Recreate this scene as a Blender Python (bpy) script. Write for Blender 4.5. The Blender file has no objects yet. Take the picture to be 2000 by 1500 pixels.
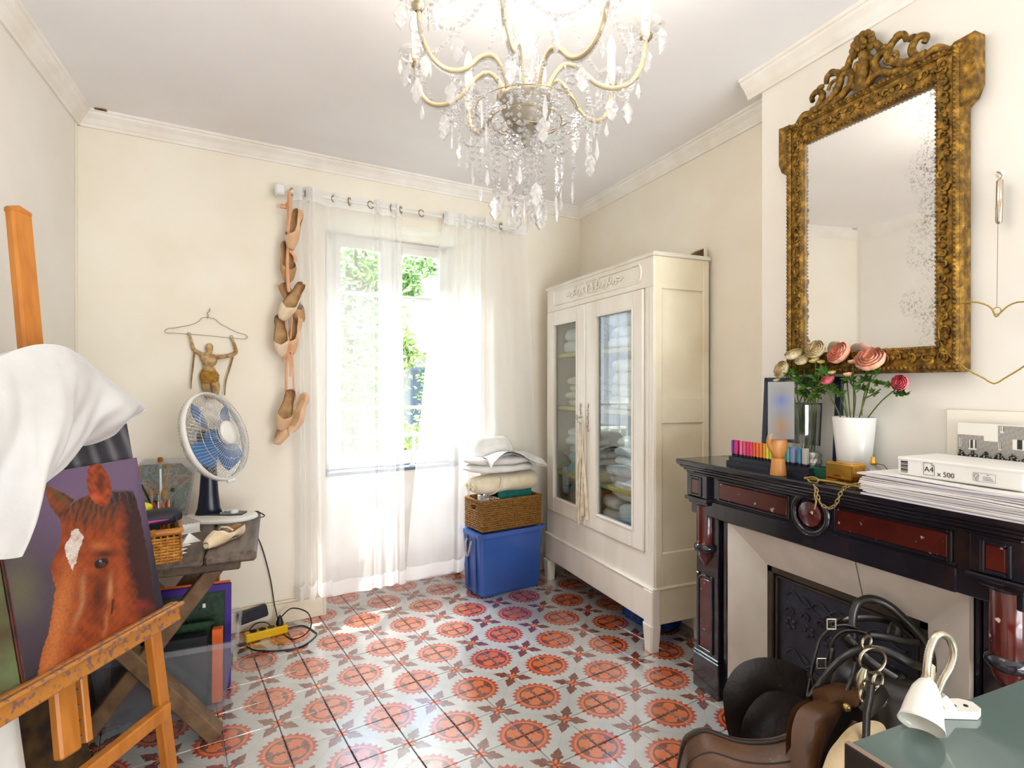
import bpy, bmesh, math, random
from mathutils import Vector, Matrix
R = math.radians
random.seed(7)
scene = bpy.context.scene
col = scene.collection

# ------------------------------------------------------------------ camera, world, sun, lights, exposure
CAMZ, FPX, YAW = 1.37, 1095.0, 23.0
cam_d = bpy.data.cameras.new('camera'); cam = bpy.data.objects.new('camera', cam_d); col.objects.link(cam)
cam.location = (0, 0, CAMZ); cam.rotation_euler = (R(90), 0, R(-YAW))
cam_d.sensor_width = 36.0; cam_d.lens = FPX / 2000 * 36.0; cam_d.clip_start = 0.02
scene.camera = cam
vs = scene.view_settings
vs.view_transform = 'Standard'; vs.look = 'None'; vs.gamma = 1.0; vs.use_curve_mapping = False
vs.exposure = 1.08
try:
    scene.cycles.max_bounces = 8; scene.cycles.diffuse_bounces = 4; scene.cycles.glossy_bounces = 4
    scene.cycles.transmission_bounces = 8; scene.cycles.transparent_max_bounces = 24
    scene.cycles.sample_clamp_indirect = 6.0
    scene.cycles.caustics_reflective = False; scene.cycles.caustics_refractive = False
except Exception:
    pass
wd = bpy.data.worlds.new('sky'); scene.world = wd; wd.use_nodes = True
wn = wd.node_tree; wn.nodes.clear()
w_out = wn.nodes.new('ShaderNodeOutputWorld'); w_bg = wn.nodes.new('ShaderNodeBackground')
w_tc = wn.nodes.new('ShaderNodeTexCoord'); w_sep = wn.nodes.new('ShaderNodeSeparateXYZ'); w_rmp = wn.nodes.new('ShaderNodeValToRGB')
wn.links.new(w_tc.outputs['Generated'], w_sep.inputs[0]); wn.links.new(w_sep.outputs['Z'], w_rmp.inputs[0])
w_rmp.color_ramp.elements[0].position = 0.0; w_rmp.color_ramp.elements[0].color = (0.80, 0.90, 1.0, 1)
w_rmp.color_ramp.elements[1].position = 0.55; w_rmp.color_ramp.elements[1].color = (0.36, 0.58, 1.0, 1)
wn.links.new(w_rmp.outputs[0], w_bg.inputs[0]); wn.links.new(w_bg.outputs[0], w_out.inputs[0])
w_bg.inputs[1].default_value = 1.5

sun_d = bpy.data.lights.new('sun', 'SUN'); sun = bpy.data.objects.new('sun', sun_d); col.objects.link(sun)
sun_d.energy = 7.0; sun_d.angle = R(0.6); sun_d.color = (1.0, 0.95, 0.86)
sun.location = (3, 8, 8)
sun.rotation_euler = Vector((-0.36, -0.50, -1.12)).to_track_quat('-Z', 'Y').to_euler()

def area_light(name, loc, target, sx, sy, power, color):
    d = bpy.data.lights.new(name, 'AREA'); d.shape = 'RECTANGLE'; d.size = sx; d.size_y = sy
    d.energy = power; d.color = color
    o = bpy.data.objects.new(name, d); col.objects.link(o); o.location = loc
    o.rotation_euler = (Vector(target) - Vector(loc)).to_track_quat('-Z', 'Y').to_euler()
    return o
# added fill lamp behind the camera, standing in for an unseen window
area_light('rear_fill_light', (1.1, -1.86, 1.35), (0.5, 2.0, 2.0), 1.9, 2.1, 88.0, (0.89, 0.955, 1.0))
# added lamp outside, out of view above the window, brightening recess and curtains
area_light('window_boost_light', (0.62, 5.5, 3.9), (0.72, 3.6, 1.2), 2.2, 1.4, 560.0, (0.91, 0.96, 1.0))

# ------------------------------------------------------------------ photo geometry helpers
CY, SY = math.cos(R(YAW)), math.sin(R(YAW))
def _k(u): return (u - 1000.0) / FPX
def W(u, v, d):
    k = _k(u); return Vector((d * (CY * k + SY), d * (-SY * k + CY), CAMZ - (v - 750.0) / FPX * d))
def onx(u, v, X): return W(u, v, X / (CY * _k(u) + SY))
def ony(u, v, Y): return W(u, v, Y / (-SY * _k(u) + CY))
def onz(u, v, Z): return W(u, v, (CAMZ - Z) * FPX / (v - 750.0))
BANG = 7.85
BO = Vector((0.2777, 3.5105, 0)); BX = Vector((math.cos(R(BANG)), math.sin(R(BANG)), 0)); BN = Vector((-BX.y, BX.x, 0))
def onb(u, v, off=0.0):
    k = _k(u); r = Vector((CY * k + SY, -SY * k + CY, 0))
    d = (BO + BN * off).dot(BN) / r.dot(BN)
    return W(u, v, d)
def bt(u, off=0.0): return (onb(u, 750, off) - BO).dot(BX)
def bz(u, v, off=0.0): return onb(u, v, off).z
def B(t, n, z): return BO + BX * t + BN * n + Vector((0, 0, z))

# ------------------------------------------------------------------ materials
def hx(s, a=1.0):
    s = s.lstrip('#'); o = []
    for i in (0, 2, 4):
        c = int(s[i:i + 2], 16) / 255.0
        o.append(c / 12.92 if c <= 0.04045 else ((c + 0.055) / 1.055) ** 2.4)
    return (o[0], o[1], o[2], a)
MATS = {}
def M(name, c1, rough=0.5, metal=0.0, c2=None, scale=8.0, bump=0.0, bscale=None, detail=4.0, stretch=None,
      trans=0.0, ior=1.45, coat=0.0, sheen=0.0, emit=None, estr=0.0, alpha=1.0, lo=0.35, hi=0.65, coords='Object', spec=None):
    m = bpy.data.materials.new(name); m.use_nodes = True; nt = m.node_tree; b = nt.nodes['Principled BSDF']
    c1 = hx(c1) if isinstance(c1, str) else c1
    b.inputs['Base Color'].default_value = c1; b.inputs['Roughness'].default_value = rough; b.inputs['Metallic'].default_value = metal
    b.inputs['Transmission Weight'].default_value = trans; b.inputs['IOR'].default_value = ior
    b.inputs['Coat Weight'].default_value = coat; b.inputs['Sheen Weight'].default_value = sheen; b.inputs['Alpha'].default_value = alpha
    if spec is not None: b.inputs['Specular IOR Level'].default_value = spec
    if emit is not None:
        b.inputs['Emission Color'].default_value = hx(emit) if isinstance(emit, str) else emit; b.inputs['Emission Strength'].default_value = estr
    if c2 is not None or bump:
        tc = nt.nodes.new('ShaderNodeTexCoord'); mp = nt.nodes.new('ShaderNodeMapping')
        nt.links.new(tc.outputs[coords], mp.inputs[0])
        if stretch: mp.inputs['Scale'].default_value = stretch
        if c2 is not None:
            c2 = hx(c2) if isinstance(c2, str) else c2
            nz = nt.nodes.new('ShaderNodeTexNoise'); nz.inputs['Scale'].default_value = scale; nz.inputs['Detail'].default_value = detail
            nt.links.new(mp.outputs[0], nz.inputs['Vector'])
            rp = nt.nodes.new('ShaderNodeValToRGB'); rp.color_ramp.elements[0].position = lo; rp.color_ramp.elements[1].position = hi
            rp.color_ramp.elements[0].color = c1; rp.color_ramp.elements[1].color = c2
            nt.links.new(nz.outputs[0], rp.inputs[0]); nt.links.new(rp.outputs[0], b.inputs['Base Color'])
        if bump:
            n2 = nt.nodes.new('ShaderNodeTexNoise'); n2.inputs['Scale'].default_value = bscale or scale * 2; n2.inputs['Detail'].default_value = detail
            nt.links.new(mp.outputs[0], n2.inputs['Vector'])
            bp = nt.nodes.new('ShaderNodeBump'); bp.inputs['Strength'].default_value = bump; bp.inputs['Distance'].default_value = 0.01
            nt.links.new(n2.outputs[0], bp.inputs['Height']); nt.links.new(bp.outputs[0], b.inputs['Normal'])
    MATS[name] = m
    return m
def glassy(name, tint=(1, 1, 1, 1), gloss=0.12, rough=0.02, body=None, body_w=0.0):
    """thin glass: mostly transparent plus a mirror-like coat (and, if asked, some white body)"""
    m = bpy.data.materials.new(name); m.use_nodes = True; nt = m.node_tree; nt.nodes.clear()
    o = nt.nodes.new('ShaderNodeOutputMaterial'); t = nt.nodes.new('ShaderNodeBsdfTransparent'); g = nt.nodes.new('ShaderNodeBsdfGlossy')
    t.inputs[0].default_value = tint; g.inputs['Roughness'].default_value = rough
    mx = nt.nodes.new('ShaderNodeMixShader'); lw = nt.nodes.new('ShaderNodeLayerWeight'); lw.inputs[0].default_value = 0.5
    pw = nt.nodes.new('ShaderNodeMath'); pw.operation = 'POWER'; nt.links.new(lw.outputs['Facing'], pw.inputs[0]); pw.inputs[1].default_value = 4.0
    ad = nt.nodes.new('ShaderNodeMath'); ad.operation = 'MULTIPLY_ADD'; ad.use_clamp = True
    nt.links.new(pw.outputs[0], ad.inputs[0]); ad.inputs[1].default_value = 0.7; ad.inputs[2].default_value = gloss
    nt.links.new(ad.outputs[0], mx.inputs[0]); nt.links.new(t.outputs[0], mx.inputs[1]); nt.links.new(g.outputs[0], mx.inputs[2])
    last = mx
    if body is not None:
        d = nt.nodes.new('ShaderNodeBsdfDiffuse'); d.inputs[0].default_value = body
        m2 = nt.nodes.new('ShaderNodeMixShader'); m2.inputs[0].default_value = body_w
        nt.links.new(mx.outputs[0], m2.inputs[1]); nt.links.new(d.outputs[0], m2.inputs[2]); last = m2
    nt.links.new(last.outputs[0], o.inputs[0]); MATS[name] = m
    return m

# ------------------------------------------------------------------ mesh builder
def frame(loc=(0, 0, 0), rz=0.0, rx=0.0, ry=0.0):
    return Matrix.Translation(Vector(loc)) @ Matrix.Rotation(R(rz), 4, 'Z') @ Matrix.Rotation(R(ry), 4, 'Y') @ Matrix.Rotation(R(rx), 4, 'X')
def axes(o, x, y, z):
    m = Matrix.Identity(4)
    for i, a in enumerate((x, y, z)):
        for j in range(3): m[j][i] = a[j]
    for j in range(3): m[j][3] = o[j]
    return m
WM = {}
class MB:
    def __init__(s, T=None): s.v = []; s.f = []; s.sm = []; s.mi = []; s.T = T; s.uv = None; s.cur = 0
    def add(s, vs, fs, smooth=False, T=None):
        b = len(s.v)
        Ts = [t for t in (T, s.T) if t is not None]
        for p in vs:
            p = Vector(p)
            for t in Ts: p = t @ p
            s.v.append(p)
        for f in fs: s.f.append([b + i for i in f]); s.sm.append(smooth); s.mi.append(s.cur)
        return s
    def box(s, c, d, bev=0.0, T=None):
        x, y, z = d[0] / 2, d[1] / 2, d[2] / 2; c = Vector(c)
        if bev <= 0:
            v = [c + Vector((a * x, b * y, e * z)) for e in (-1, 1) for a, b in ((-1, -1), (1, -1), (1, 1), (-1, 1))]
            return s.add(v, [(3, 2, 1, 0), (4, 5, 6, 7), (0, 1, 5, 4), (1, 2, 6, 5), (2, 3, 7, 6), (3, 0, 4, 7)], False, T)
        bev = min(bev, x * .98, y * .98, z * .98); v = []; idx = {}
        for a in (-1, 1):
            for b in (-1, 1):
                for e in (-1, 1):
                    for ax in range(3):
                        q = [a * (x - bev), b * (y - bev), e * (z - bev)]
                        q[ax] += (a, b, e)[ax] * bev; idx[(a, b, e, ax)] = len(v); v.append(c + Vector(q))
        f = []
        for sg in (-1, 1):
            f.append([idx[(sg, b, e, 0)] for b, e in ((-1, -1), (1, -1), (1, 1), (-1, 1))][::sg])
            f.append([idx[(a, sg, e, 1)] for a, e in ((-1, -1), (-1, 1), (1, 1), (1, -1))][::sg])
            f.append([idx[(a, b, sg, 2)] for a, b in ((-1, -1), (1, -1), (1, 1), (-1, 1))][::sg])
        for a in (-1, 1):
            for b in (-1, 1):
                f.append([idx[(a, b, -1, 0)], idx[(a, b, -1, 1)], idx[(a, b, 1, 1)], idx[(a, b, 1, 0)]][::a * b])
                f.append([idx[(a, -1, b, 2)], idx[(a, -1, b, 0)], idx[(a, 1, b, 0)], idx[(a, 1, b, 2)]][::a * b])
                f.append([idx[(-1, a, b, 1)], idx[(-1, a, b, 2)], idx[(1, a, b, 2)], idx[(1, a, b, 1)]][::a * b])
                for e in (-1, 1): f.append([idx[(a, b, e, k)] for k in range(3)][::a * b * e])
        return s.add(v, f, False, T)
    def span(s, lo, hi, bev=0.0, T=None):
        return s.box([(a + b) / 2 for a, b in zip(lo, hi)], [abs(b - a) for a, b in zip(lo, hi)], bev, T)
    def bar(s, p0, p1, w, h, up=(0, 0, 1), bev=0.0, T=None):
        p0, p1 = Vector(p0), Vector(p1); y = (p1 - p0); L = y.length; y.normalize(); up = Vector(up)
        x = y.cross(up)
        if x.length < 1e-5: x = y.cross(Vector((1, 0, 0)))
        x.normalize(); z = x.cross(y)
        A = axes((p0 + p1) / 2, x, y, z)
        return s.box((0, 0, 0), (w, L, h), bev, A if T is None else T @ A)
    def tube(s, pts, r, seg=8, closed=False, caps=True, T=None, flat=None, smooth=True):
        pts = [Vector(p) for p in pts]; n = len(pts); rr = r if isinstance(r, (list, tuple)) else [r] * n
        v = []; f = []; prev = None
        for i, p in enumerate(pts):
            if closed: t = pts[(i + 1) % n] - pts[i - 1]
            else: t = pts[min(i + 1, n - 1)] - pts[max(i - 1, 0)]
            if t.length < 1e-9: t = Vector((0, 0, 1))
            t.normalize()
            if prev is None:
                a = t.cross(Vector((0, 0, 1)))
                if a.length < 1e-3: a = t.cross(Vector((1, 0, 0)))
            else: a = prev - t * prev.dot(t)
            if a.length < 1e-6: a = t.orthogonal()
            a.normalize(); prev = a; b = t.cross(a)
            fl = flat or 1.0
            for k in range(seg):
                an = 2 * math.pi * k / seg; v.append(p + (a * math.cos(an) * fl + b * math.sin(an)) * rr[i])
        for i in range(n if closed else n - 1):
            j = (i + 1) % n
            for k in range(seg): f.append((i * seg + k, i * seg + (k + 1) % seg, j * seg + (k + 1) % seg, j * seg + k))
        s.add(v, f, smooth, T)
        if caps and not closed:
            s.add(v[:seg], [tuple(range(seg))[::-1]], False, T); s.add(v[-seg:], [tuple(range(seg))], False, T)
        return s
    def cyl(s, p0, p1, r0, r1=None, seg=16, T=None, caps=True, smooth=True):
        return s.tube([p0, p1], [r0, r0 if r1 is None else r1], seg, False, caps, T, None, smooth)
    def lathe(s, prof, seg=24, c=(0, 0, 0), T=None, smooth=True, arc=None, xs=1.0, ys=1.0):
        c = Vector(c); v = []; f = []; n = len(prof); full = arc is None
        m = seg if full else seg + 1
        for r, z in prof:
            for k in range(m):
                an = (2 * math.pi * k / seg) if full else arc[0] + (arc[1] - arc[0]) * k / seg
                v.append(c + Vector((r * math.cos(an) * xs, r * math.sin(an) * ys, z)))
        for i in range(n - 1):
            for k in range(seg if full else seg):
                k2 = (k + 1) % m if full else k + 1
                f.append((i * m + k, i * m + k2, (i + 1) * m + k2, (i + 1) * m + k))
        return s.add(v, f, smooth, T)
    def ball(s, c, r, seg=12, rings=8, T=None, smooth=True):
        r = r if isinstance(r, (list, tuple)) else (r, r, r); c = Vector(c); v = [c + Vector((0, 0, -r[2]))]; f = []
        for i in range(1, rings):
            ph = -math.pi / 2 + math.pi * i / rings
            for k in range(seg):
                an = 2 * math.pi * k / seg
                v.append(c + Vector((r[0] * math.cos(ph) * math.cos(an), r[1] * math.cos(ph) * math.sin(an), r[2] * math.sin(ph))))
        v.append(c + Vector((0, 0, r[2]))); top = len(v) - 1
        for k in range(seg):
            f.append((0, 1 + (k + 1) % seg, 1 + k)); b = 1 + (rings - 2) * seg; f.append((b + k, b + (k + 1) % seg, top))
        for i in range(rings - 2):
            for k in range(seg): f.append((1 + i * seg + k, 1 + i * seg + (k + 1) % seg, 1 + (i + 1) * seg + (k + 1) % seg, 1 + (i + 1) * seg + k))
        return s.add(v, f, smooth, T)
    def prism(s, poly, z0, z1, T=None, smooth=False):
        n = len(poly); v = [(x, y, z0) for x, y in poly] + [(x, y, z1) for x, y in poly]
        f = [tuple(range(n))[::-1], tuple(range(n, 2 * n))] + [(i, (i + 1) % n, n + (i + 1) % n, n + i) for i in range(n)]
        return s.add(v, f, smooth, T)
    def loft(s, loops, caps=True, smooth=True, T=None):
        n = len(loops[0]); v = [p for l in loops for p in l]; f = []
        for i in range(len(loops) - 1):
            for k in range(n): f.append((i * n + k, i * n + (k + 1) % n, (i + 1) * n + (k + 1) % n, (i + 1) * n + k))
        if caps: f.append(tuple(range(n))[::-1]); f.append(tuple(range((len(loops) - 1) * n, len(loops) * n)))
        return s.add(v, f, smooth, T)
    def grid(s, fn, nu, nv, smooth=True, T=None):
        v = [fn(i / nu, j / nv) for j in range(nv + 1) for i in range(nu + 1)]
        f = [(j * (nu + 1) + i, j * (nu + 1) + i + 1, (j + 1) * (nu + 1) + i + 1, (j + 1) * (nu + 1) + i) for j in range(nv) for i in range(nu)]
        return s.add(v, f, smooth, T)
    def mesh(s, name, mats, inv=None):
        me = bpy.data.meshes.new(name)
        vv = [(inv @ p) if inv is not None else p for p in s.v]
        me.from_pydata([tuple(p) for p in vv], [], s.f)
        for m in (mats if isinstance(mats, (list, tuple)) else [mats]): me.materials.append(m)
        me.polygons.foreach_set('use_smooth', s.sm); me.polygons.foreach_set('material_index', s.mi)
        me.update()
        return me
    def build(s, name, mats, parent=None, local=False, loc=None):
        """verts are world coordinates unless local; the object is parented under `parent` (an Empty or a mesh)"""
        if parent is not None: inv = None if local else WM[parent.name].inverted()
        else: inv = Matrix.Translation(-Vector(loc)) if loc is not None else None
        o = bpy.data.objects.new(name, s.mesh(name, mats, inv)); col.objects.link(o)
        if parent is not None: o.parent = parent; WM[o.name] = WM[parent.name].copy()
        else:
            if loc is not None: o.location = loc
            WM[o.name] = Matrix.Translation(Vector(loc)) if loc is not None else Matrix.Identity(4)
        return o
def tag(o, label=None, cat=None, group=None, kind=None):
    if label: o['label'] = label
    if cat: o['category'] = cat
    if group: o['group'] = group
    if kind: o['kind'] = kind
    return o
def thing(name, label, cat, loc=(0, 0, 0), rz=0.0, group=None, rx=0.0, ry=0.0):
    o = bpy.data.objects.new(name, None); col.objects.link(o); o.empty_display_size = 0.05
    o.matrix_world = frame(loc, rz, rx, ry); WM[o.name] = frame(loc, rz, rx, ry)
    return tag(o, label, cat, group)
def struct(name, mb, mat, label=None):
    o = mb.build(name, mat); o['kind'] = 'structure'
    if label: o['label'] = label
    return o
def copy_tree(o, parent=None):
    c = o.copy(); col.objects.link(c); c.parent = parent
    for ch in [x for x in col.objects if x.parent == o]: copy_tree(ch, c)
    return c
def smoothpath(pts, n=6, closed=False):
    """Catmull-Rom through the points"""
    pts = [Vector(p) for p in pts]; o = []; m = len(pts)
    for i in range(m if closed else m - 1):
        p0 = pts[(i - 1) % m] if closed or i > 0 else pts[0]; p1 = pts[i]; p2 = pts[(i + 1) % m]
        p3 = pts[(i + 2) % m] if closed or i + 2 < m else pts[-1]
        for k in range(n):
            t = k / n
            o.append(0.5 * ((2 * p1) + (-p0 + p2) * t + (2 * p0 - 5 * p1 + 4 * p2 - p3) * t * t + (-p0 + 3 * p1 - 3 * p2 + p3) * t ** 3))
    if not closed: o.append(pts[-1])
    return o
def text_mesh(body, size, T, name='txt'):
    """flat lettering as mesh data (verts, faces) placed by matrix T"""
    cu = bpy.data.curves.new(name, 'FONT'); cu.body = body; cu.size = size; cu.align_x = 'CENTER'; cu.align_y = 'CENTER'; cu.extrude = 0.0002
    ob = bpy.data.objects.new(name, cu); col.objects.link(ob)
    dg = bpy.context.evaluated_depsgraph_get(); me = bpy.data.meshes.new_from_object(ob.evaluated_get(dg))
    v = [T @ p.co for p in me.vertices]; f = [list(p.vertices) for p in me.polygons]
    bpy.data.objects.remove(ob); bpy.data.curves.remove(cu); bpy.data.meshes.remove(me)
    return v, f
# ------------------------------------------------------------------ the room
XL, XR, XBR, YBR, YR, ZC = -0.882, 2.17, 1.95, 1.82, -1.9, 2.71
m_wall = M('cream_plaster', '#f2ebdc', 0.85, c2='#eee5d3', scale=3.0, bump=0.12, bscale=9.0)
m_white_wall = M('white_plaster', '#f0ece4', 0.85, c2='#ece6dc', scale=2.5, bump=0.12, bscale=10.0)
m_ceil = M('ceiling_paint', '#f5f4f4', 0.9, c2='#efeded', scale=1.5, bump=0.03, bscale=6)
m_trim = M('white_trim_paint', '#f3f0ea', 0.6, c2='#e9e2d6', scale=6)
m_cream_trim = M('cream_trim_paint', '#efe4cf', 0.55, c2='#e6d9c0', scale=5)
m_grout = M('dark_grout', '#4a4036', 0.9, c2='#b9b2a4', scale=3, lo=.52, hi=.64)

class NB:
    """small node-math helper"""
    def __init__(s, m): s.m = m; s.nt = m.node_tree; s.n = s.nt.nodes; s.l = s.nt.links
    def lk(s, a, b):
        if isinstance(a, (int, float)): b.default_value = a
        else: s.l.new(a, b)
    def op(s, o, a, b=0.0, c=0.0, clamp=False):
        n = s.n.new('ShaderNodeMath'); n.operation = o; n.use_clamp = clamp
        s.lk(a, n.inputs[0]); s.lk(b, n.inputs[1]); s.lk(c, n.inputs[2]); return n.outputs[0]
    def lt(s, a, b, soft=0.0):
        if not soft: return s.op('LESS_THAN', a, b)
        return s.op('MULTIPLY_ADD', s.op('SUBTRACT', b, a), 1.0 / soft, 0.5, True)
    def mix(s, f, a, b):
        n = s.n.new('ShaderNodeMix'); n.data_type = 'RGBA'; s.lk(f, n.inputs[0])
        for v, i in ((a, 6), (b, 7)):
            if isinstance(v, (tuple, list)): n.inputs[i].default_value = v
            else: s.l.new(v, n.inputs[i])
        return n.outputs[2]
    def noise(s, scale, vec=None, detail=3.0, rough=0.5):
        n = s.n.new('ShaderNodeTexNoise'); n.inputs['Scale'].default_value = scale; n.inputs['Detail'].default_value = detail; n.inputs['Roughness'].default_value = rough
        if vec is not None: s.l.new(vec, n.inputs['Vector'])
        return n.outputs[0]
    def ramp(s, f, stops, interp='LINEAR'):
        n = s.n.new('ShaderNodeValToRGB'); e = n.color_ramp; e.interpolation = interp
        while len(e.elements) < len(stops): e.elements.new(0.5)
        for el, (p, c) in zip(e.elements, stops):
            el.position = p; el.color = (c, c, c, 1) if isinstance(c, (int, float)) else (hx(c) if isinstance(c, str) else c)
        s.lk(f, n.inputs[0]); return n.outputs[0]
    def coord(s, which='Object'):
        return s.n.new('ShaderNodeTexCoord').outputs[which]
    def xyz(s, vec):
        n = s.n.new('ShaderNodeSeparateXYZ'); s.l.new(vec, n.inputs[0]); return n.outputs
def newmat(name, rough=0.5, **kw):
    m = M(name, '#808080', rough, **kw); return m, NB(m), m.node_tree.nodes['Principled BSDF']

def tile_material():
    m, q, b = newmat('cement_tile', 0.16)
    uvn = q.coord('UV'); u, v, _ = q.xyz(uvn)
    a = q.op('MAXIMUM', u, v); c = q.op('MINIMUM', u, v)
    dx = q.op('SUBTRACT', 1.0, a)
    r = q.op('SQRT', q.op('ADD', q.op('MULTIPLY', dx, dx), q.op('MULTIPLY', c, c)))
    th = q.op('ARCTAN2', c, dx)                               # 0 .. pi/2
    tri = q.op('ABSOLUTE', q.op('MULTIPLY_ADD', q.op('FRACT', q.op('MULTIPLY', th, 24 / (2 * math.pi))), 2.0, -1.0))
    rout = q.op('MULTIPLY_ADD', tri, 0.085, 0.47)
    dth = q.op('ABSOLUTE', q.op('SUBTRACT', th, math.pi / 4))
    rip = q.op('MULTIPLY', q.op('SINE', q.op('MULTIPLY', r, 62.0)), 0.11)
    wid = q.op('ADD', q.ramp(r, [(0.03, 0.05), (0.09, 0.42), (0.2, 0.62), (0.27, 0.58), (0.345, 0.16), (0.37, 0.0)]), rip)
    rr2 = q.op('ADD', r, q.op('MULTIPLY', q.op('SINE', q.op('MULTIPLY', th, 20.0)), 0.012))
    leaf = q.op('MULTIPLY', q.lt(dth, wid, 0.03), q.lt(rr2, 0.36, 0.01))
    grey, red, ora, mar, leafc = hx('#b3b3ae'), hx('#a9321b'), hx('#cf6433'), hx('#6d2a22'), hx('#c9602b')
    sun = q.mix(q.lt(r, 0.445, 0.012), red, ora)
    sun = q.mix(q.lt(r, 0.39, 0.012), sun, mar)
    sun = q.mix(leaf, sun, leafc)
    # star: fold on the anti-diagonal
    s1 = q.op('GREATER_THAN', q.op('ADD', u, v), 1.0)
    uf = q.op('ABSOLUTE', q.op('SUBTRACT', s1, u)); vf = q.op('ABSOLUTE', q.op('SUBTRACT', s1, v))
    p = q.op('MULTIPLY', q.op('ADD', uf, vf), 0.70711); w = q.op('MULTIPLY', q.op('ABSOLUTE', q.op('SUBTRACT', uf, vf)), 0.70711)
    f = q.ramp(p, [(0.0, 0.02), (0.11, 0.075), (0.15, 0.06), (0.2, 0.115), (0.26, 0.125), (0.29, 0.075), (0.33, 0.085), (0.39, 0.05), (0.48, 0.0)])
    star = q.lt(w, f, 0.008)
    f2 = q.ramp(p, [(0.0, 0.055), (0.07, 0.032), (0.17, 0.0)])
    c0 = q.mix(star, grey, hx('#6b2822')); c0 = q.mix(q.lt(w, f2, 0.006), c0, ora)
    base = q.mix(q.lt(r, rout, 0.01), c0, sun)
    ob = q.coord('Object')
    n1 = q.noise(14.0, ob, 5.0); n2 = q.noise(90.0, ob, 3.0)
    base = q.mix(q.op('MULTIPLY', q.ramp(n1, [(0.4, 0.0), (0.75, 1.0)]), 0.22), base, hx('#8d8478'))
    base = q.mix(q.op('MULTIPLY', q.ramp(n2, [(0.64, 0.0), (0.72, 1.0)]), 0.35), base, hx('#cfc9bf'))
    oi = q.n.new('ShaderNodeObjectInfo')
    hs = q.n.new('ShaderNodeHueSaturation'); q.l.new(base, hs.inputs['Color'])
    q.l.new(q.op('MULTIPLY_ADD', oi.outputs['Random'], 0.14, 0.93), hs.inputs['Value'])
    q.l.new(hs.outputs[0], b.inputs['Base Color'])
    q.l.new(q.ramp(n1, [(0.3, 0.12), (0.8, 0.3)]), b.inputs['Roughness'])
    b.inputs['Specular IOR Level'].default_value = 0.6
    b.inputs['Coat Weight'].default_value = 1.0; b.inputs['Coat IOR'].default_value = 2.25; b.inputs['Coat Roughness'].default_value = 0.13
    return m
m_tile = tile_material()

# floor slab with tiles as its pieces
fl = MB(); fl.span((XL - 0.1, YR - 0.1, -0.12), (XR + 0.1, 4.3, -0.004))
floor = struct('floor', fl, m_grout, 'grey cement tile floor with red sun and star pattern')
TS, TROT, TO = 0.1991, 9.513, Vector((0.7028, 1.9608, 0))
def tile_mesh(flip):
    h = TS / 2 - 0.0014; bv = 0.0018
    v = [(-h, -h, -0.006), (h, -h, -0.006), (h, h, -0.006), (-h, h, -0.006)]
    v += [(-h, -h, -bv), (h, -h, -bv), (h, h, -bv), (-h, h, -bv)]
    g = h - bv; v += [(-g, -g, 0), (g, -g, 0), (g, g, 0), (-g, g, 0)]
    f = [(8, 9, 10, 11)] + [(a, (a + 1) % 4, (a + 1) % 4 + 4, a + 4) for a in range(4)] + [(a + 4, (a + 1) % 4 + 4, (a + 1) % 4 + 8, a + 8) for a in range(4)]
    return v, f
def uv_apply(me, fn):
    lay = me.uv_layers.new(name='UVMap')
    for lp in me.loops: lay.data[lp.index].uv = fn(me.vertices[lp.vertex_index].co, lp.index)
tmesh = []
for flip in (0, 1):
    v, f = tile_mesh(flip); me = bpy.data.meshes.new('tile'); me.from_pydata(v, [], f); me.materials.append(m_tile)
    uv_apply(me, lambda co, li, fl_=flip: ((0.5 - co.x / TS) if fl_ else (0.5 + co.x / TS), 0.5 + co.y / TS)); tmesh.append(me)
TM = frame(TO, TROT)
inside = lambda p: XL - 0.13 < p.x < XR + 0.05 and YR - 0.05 < p.y < (BO + BN * 0.27).dot(BN) / BN.y - p.x * BN.x / BN.y + 0.13
rng = random.Random(3); rest = []; ntile = 0
for i in range(-16, 14):
    for j in range(-22, 12):
        lc = Vector(((i + 0.5) * TS, (j + 0.5) * TS, 0)); p = TM @ lc
        if not inside(p): continue
        d = SY * p.x + CY * p.y; rt = CY * p.x - SY * p.y
        flip = (i + j) % 2
        if d > 1.85 and abs(rt / d) < 1.02 and p.x < XR and p.y > 0.6:
            o = bpy.data.objects.new('tile', tmesh[flip]); col.objects.link(o); o.parent = floor
            o.matrix_local = frame((p.x, p.y, rng.uniform(-0.0004, 0.0005)), TROT + rng.uniform(-.25, .25), rng.uniform(-.08, .08), rng.uniform(-.08, .08)); ntile += 1
        else: rest.append((p, flip))
mb = MB(); fl_ = []
for p, flip in rest:
    v, f = tile_mesh(0); mb.add(v, f, False, frame(p, TROT)); fl_.append(flip)
me = mb.mesh('tile_field', m_tile); inv = frame(TO, TROT).inverted()
nv = 12
lay = me.uv_layers.new(name='UVMap')
base_c = [p for p, _ in rest]; invr = Matrix.Rotation(R(-TROT), 4, 'Z')
for lp in me.loops:
    k = lp.vertex_index // nv; q_ = invr @ (me.vertices[lp.vertex_index].co - base_c[k])
    lay.data[lp.index].uv = ((0.5 - q_.x / TS) if fl_[k] else (0.5 + q_.x / TS), 0.5 + q_.y / TS)
tf = bpy.data.objects.new('tile_field', me); col.objects.link(tf); tf.parent = floor; tf['kind'] = 'stuff'

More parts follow.
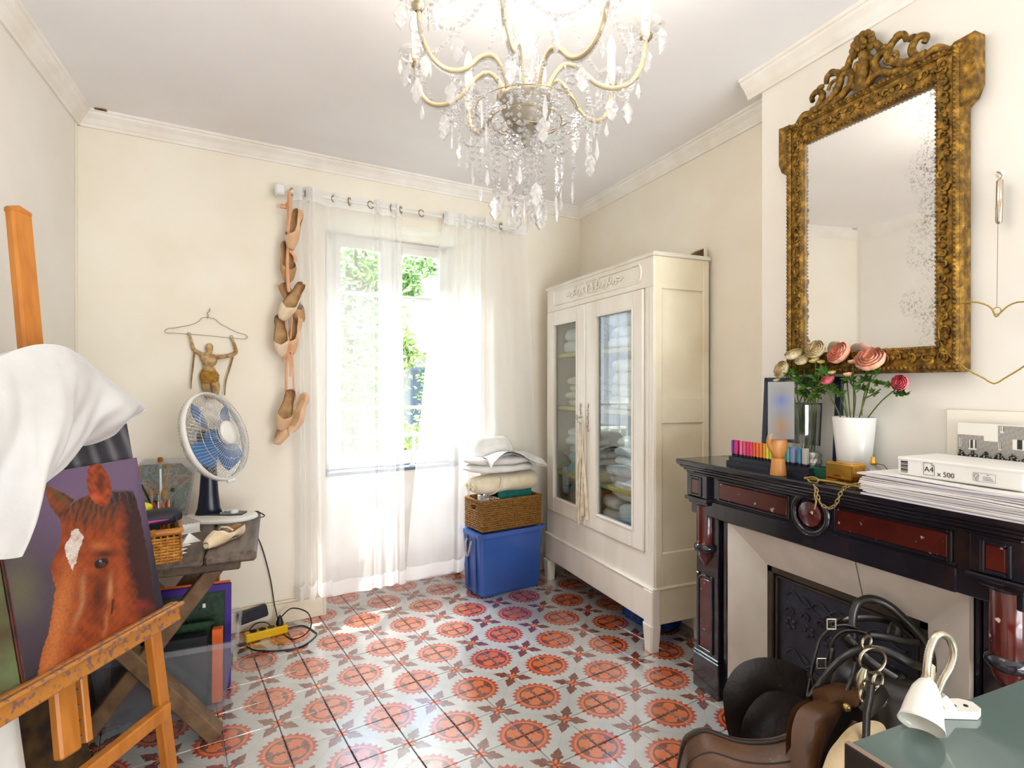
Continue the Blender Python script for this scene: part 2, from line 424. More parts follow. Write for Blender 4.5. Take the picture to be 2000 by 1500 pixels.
# walls
struct('wall_left', MB().span((XL - 0.12, YR, 0), (XL, 3.6, ZC)), m_white_wall, 'cream white plaster wall behind the easel')
struct('wall_right', MB().span((XR, YR, 0), (XR + 0.15, 4.0, ZC)), m_wall, 'cream plaster wall behind the wardrobe')
struct('wall_rear', MB().span((XL - 0.12, YR - 0.12, 0), (XR + 0.15, YR, ZC)), m_white_wall)
struct('wall_chimney', MB().span((XBR, -0.6, 0), (XR, YBR, ZC), 0.004), m_white_wall, 'white plastered chimney breast above the mantel')
ceil = struct('ceiling', MB().span((XL - 0.12, YR - 0.12, ZC), (XR + 0.15, 4.4, ZC + 0.1)), m_ceil)
TOPZ, TW = 2.38, 1.0523
TWL, TWR, WN = 0.10, 0.967, 0.375
BT = axes(BO, BX, BN, (0, 0, 1))
wb = MB(BT)
wb.span((-1.30, 0, 0), (0, 0.45, ZC)); wb.span((TW, 0, 0), (2.05, 0.45, ZC)); wb.span((0, 0, TOPZ), (TW, 0.45, ZC))
wb.prism([(0, 0), (TWL, 0.45), (0, 0.45)], 0, TOPZ)
wb.prism([(TW, 0), (TW, 0.45), (TWR, 0.45)], 0, TOPZ)
wb.span((0.02, 0.27, 0), (1.02, 0.45, 0.775))
struct('wall_back', wb, [m_wall], 'cream plaster wall around the window recess')
# white paint inside the recess (apron and reveals are skinned in white boards)
wr = MB(BT)
e = 0.004
wr.add([(0, 0, 0), (TWL, 0.45, 0), (TWL, 0.45, TOPZ), (0, 0, TOPZ), (e, 0, 0), (TWL + e, 0.45, 0), (TWL + e, 0.45, TOPZ), (e, 0, TOPZ)],
       [(4, 5, 6, 7), (0, 4, 7, 3), (3, 7, 6, 2)])
wr.add([(TW, 0, 0), (TWR, 0.45, 0), (TWR, 0.45, TOPZ), (TW, 0, TOPZ), (TW - e, 0, 0), (TWR - e, 0.45, 0), (TWR - e, 0.45, TOPZ), (TW - e, 0, TOPZ)],
       [(7, 6, 5, 4), (3, 7, 4, 0), (2, 6, 7, 3)])
wr.span((0.0, 0.001, TOPZ - e), (TW, 0.449, TOPZ))
wr.span((0.058, 0.266, 0), (0.995, 0.272, 0.776))
struct('trim_1', wr, m_trim, 'white painted lining of the window recess')
# cornices
def cornice(p0, p1, inward, name, ext0=0.0, ext1=0.0):
    prof = [(0, 0), (0.0, -0.078), (0.010, -0.078), (0.014, -0.066), (0.020, -0.060), (0.034, -0.040), (0.052, -0.024), (0.056, -0.014), (0.064, -0.012), (0.066, 0)]
    p0, p1, inward = Vector(p0), Vector(p1), Vector(inward); dr = (p1 - p0).normalized()
    c = MB(); lo = []
    for p, e in ((p0, -ext0), (p1, ext1)):
        lo.append([p + dr * (e) + dr * (ext0 and 0) + inward * a + Vector((0, 0, ZC + z)) for a, z in prof])
    c.loft(lo, True, False); return struct(name, c, m_trim)
cL = B(-1.1707, 0, 0); cR = B(1.910, 0, 0)
cornice((XL, YR, 0), (XL, cL.y, 0), (1, 0, 0), 'trim_2')
cornice(cL, cR, -BN, 'trim_3')
cornice((XR, cR.y, 0), (XR, YBR, 0), (-1, 0, 0), 'trim_4')
cornice((XBR, YBR + 0.066, 0), (XBR, -0.6, 0), (-1, 0, 0), 'trim_5')
cornice((XR, YBR, 0), (XBR, YBR, 0), (0, 1, 0), 'trim_6')
# chipped plaster and gap where the two cornices meet
gp = MB(); gp.box((XL + .105, cL.y - .055, ZC - .004), (.05, .016, .007), .002, None); struct('trim_10', gp, M('bare_lath', '#8a6a3c', .9, c2='#4a3820', scale=40), 'small gap of bare lath in the cornice corner')
# baseboards
def baseboard(T, x0, x1, name, mat):
    b = MB(T); b.span((x0, -0.016, 0), (x1, 0.0, 0.112), 0.002); b.span((x0, -0.013, 0.113), (x1, 0, 0.128), 0.003); b.span((x0, -0.008, 0.129), (x1, 0, 0.142), 0.003)
    return struct(name, b, mat)
baseboard(BT, -1.17, 0.006, 'baseboard_back', m_cream_trim)
baseboard(BT, TW - 0.006, 1.91, 'baseboard_corner', m_cream_trim)
bb = MB(BT); bb.span((0.06, 0.252, 0), (0.99, 0.266, 0.10), 0.002); bb.span((0.06, 0.256, 0.101), (0.99, 0.266, 0.118), 0.003)
struct('baseboard_window', bb, m_trim)
b3 = MB(); b3.span((XL, YR, 0), (XL + 0.014, 3.3, 0.13), 0.002); struct('baseboard_left', b3, m_cream_trim)
b4 = MB(); b4.span((XR - 0.014, YBR + .26, 0), (XR, 3.75, 0.13), 0.002); struct('baseboard_right', b4, m_cream_trim)
# narrow moulded trim on the recess edge
t7 = MB(BT)
for a in range(3): t7.span((-0.012 + a * 0.006, -0.021 + a * .001, 0), (-0.008 + a * 0.006, -0.014, 0.112), 0.001)
struct('trim_7', t7, m_trim)
# cable channel / crack line beside the left corner
t8 = MB(); t8.span((XL + 0.0005, 3.305, 0.14), (XL + 0.006, 3.318, ZC - 0.08), 0.001)
struct('trim_8', t8, m_wall)
# made-up window frame dressing the rear fill lamp, solid wall behind it
rw = MB()
for xx in (0.1, 0.6, 1.1, 1.6, 2.1): rw.span((xx - 0.03, YR - 0.01, 0.2), (xx + 0.03, YR + 0.03, 2.45), 0.004)
for zz in (0.23, 0.95, 1.7, 2.42): rw.span((0.07, YR - 0.01, zz - 0.03), (2.13, YR + 0.025, zz + 0.03), 0.004)
struct('rear_fill_frame', rw, m_trim, 'added white window frame dressing the fill lamp behind the camera')

# ------------------------------------------------------------------ window with two casements
m_wood_white = M('white_window_paint', '#eceae6', 0.45, c2='#dedcd8', scale=4)
m_pane = glassy('window_glass', (1, 1, 1, 1), 0.03, 0.0)
m_steel = M('brushed_steel', '#b9b6b0', 0.3, 1.0)
m_sill = M('slate_sill', '#566072', 0.4, c2='#6a7486', scale=12, bump=0.05)
win = thing('window_1', None, None, B(TWL, WN, 0.79), BANG); win['kind'] = 'structure'; win['label'] = 'white two leaf casement window with small panes'
Z0, Z1 = 0.80, TOPZ - 0.004
fr = MB(BT); n0, n1 = WN, WN + 0.06
fr.span((TWL - 0.01, n0, Z0), (TWL + 0.055, n1, Z1), 0.004); fr.span((TWR - 0.055, n0, Z0), (TWR + 0.012, n1, Z1), 0.004)
fr.span((TWL, n0, Z1 - 0.05), (TWR, n1, Z1), 0.004); fr.span((TWL, n0 - 0.01, Z0), (TWR, n1, Z0 + 0.045), 0.004)
fr.build('frame', m_wood_white, win)
tc_ = bt(774, WN)
gz_top, gz_b1, gz_b2, gz_bot = bz(790, 497, WN), bz(790, 581, WN), bz(790, 796, WN), bz(790, 881, WN)
for (a, b2, ga, gb) in ((TWL + 0.045, tc_ - 0.002, bt(665, WN), bt(742, WN)), (tc_ + 0.002, TWR - 0.045, bt(785, WN), bt(857.5, WN))):
    sh = MB(BT); m0, m1 = WN - 0.012, WN + 0.03
    sh.span((a, m0, Z0 + 0.03), (ga, m1, Z1 - 0.035), 0.004); sh.span((gb, m0, Z0 + 0.03), (b2, m1, Z1 - 0.035), 0.004)
    sh.span((ga, m0, gz_top), (gb, m1, Z1 - 0.035), 0.003); sh.span((ga, m0, Z0 + 0.03), (gb, m1, gz_bot), 0.003)
    s_ = sh.build('sash', m_wood_white, win)
    br = [gz_b1, gz_b2]
    for zz in br:
        g = MB(BT); g.span((ga, m0 + 0.006, zz - 0.011), (gb, m1 - 0.004, zz + 0.011), 0.003); g.build('glazing_bar', m_wood_white, s_)
    for za, zb in ((gz_bot, gz_b2 - .011), (gz_b2 + .011, gz_b1 - .011), (gz_b1 + .011, gz_top)):
        g = MB(BT); g.span((ga - .004, WN + 0.008, za), (gb + .004, WN + 0.011, zb)); g.build('pane', m_pane, s_)
ml = MB(BT); ml.span((tc_ - 0.03, WN - 0.03, Z0 + 0.05), (tc_ + 0.028, WN - 0.012, Z1 - 0.05), 0.006); ml.build('meeting_strip', m_wood_white, win)
hd = MB(BT); zt = bz(768, 772, WN)
hd.span((tc_ - .014, WN - .038, zt - .06), (tc_ + .010, WN - .03, zt + .06), 0.003)
hd.cyl((tc_ - 0.002, WN - 0.036, zt), (tc_ - 0.002, WN - 0.075, zt), 0.007, seg=8)
hd.tube([(tc_ - 0.002, WN - 0.075, zt + .012), (tc_ - 0.002, WN - 0.08, zt - 0.03), (tc_ - 0.002, WN - 0.07, zt - 0.085)], [0.009, 0.008, 0.010], 8)
hd.build('handle', m_wood_white, win)
sl = MB(BT); sl.span((0.06, 0.245, 0.776), (0.99, WN + 0.06, 0.80), 0.004)
struct('trim_9', sl, m_sill, 'slate grey window sill inside the recess')
# ------------------------------------------------------------------ wardrobe
m_ward = M('ivory_cupboard_paint', '#efebe1', 0.42, c2='#e6dfd0', scale=7, bump=0.05, bscale=30, stretch=(1, 1, .25))
m_ward_side = M('cream_cupboard_paint', '#e9e0c8', 0.5, c2='#ddd1b4', scale=4, bump=0.05, bscale=25)
m_ward_in = M('taupe_cupboard_interior', '#8d8272', 0.8, c2='#736a5e', scale=5)  # grey brown colour of the cupboard inside
m_shelf = M('yellow_shelf_paint', '#d3c06a', 0.6, c2='#c4b05c', scale=8)
m_cglass = glassy('cupboard_glass', (0.93, 0.97, 0.97, 1), 0.15, 0.0)
m_dark_slot = M('dark_gap', '#2b2620', 0.9)
WX, WXR, WY0, WY1 = 1.785, 2.145, 2.35, 3.565
wd_ = thing('wardrobe', 'tall ivory painted wardrobe with two glazed doors against the right wall', 'wardrobe', ((WX + WXR) / 2, (WY0 + WY1) / 2, 0))
ZT = 2.05
def wz(u, v, X=WX): return onx(u, v, X).z
def wy(u, X=WX): return onx(u, 750, X).y
c = MB()   # carcass: sides, back, floor, top rails
c.span((WX + 0.02, WY0 + .012, 0.31), (WXR, WY0 + .026, ZT - .02)); c.build('side_panel', m_ward_side, wd_)
c = MB(); c.span((WX + 0.01, WY1 - .026, 0.31), (WXR, WY1, ZT - .02), .003); c.build('side_panel', m_ward_side, wd_)
for x0, x1 in ((WX + .008, WX + .052), (WXR - .04, WXR)):
    p = MB(); p.span((x0, WY0, 0.31), (x1, WY0 + .02, ZT - .02), .004); p.build('side_stile', m_ward_side, wd_)
for z0, z1 in ((1.862, ZT - .02), (1.165, 1.30), (0.31, 0.50)):
    p = MB(); p.span((WX + .05, WY0 + .001, z0), (WXR - .038, WY0 + .02, z1), .004); p.build('side_rail', m_ward_side, wd_)
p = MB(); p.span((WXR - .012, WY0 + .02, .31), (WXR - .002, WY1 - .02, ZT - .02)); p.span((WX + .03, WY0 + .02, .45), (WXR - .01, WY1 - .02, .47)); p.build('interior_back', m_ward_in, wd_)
p = MB(); p.span((WX - .012, WY0 - .012, ZT - .022), (WXR + .004, WY1 + .01, ZT - .008), .005); p.span((WX - .004, WY0 - .006, ZT - .008), (WXR, WY1 + .004, ZT), .003); p.build('cornice_board', m_ward, wd_)
p = MB(); p.span((WX, WY0 + .004, 1.872), (WX + .026, WY1 - .002, ZT - .02), .003); fz = p.build('frieze', m_ward, wd_)
# raised rounded frame and carving on the frieze
zc, yc = 1.958, (WY0 + WY1) / 2; hl, hh = 0.50, 0.046
pts = []
for sg in (1, -1):
    for a in range(-3, 4):
        an = a / 3 * R(62); pts.append((WX - .002, yc + sg * (hl - .03 + .03 * math.cos(an)), zc + sg * hh * math.sin(an) / math.sin(R(62))))
p = MB(); p.tube(pts, .0065, 6, True); p.build('frieze_moulding', m_ward, fz)
p = MB(); rg = random.Random(4)
def scroll(mb, y, z, r, turns, sg, rad=.006, x=WX - .004, a0=0.0):
    q = []
    for k in range(15):
        t = k / 14; an = a0 + sg * turns * 2 * math.pi * t; rr = r * (1 - .82 * t)
        q.append((x - .002 * math.sin(3 * t), y + rr * math.cos(an), z + rr * math.sin(an)))
    mb.tube(q, [rad * (1 - .5 * k / 14) for k in range(15)], 6)
for sg in (1, -1):
    for i, (dy, r) in enumerate(((.03, .03), (.085, .034), (.15, .03), (.205, .026), (.255, .02))):
        scroll(p, yc + sg * dy, zc + (.008 if i % 2 else -.008), r, 1.1, sg if i % 2 else -sg, a0=math.pi / 2)
        p.ball((WX - .004, yc + sg * (dy + .027), zc + (-.014 if i % 2 else .014)), (.006, .016, .007), 8, 5)
    p.tube([(WX - .004, yc + sg * .27, zc), (WX - .004, yc + sg * .31, zc - .008), (WX - .003, yc + sg * .34, zc + .004)], [.007, .006, .002], 6)
p.ball((WX - .005, yc, zc + .012), (.008, .016, .02), 8, 6); p.ball((WX - .005, yc, zc - .018), (.007, .012, .012), 8, 6)
p.build('carving', m_ward, fz)
# face frame posts
for y0, y1 in ((WY0 + .004, wy(1259.5)), (wy(1071), WY1)):
    p = MB(); p.span((WX, y0, .31), (WX + .028, y1, 1.873), .003)
    for j in (1, 2): p.span((WX - .003, y0 + (y1 - y0) * (.3 * j) - .004, .5), (WX, y0 + (y1 - y0) * (.3 * j) + .004, 1.86), .001)
    p.build('face_post', m_ward, wd_)
p = MB(); p.span((WX + .001, WY0 + .004, .31), (WX + .026, WY1 - .002, .488), .003); p.build('lower_panel', m_ward, wd_)
# doors
ym = wy(1145.5)
def door(ya, yb, g0, g1, zg0, zg1, nm):
    """ya near edge, yb far edge; glass between g0 and g1"""
    z0, z1 = .492, 1.868; x0, x1 = WX - .012, WX + .014
    d = MB()
    d.span((x0, ya, z0), (x1, g0, z1), .004); d.span((x0, g1, z0), (x1, yb, z1), .004)
    d.span((x0, g0, zg1), (x1, g1, z1), .003); d.span((x0, g0, z0), (x1, g1, zg0), .003)
    do = d.build('door', m_ward, wd_)
    b = MB(); w = .014
    for a0, a1, b0, b1 in ((g0 - w, g0, zg0 - w, zg1 + w), (g1, g1 + w, zg0 - w, zg1 + w), (g0, g1, zg0 - w, zg0), (g0, g1, zg1, zg1 + w)):
        b.span((x0 - .005, a0, b0), (x0, a1, b1), .003)
    b.build('glass_bead', m_ward, do)
    g = MB(); g.span((WX + .002, g0 - .003, zg0 - .003), (WX + .005, g1 + .003, zg1 + .003)); g.build('glass_pane', m_cglass, do)
    return do
zg1 = wz(1238, 605); zg0 = wz(1237, 1031)
dR = door(wy(1258), ym - .003, wy(1237.5), wy(1167.5), zg0, zg1, 'r')
dL = door(ym + .003, wy(1072.5), wy(1128.5), wy(1084.5), zg0, zg1, 'l')
p = MB(); p.span((WX - .02, ym - .012, .497), (WX - .012, ym + .014, 1.863), .003); p.build('cover_strip', m_ward, dR)
m_brass_old = M('worn_brass', '#9c8a63', 0.4, 0.8, c2='#d8cfba', scale=60)
for yy, par in ((wy(1152), dR), (wy(1137.5), dL)):
    p = MB(); zc = wz(1146, 815)
    for k in range(7): p.ball((WX - .015, yy + .003 * (k % 2 * 2 - 1), zc + .075 - .025 * k), (.004, .006 + .003 * (k % 2), .013), 8, 5)
    p.build('escutcheon', m_brass_old, par)
p = MB(); zc = wz(1143, 815); yy = wy(1142)
p.cyl((WX - .012, yy, zc), (WX - .05, yy, zc), .004, seg=8)
p.tube([(WX - .055, yy + .011 * math.cos(a), zc + .016 * math.sin(a)) for a in [k * math.pi / 6 for k in range(12)]], .0028, 6, True)
p.build('key', m_steel, dR)
# plinth, legs
p = MB(); p.span((WX - .014, WY0 - .008, .144), (WX + .02, WY1 + .004, .322), .004); p.span((WX - .02, WY0 - .014, .312), (WX + .02, WY1 + .006, .326), .004)
p.build('plinth_front', m_ward, wd_)
p = MB(); p.span((WX + .02, WY0 - .01, .138), (WXR, WY0 + .012, .322), .004); p.span((WX + .015, WY0 - .014, .312), (WXR, WY0 + .012, .326), .004)
p.build('plinth_side', m_ward_side, wd_)
p = MB(); p.span((WX + .02, WY1 - .02, .14), (WXR, WY1, .322)); p.build('plinth_side', m_ward_side, wd_)
p = MB(); p.span((WX - .022, WY0 - .014, .13), (WX + .03, WY0 + .062, .316), .006); p.build('plinth_corner', m_ward, wd_)
for (xa, ya) in ((WX + .004, WY0 + .025), (WX + .004, WY1 - .03), (WXR - .03, WY0 + .03), (WXR - .03, WY1 - .03)):
    p = MB(); p.add([(xa + sx * w, ya + sy * w * 1.25, z) for z, w in ((0, .026), (.137, .034)) for sx, sy in ((-1, -.7), (-.7, -1), (.7, -1), (1, -.7), (1, .7), (.7, 1), (-.7, 1), (-1, .7))],
          [tuple(range(8))[::-1], tuple(range(8, 16))] + [(i, (i + 1) % 8, 8 + (i + 1) % 8, 8 + i) for i in range(8)])
    p.build('leg', m_ward, wd_)
zs = [wz(1110, 694, 1.84), wz(1110, 797, 1.84), wz(1110, 926, 1.84), wz(1110, 1030, 1.84) * 0 + .47]
for z in zs[:3]:
    p = MB(); p.span((WX + .035, WY0 + .03, z - .012), (WXR - .012, WY1 - .028, z + .012), .002); p.build('shelf', m_shelf, wd_)
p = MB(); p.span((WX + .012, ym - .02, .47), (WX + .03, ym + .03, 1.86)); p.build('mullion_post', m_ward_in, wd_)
# ribbon strips tied to the key
m_ribbon = M('ivory_cotton_tape', '#e8dfc9', 0.9, c2='#cdbd9c', scale=20)
rb = thing('tied_cotton_strips', 'ivory cotton strips tied to the wardrobe key and hanging down', 'ribbon', (WX - .05, wy(1146), .9))
rg = random.Random(11); zt = wz(1146, 822); zb = wz(1150, 1040)
for k in range(5):
    y0 = wy(1146) + rg.uniform(-.012, .012); pts = []
    L = rg.uniform(.72, 1.0)
    for j in range(12):
        t = j / 11; pts.append((WX - .045 + .012 * math.sin(2 * t + k) + .012 * t, y0 + (k - 2) * .011 * t * 1.6 + .006 * math.sin(5 * t + k), zt - (zt - zb) * L * t))
    p = MB(); p.tube(pts, [.004 + .008 * min(1, t_ / 5) for t_ in range(12)], 6, flat=.35); p.build('strip', m_ribbon, rb)
p = MB(); p.ball((WX - .05, wy(1146), zt), (.014, .018, .016), 10, 6); p.build('knot', m_ribbon, rb)

# ------------------------------------------------------------------ linens in the wardrobe
m_lin = {}
def linmat(k, c1, c2, bump=.25):
    m_lin[k] = M('linen_' + k, c1, 0.95, c2=c2, scale=9, bump=bump, bscale=40, sheen=.2); return m_lin[k]
linmat('white', '#eceae5', '#d8d5cf'); linmat('cream', '#ece2cb', '#d9cbaa'); linmat('ice', '#d7e0df', '#bccac9'); linmat('teal', '#86b3ab', '#6a9a93')  # ice: pale blue reflection of the right glass put into the linen colour
linmat('blue', '#b9c3cf', '#8d9bb0'); linmat('stripe', '#857f76', '#b9b3a5'); linmat('tan', '#cdbf9b', '#b5a47c')
def noise3(p, s, seed):
    x, y, z = p.x * s + seed * 1.7, p.y * s - seed * .9, p.z * s + seed * .3
    return (math.sin(x * 1.3 + math.sin(y * 1.7 + 1)) + math.sin(y * 1.1 + math.sin(z * 2.1)) + math.sin(z * 1.9 + math.sin(x * 1.2 + 2)) +
            .5 * math.sin(2.7 * x + 1.3 * z) + .5 * math.sin(3.1 * y + x)) / 4
def cloth_bundle(mb, c, d, layers=3, seed=1, amp=.012, pw=3.2, wr=28):
    """a folded heap: stacked flat super-ellipsoid folds with creases"""
    c = Vector(c); h = d[2] / layers; rg = random.Random(seed)
    for l in range(layers):
        ox, oy = rg.uniform(-.06, .06) * d[0], rg.uniform(-.05, .05) * d[1]; sx = rg.uniform(.86, 1.0); sy = rg.uniform(.88, 1.0)
        cc = c + Vector((ox, oy, h * (l + .5))); nu, nv = 22, 9; v = []; f = []
        for j in range(nv + 1):
            ph = -math.pi / 2 + math.pi * j / nv; cp, sp = math.cos(ph), math.sin(ph)
            for i in range(nu):
                th = 2 * math.pi * i / nu; ct, st = math.cos(th), math.sin(th)
                g = lambda a, e: math.copysign(abs(a) ** e, a)
                p = Vector((d[0] / 2 * sx * g(cp, .45) * g(ct, 2 / pw), d[1] / 2 * sy * g(cp, .45) * g(st, 2 / pw), h * .56 * g(sp, .8)))
                n = noise3(p + cc, wr, seed + l)
                p *= 1 + amp * 2.0 * n / max(.05, max(d[0], d[1])); p.z += amp * .6 * noise3(p, wr * .7, seed + 5)
                v.append(cc + p)
        for j in range(nv):
            for i in range(nu): f.append((j * nu + i, j * nu + (i + 1) % nu, (j + 1) * nu + (i + 1) % nu, (j + 1) * nu + i))
        mb.add(v, f, True)
    return mb
def linen(name, label, c, d, mat, seed, layers=3, amp=.012, group='linens on the wardrobe shelves', wr=28, pw=3.2):
    mb = cloth_bundle(MB(), c, d, layers, seed, amp, pw, wr); o = mb.build(name, m_lin[mat], None, loc=c); tag(o, label, 'linen', group); return o
XC = 1.965; yl, yr = (wy(1128) + wy(1084)) / 2 + .02, (wy(1238) + wy(1167)) / 2
s1, s2, s3 = zs[0] + .013, zs[1] + .013, zs[2] + .013; s4 = .471
linen('folded_linen', 'white bundled linen on the top shelf behind the left glass', (XC, yl + .02, s1), (.26, .30, .17), 'white', 1, 2)
linen('folded_linen', 'tan folded cloth on top of the bundle behind the left glass', (XC + .03, yl - .02, s1 + .172), (.22, .24, .1), 'tan', 2, 2)
linen('folded_linen', 'white folded sheets on the top shelf behind the right glass', (XC, yr + .02, s1), (.27, .44, .27), 'white', 3, 4)
linen('folded_linen', 'cream folded blanket on the second shelf behind the left glass', (XC, yl - .02, s2), (.25, .34, .2), 'cream', 4, 4)
linen('folded_linen', 'rumpled white and cream sheets on the second shelf, right glass', (XC, yr - .02, s2), (.27, .46, .29), 'cream', 5, 4, .02)
linen('folded_linen', 'white puckered linen heaped on the third shelf behind the left glass', (XC, yl - .02, s3 + .13), (.25, .32, .17), 'white', 6, 3, .02)
linen('folded_linen', 'aqua green cloth spilling over the third shelf edge', (XC - .02, yl - .03, s3), (.25, .28, .13), 'teal', 7, 2, .02)
linen('folded_linen', 'lacy linen tinted with the pale glass reflection on the third shelf behind the right glass', (XC, yr - .05, s3 + .12), (.27, .38, .17), 'ice', 8, 3, .02)
linen('folded_linen', 'slate blue folded cloth under the lacy linen', (XC, yr + .01, s3), (.28, .44, .12), 'blue', 9, 2)
linen('folded_linen', 'grey striped rolled blanket at the bottom behind the left glass', (XC, yl, s4), (.28, .34, .24), 'stripe', 10, 1, .012, wr=14)
linen('folded_linen', 'quilt tinted with the pale glass reflection at the bottom behind the right glass', (XC - .02, yr - .1, s4), (.27, .30, .22), 'ice', 12, 2, .02)
linen('folded_linen', 'white pillow lying upon the bottom linens, right glass', (XC, yr - .02, s4 + .225), (.26, .38, .12), 'white', 13, 1, .02)
linen('folded_linen', 'grey white sheets at the bottom beside the quilt', (XC, yr + .16, s4), (.26, .2, .22), 'white', 14, 3)
p = cloth_bundle(MB(), (WX + .05, yl + .07, s3 - .13), (.03, .08, .16), 1, 21, .01); o = p.build('hanging_cloth', m_lin['blue'], None, loc=(WX + .05, yl + .07, s3 - .13))
tag(o, 'pale blue cloth hanging over the yellow shelf edge', 'cloth')
# block left on top of the wardrobe
m_wood_brown = M('brown_wood', '#6a4a2c', 0.6, c2='#4f3520', scale=8, stretch=(6, 1, 1))
p = MB(); p.prism([(0, 0), (.085, 0), (.085, .045)], -.03, .03, axes((WXR - .11, WY0 + .045, ZT), (1, 0, 0), (0, 0, 1), (0, -1, 0)))
o = p.build('wood_wedge', m_wood_brown, None, loc=(WXR - .07, WY0 + .045, ZT)); tag(o, 'small brown wooden wedge lying on top of the wardrobe', 'wood')
p = MB(); p.span((WXR - .024, WY0 + .01, ZT), (WXR - .002, WY0 + .12, ZT + .055), .003)
o = p.build('wood_block', m_ward_side, None, loc=(WXR - .013, WY0 + .065, ZT)); tag(o, 'cream painted wooden block on the back corner of the wardrobe top', 'wood')
# blue bags under the wardrobe
m_blue_bag = M('blue_plastic_film', '#1d4f9e', 0.25, c2='#0f2f6d', scale=25, bump=.6, bscale=60)
for (u, v, sx, sy, sz, sd, lb) in ((1236, 1222, .12, .22, .1, 3, 'crumpled blue plastic bag under the wardrobe front, left of the near leg'), (1325, 1232, .2, .2, .1, 5, 'blue plastic bag under the wardrobe side, right of the near leg')):
    pt = onz(u, v, 0); pt = Vector((max(1.86, min(2.02, pt.x + .08)), pt.y + .08, 0))
    o = cloth_bundle(MB(), pt, (sx, sy, sz), 1, sd, .03, 2.4, 40).build('plastic_bag', m_blue_bag, None, loc=pt); tag(o, lb, 'bag', 'blue bags under the wardrobe')
# ------------------------------------------------------------------ fireplace mantel
m_black = M('black_marble', '#15141c', 0.14, c2='#1e1d27', scale=6, coat=.3, spec=.6)
def red_marble():
    m, q, b = newmat('red_marble', 0.16)
    ob = q.coord('Object'); n1 = q.noise(9, ob, 5); n2 = q.noise(42, ob, 2.0, .4); n3 = q.noise(5.0, ob, 2)
    c = q.mix(q.ramp(n1, [(.3, 0.0), (.7, 1.0)]), hx('#3d1310'), hx('#591d16'))
    sp = q.op('MULTIPLY', q.ramp(n2, [(.69, 0), (.73, 1)]), q.ramp(n3, [(.42, 0), (.6, 1)]))
    q.l.new(q.mix(sp, c, hx('#cdbcae')), b.inputs['Base Color']); b.inputs['Coat Weight'].default_value = .3
    return m
m_redm = red_marble()
m_surround = M('pale_stone_panel', '#d3ccc2', 0.7, c2='#c6bfb4', scale=6, bump=.05)
m_iron = M('cast_iron', '#20222c', 0.5, 0.25, c2='#2c2f3b', scale=20, bump=.15, bscale=80)
m_bronze = M('dark_bronze_frame', '#4b443a', 0.4, 0.6, c2='#393329', scale=10)
SX, SZ = 1.685, 1.031
YM = 1.41
ma = thing('fireplace_mantel', 'black marble fireplace with red marble inlays and pale splayed surround', 'fireplace', (1.80, YM, 0))
p = MB(); p.span((SX, .755, SZ - .024), (XBR - .001, 2.065, SZ), .006); p.span((XBR - .002, YBR + .002, SZ - .024), (XR - .002, 2.065, SZ), .003); p.build('shelf', m_black, ma)
p = MB()
for dx, z0, z1 in ((.012, SZ - .036, SZ - .024), (.024, SZ - .05, SZ - .036), (.034, SZ - .062, SZ - .05)):
    p.span((SX + dx, .755 + dx, z0), (XBR - .001, 2.065 - dx, z1), .004)
p.build('shelf_moulding', m_black, ma)
FX = 1.748
p = MB(); p.span((FX, .80, .79), (XBR - .001, 2.03, SZ - .06), .003); fz = p.build('frieze', m_black, ma)
p = MB(); p.span((FX - .008, .95, .79), (FX + .01, 1.875, .862), .004); p.span((FX - .004, .95, .862), (FX + .01, 1.875, .868), .002); p.build('lintel', m_black, ma)
# frieze panels: frame moulding and red inlay
def inlay(y0, y1, z0, z1, x, par, d=.006, name='red_inlay'):
    b = MB(); w = .011
    for a0, a1, b0, b1 in ((y0 - w, y0, z0 - w, z1 + w), (y1, y1 + w, z0 - w, z1 + w), (y0, y1, z0 - w, z0), (y0, y1, z1, z1 + w)): b.span((x - .007, a0, b0), (x + .002, a1, b1), .003)
    b.build('inlay_frame', m_black, par)
    b = MB(); b.span((x - d, y0, z0), (x + .002, y1, z1), .004); return b.build(name, m_redm, par)
inlay(1.51, 1.852, .88, .95, FX, fz); inlay(.972, 1.315, .88, .95, FX, fz)
p = MB(axes((FX, YM, .912), (0, 1, 0), (0, 0, 1), (-1, 0, 0)))
p.lathe([(.078, -.004), (.078, .012), (.07, .018), (.06, .014), (.056, .004)], 36); p.build('medallion_ring', m_black, fz)
p = MB(axes((FX, YM, .912), (0, 1, 0), (0, 0, 1), (-1, 0, 0))); p.lathe([(.046, 0), (.046, .010), (.042, .014), (.0, .016)], 32); p.build('medallion', m_redm, fz)
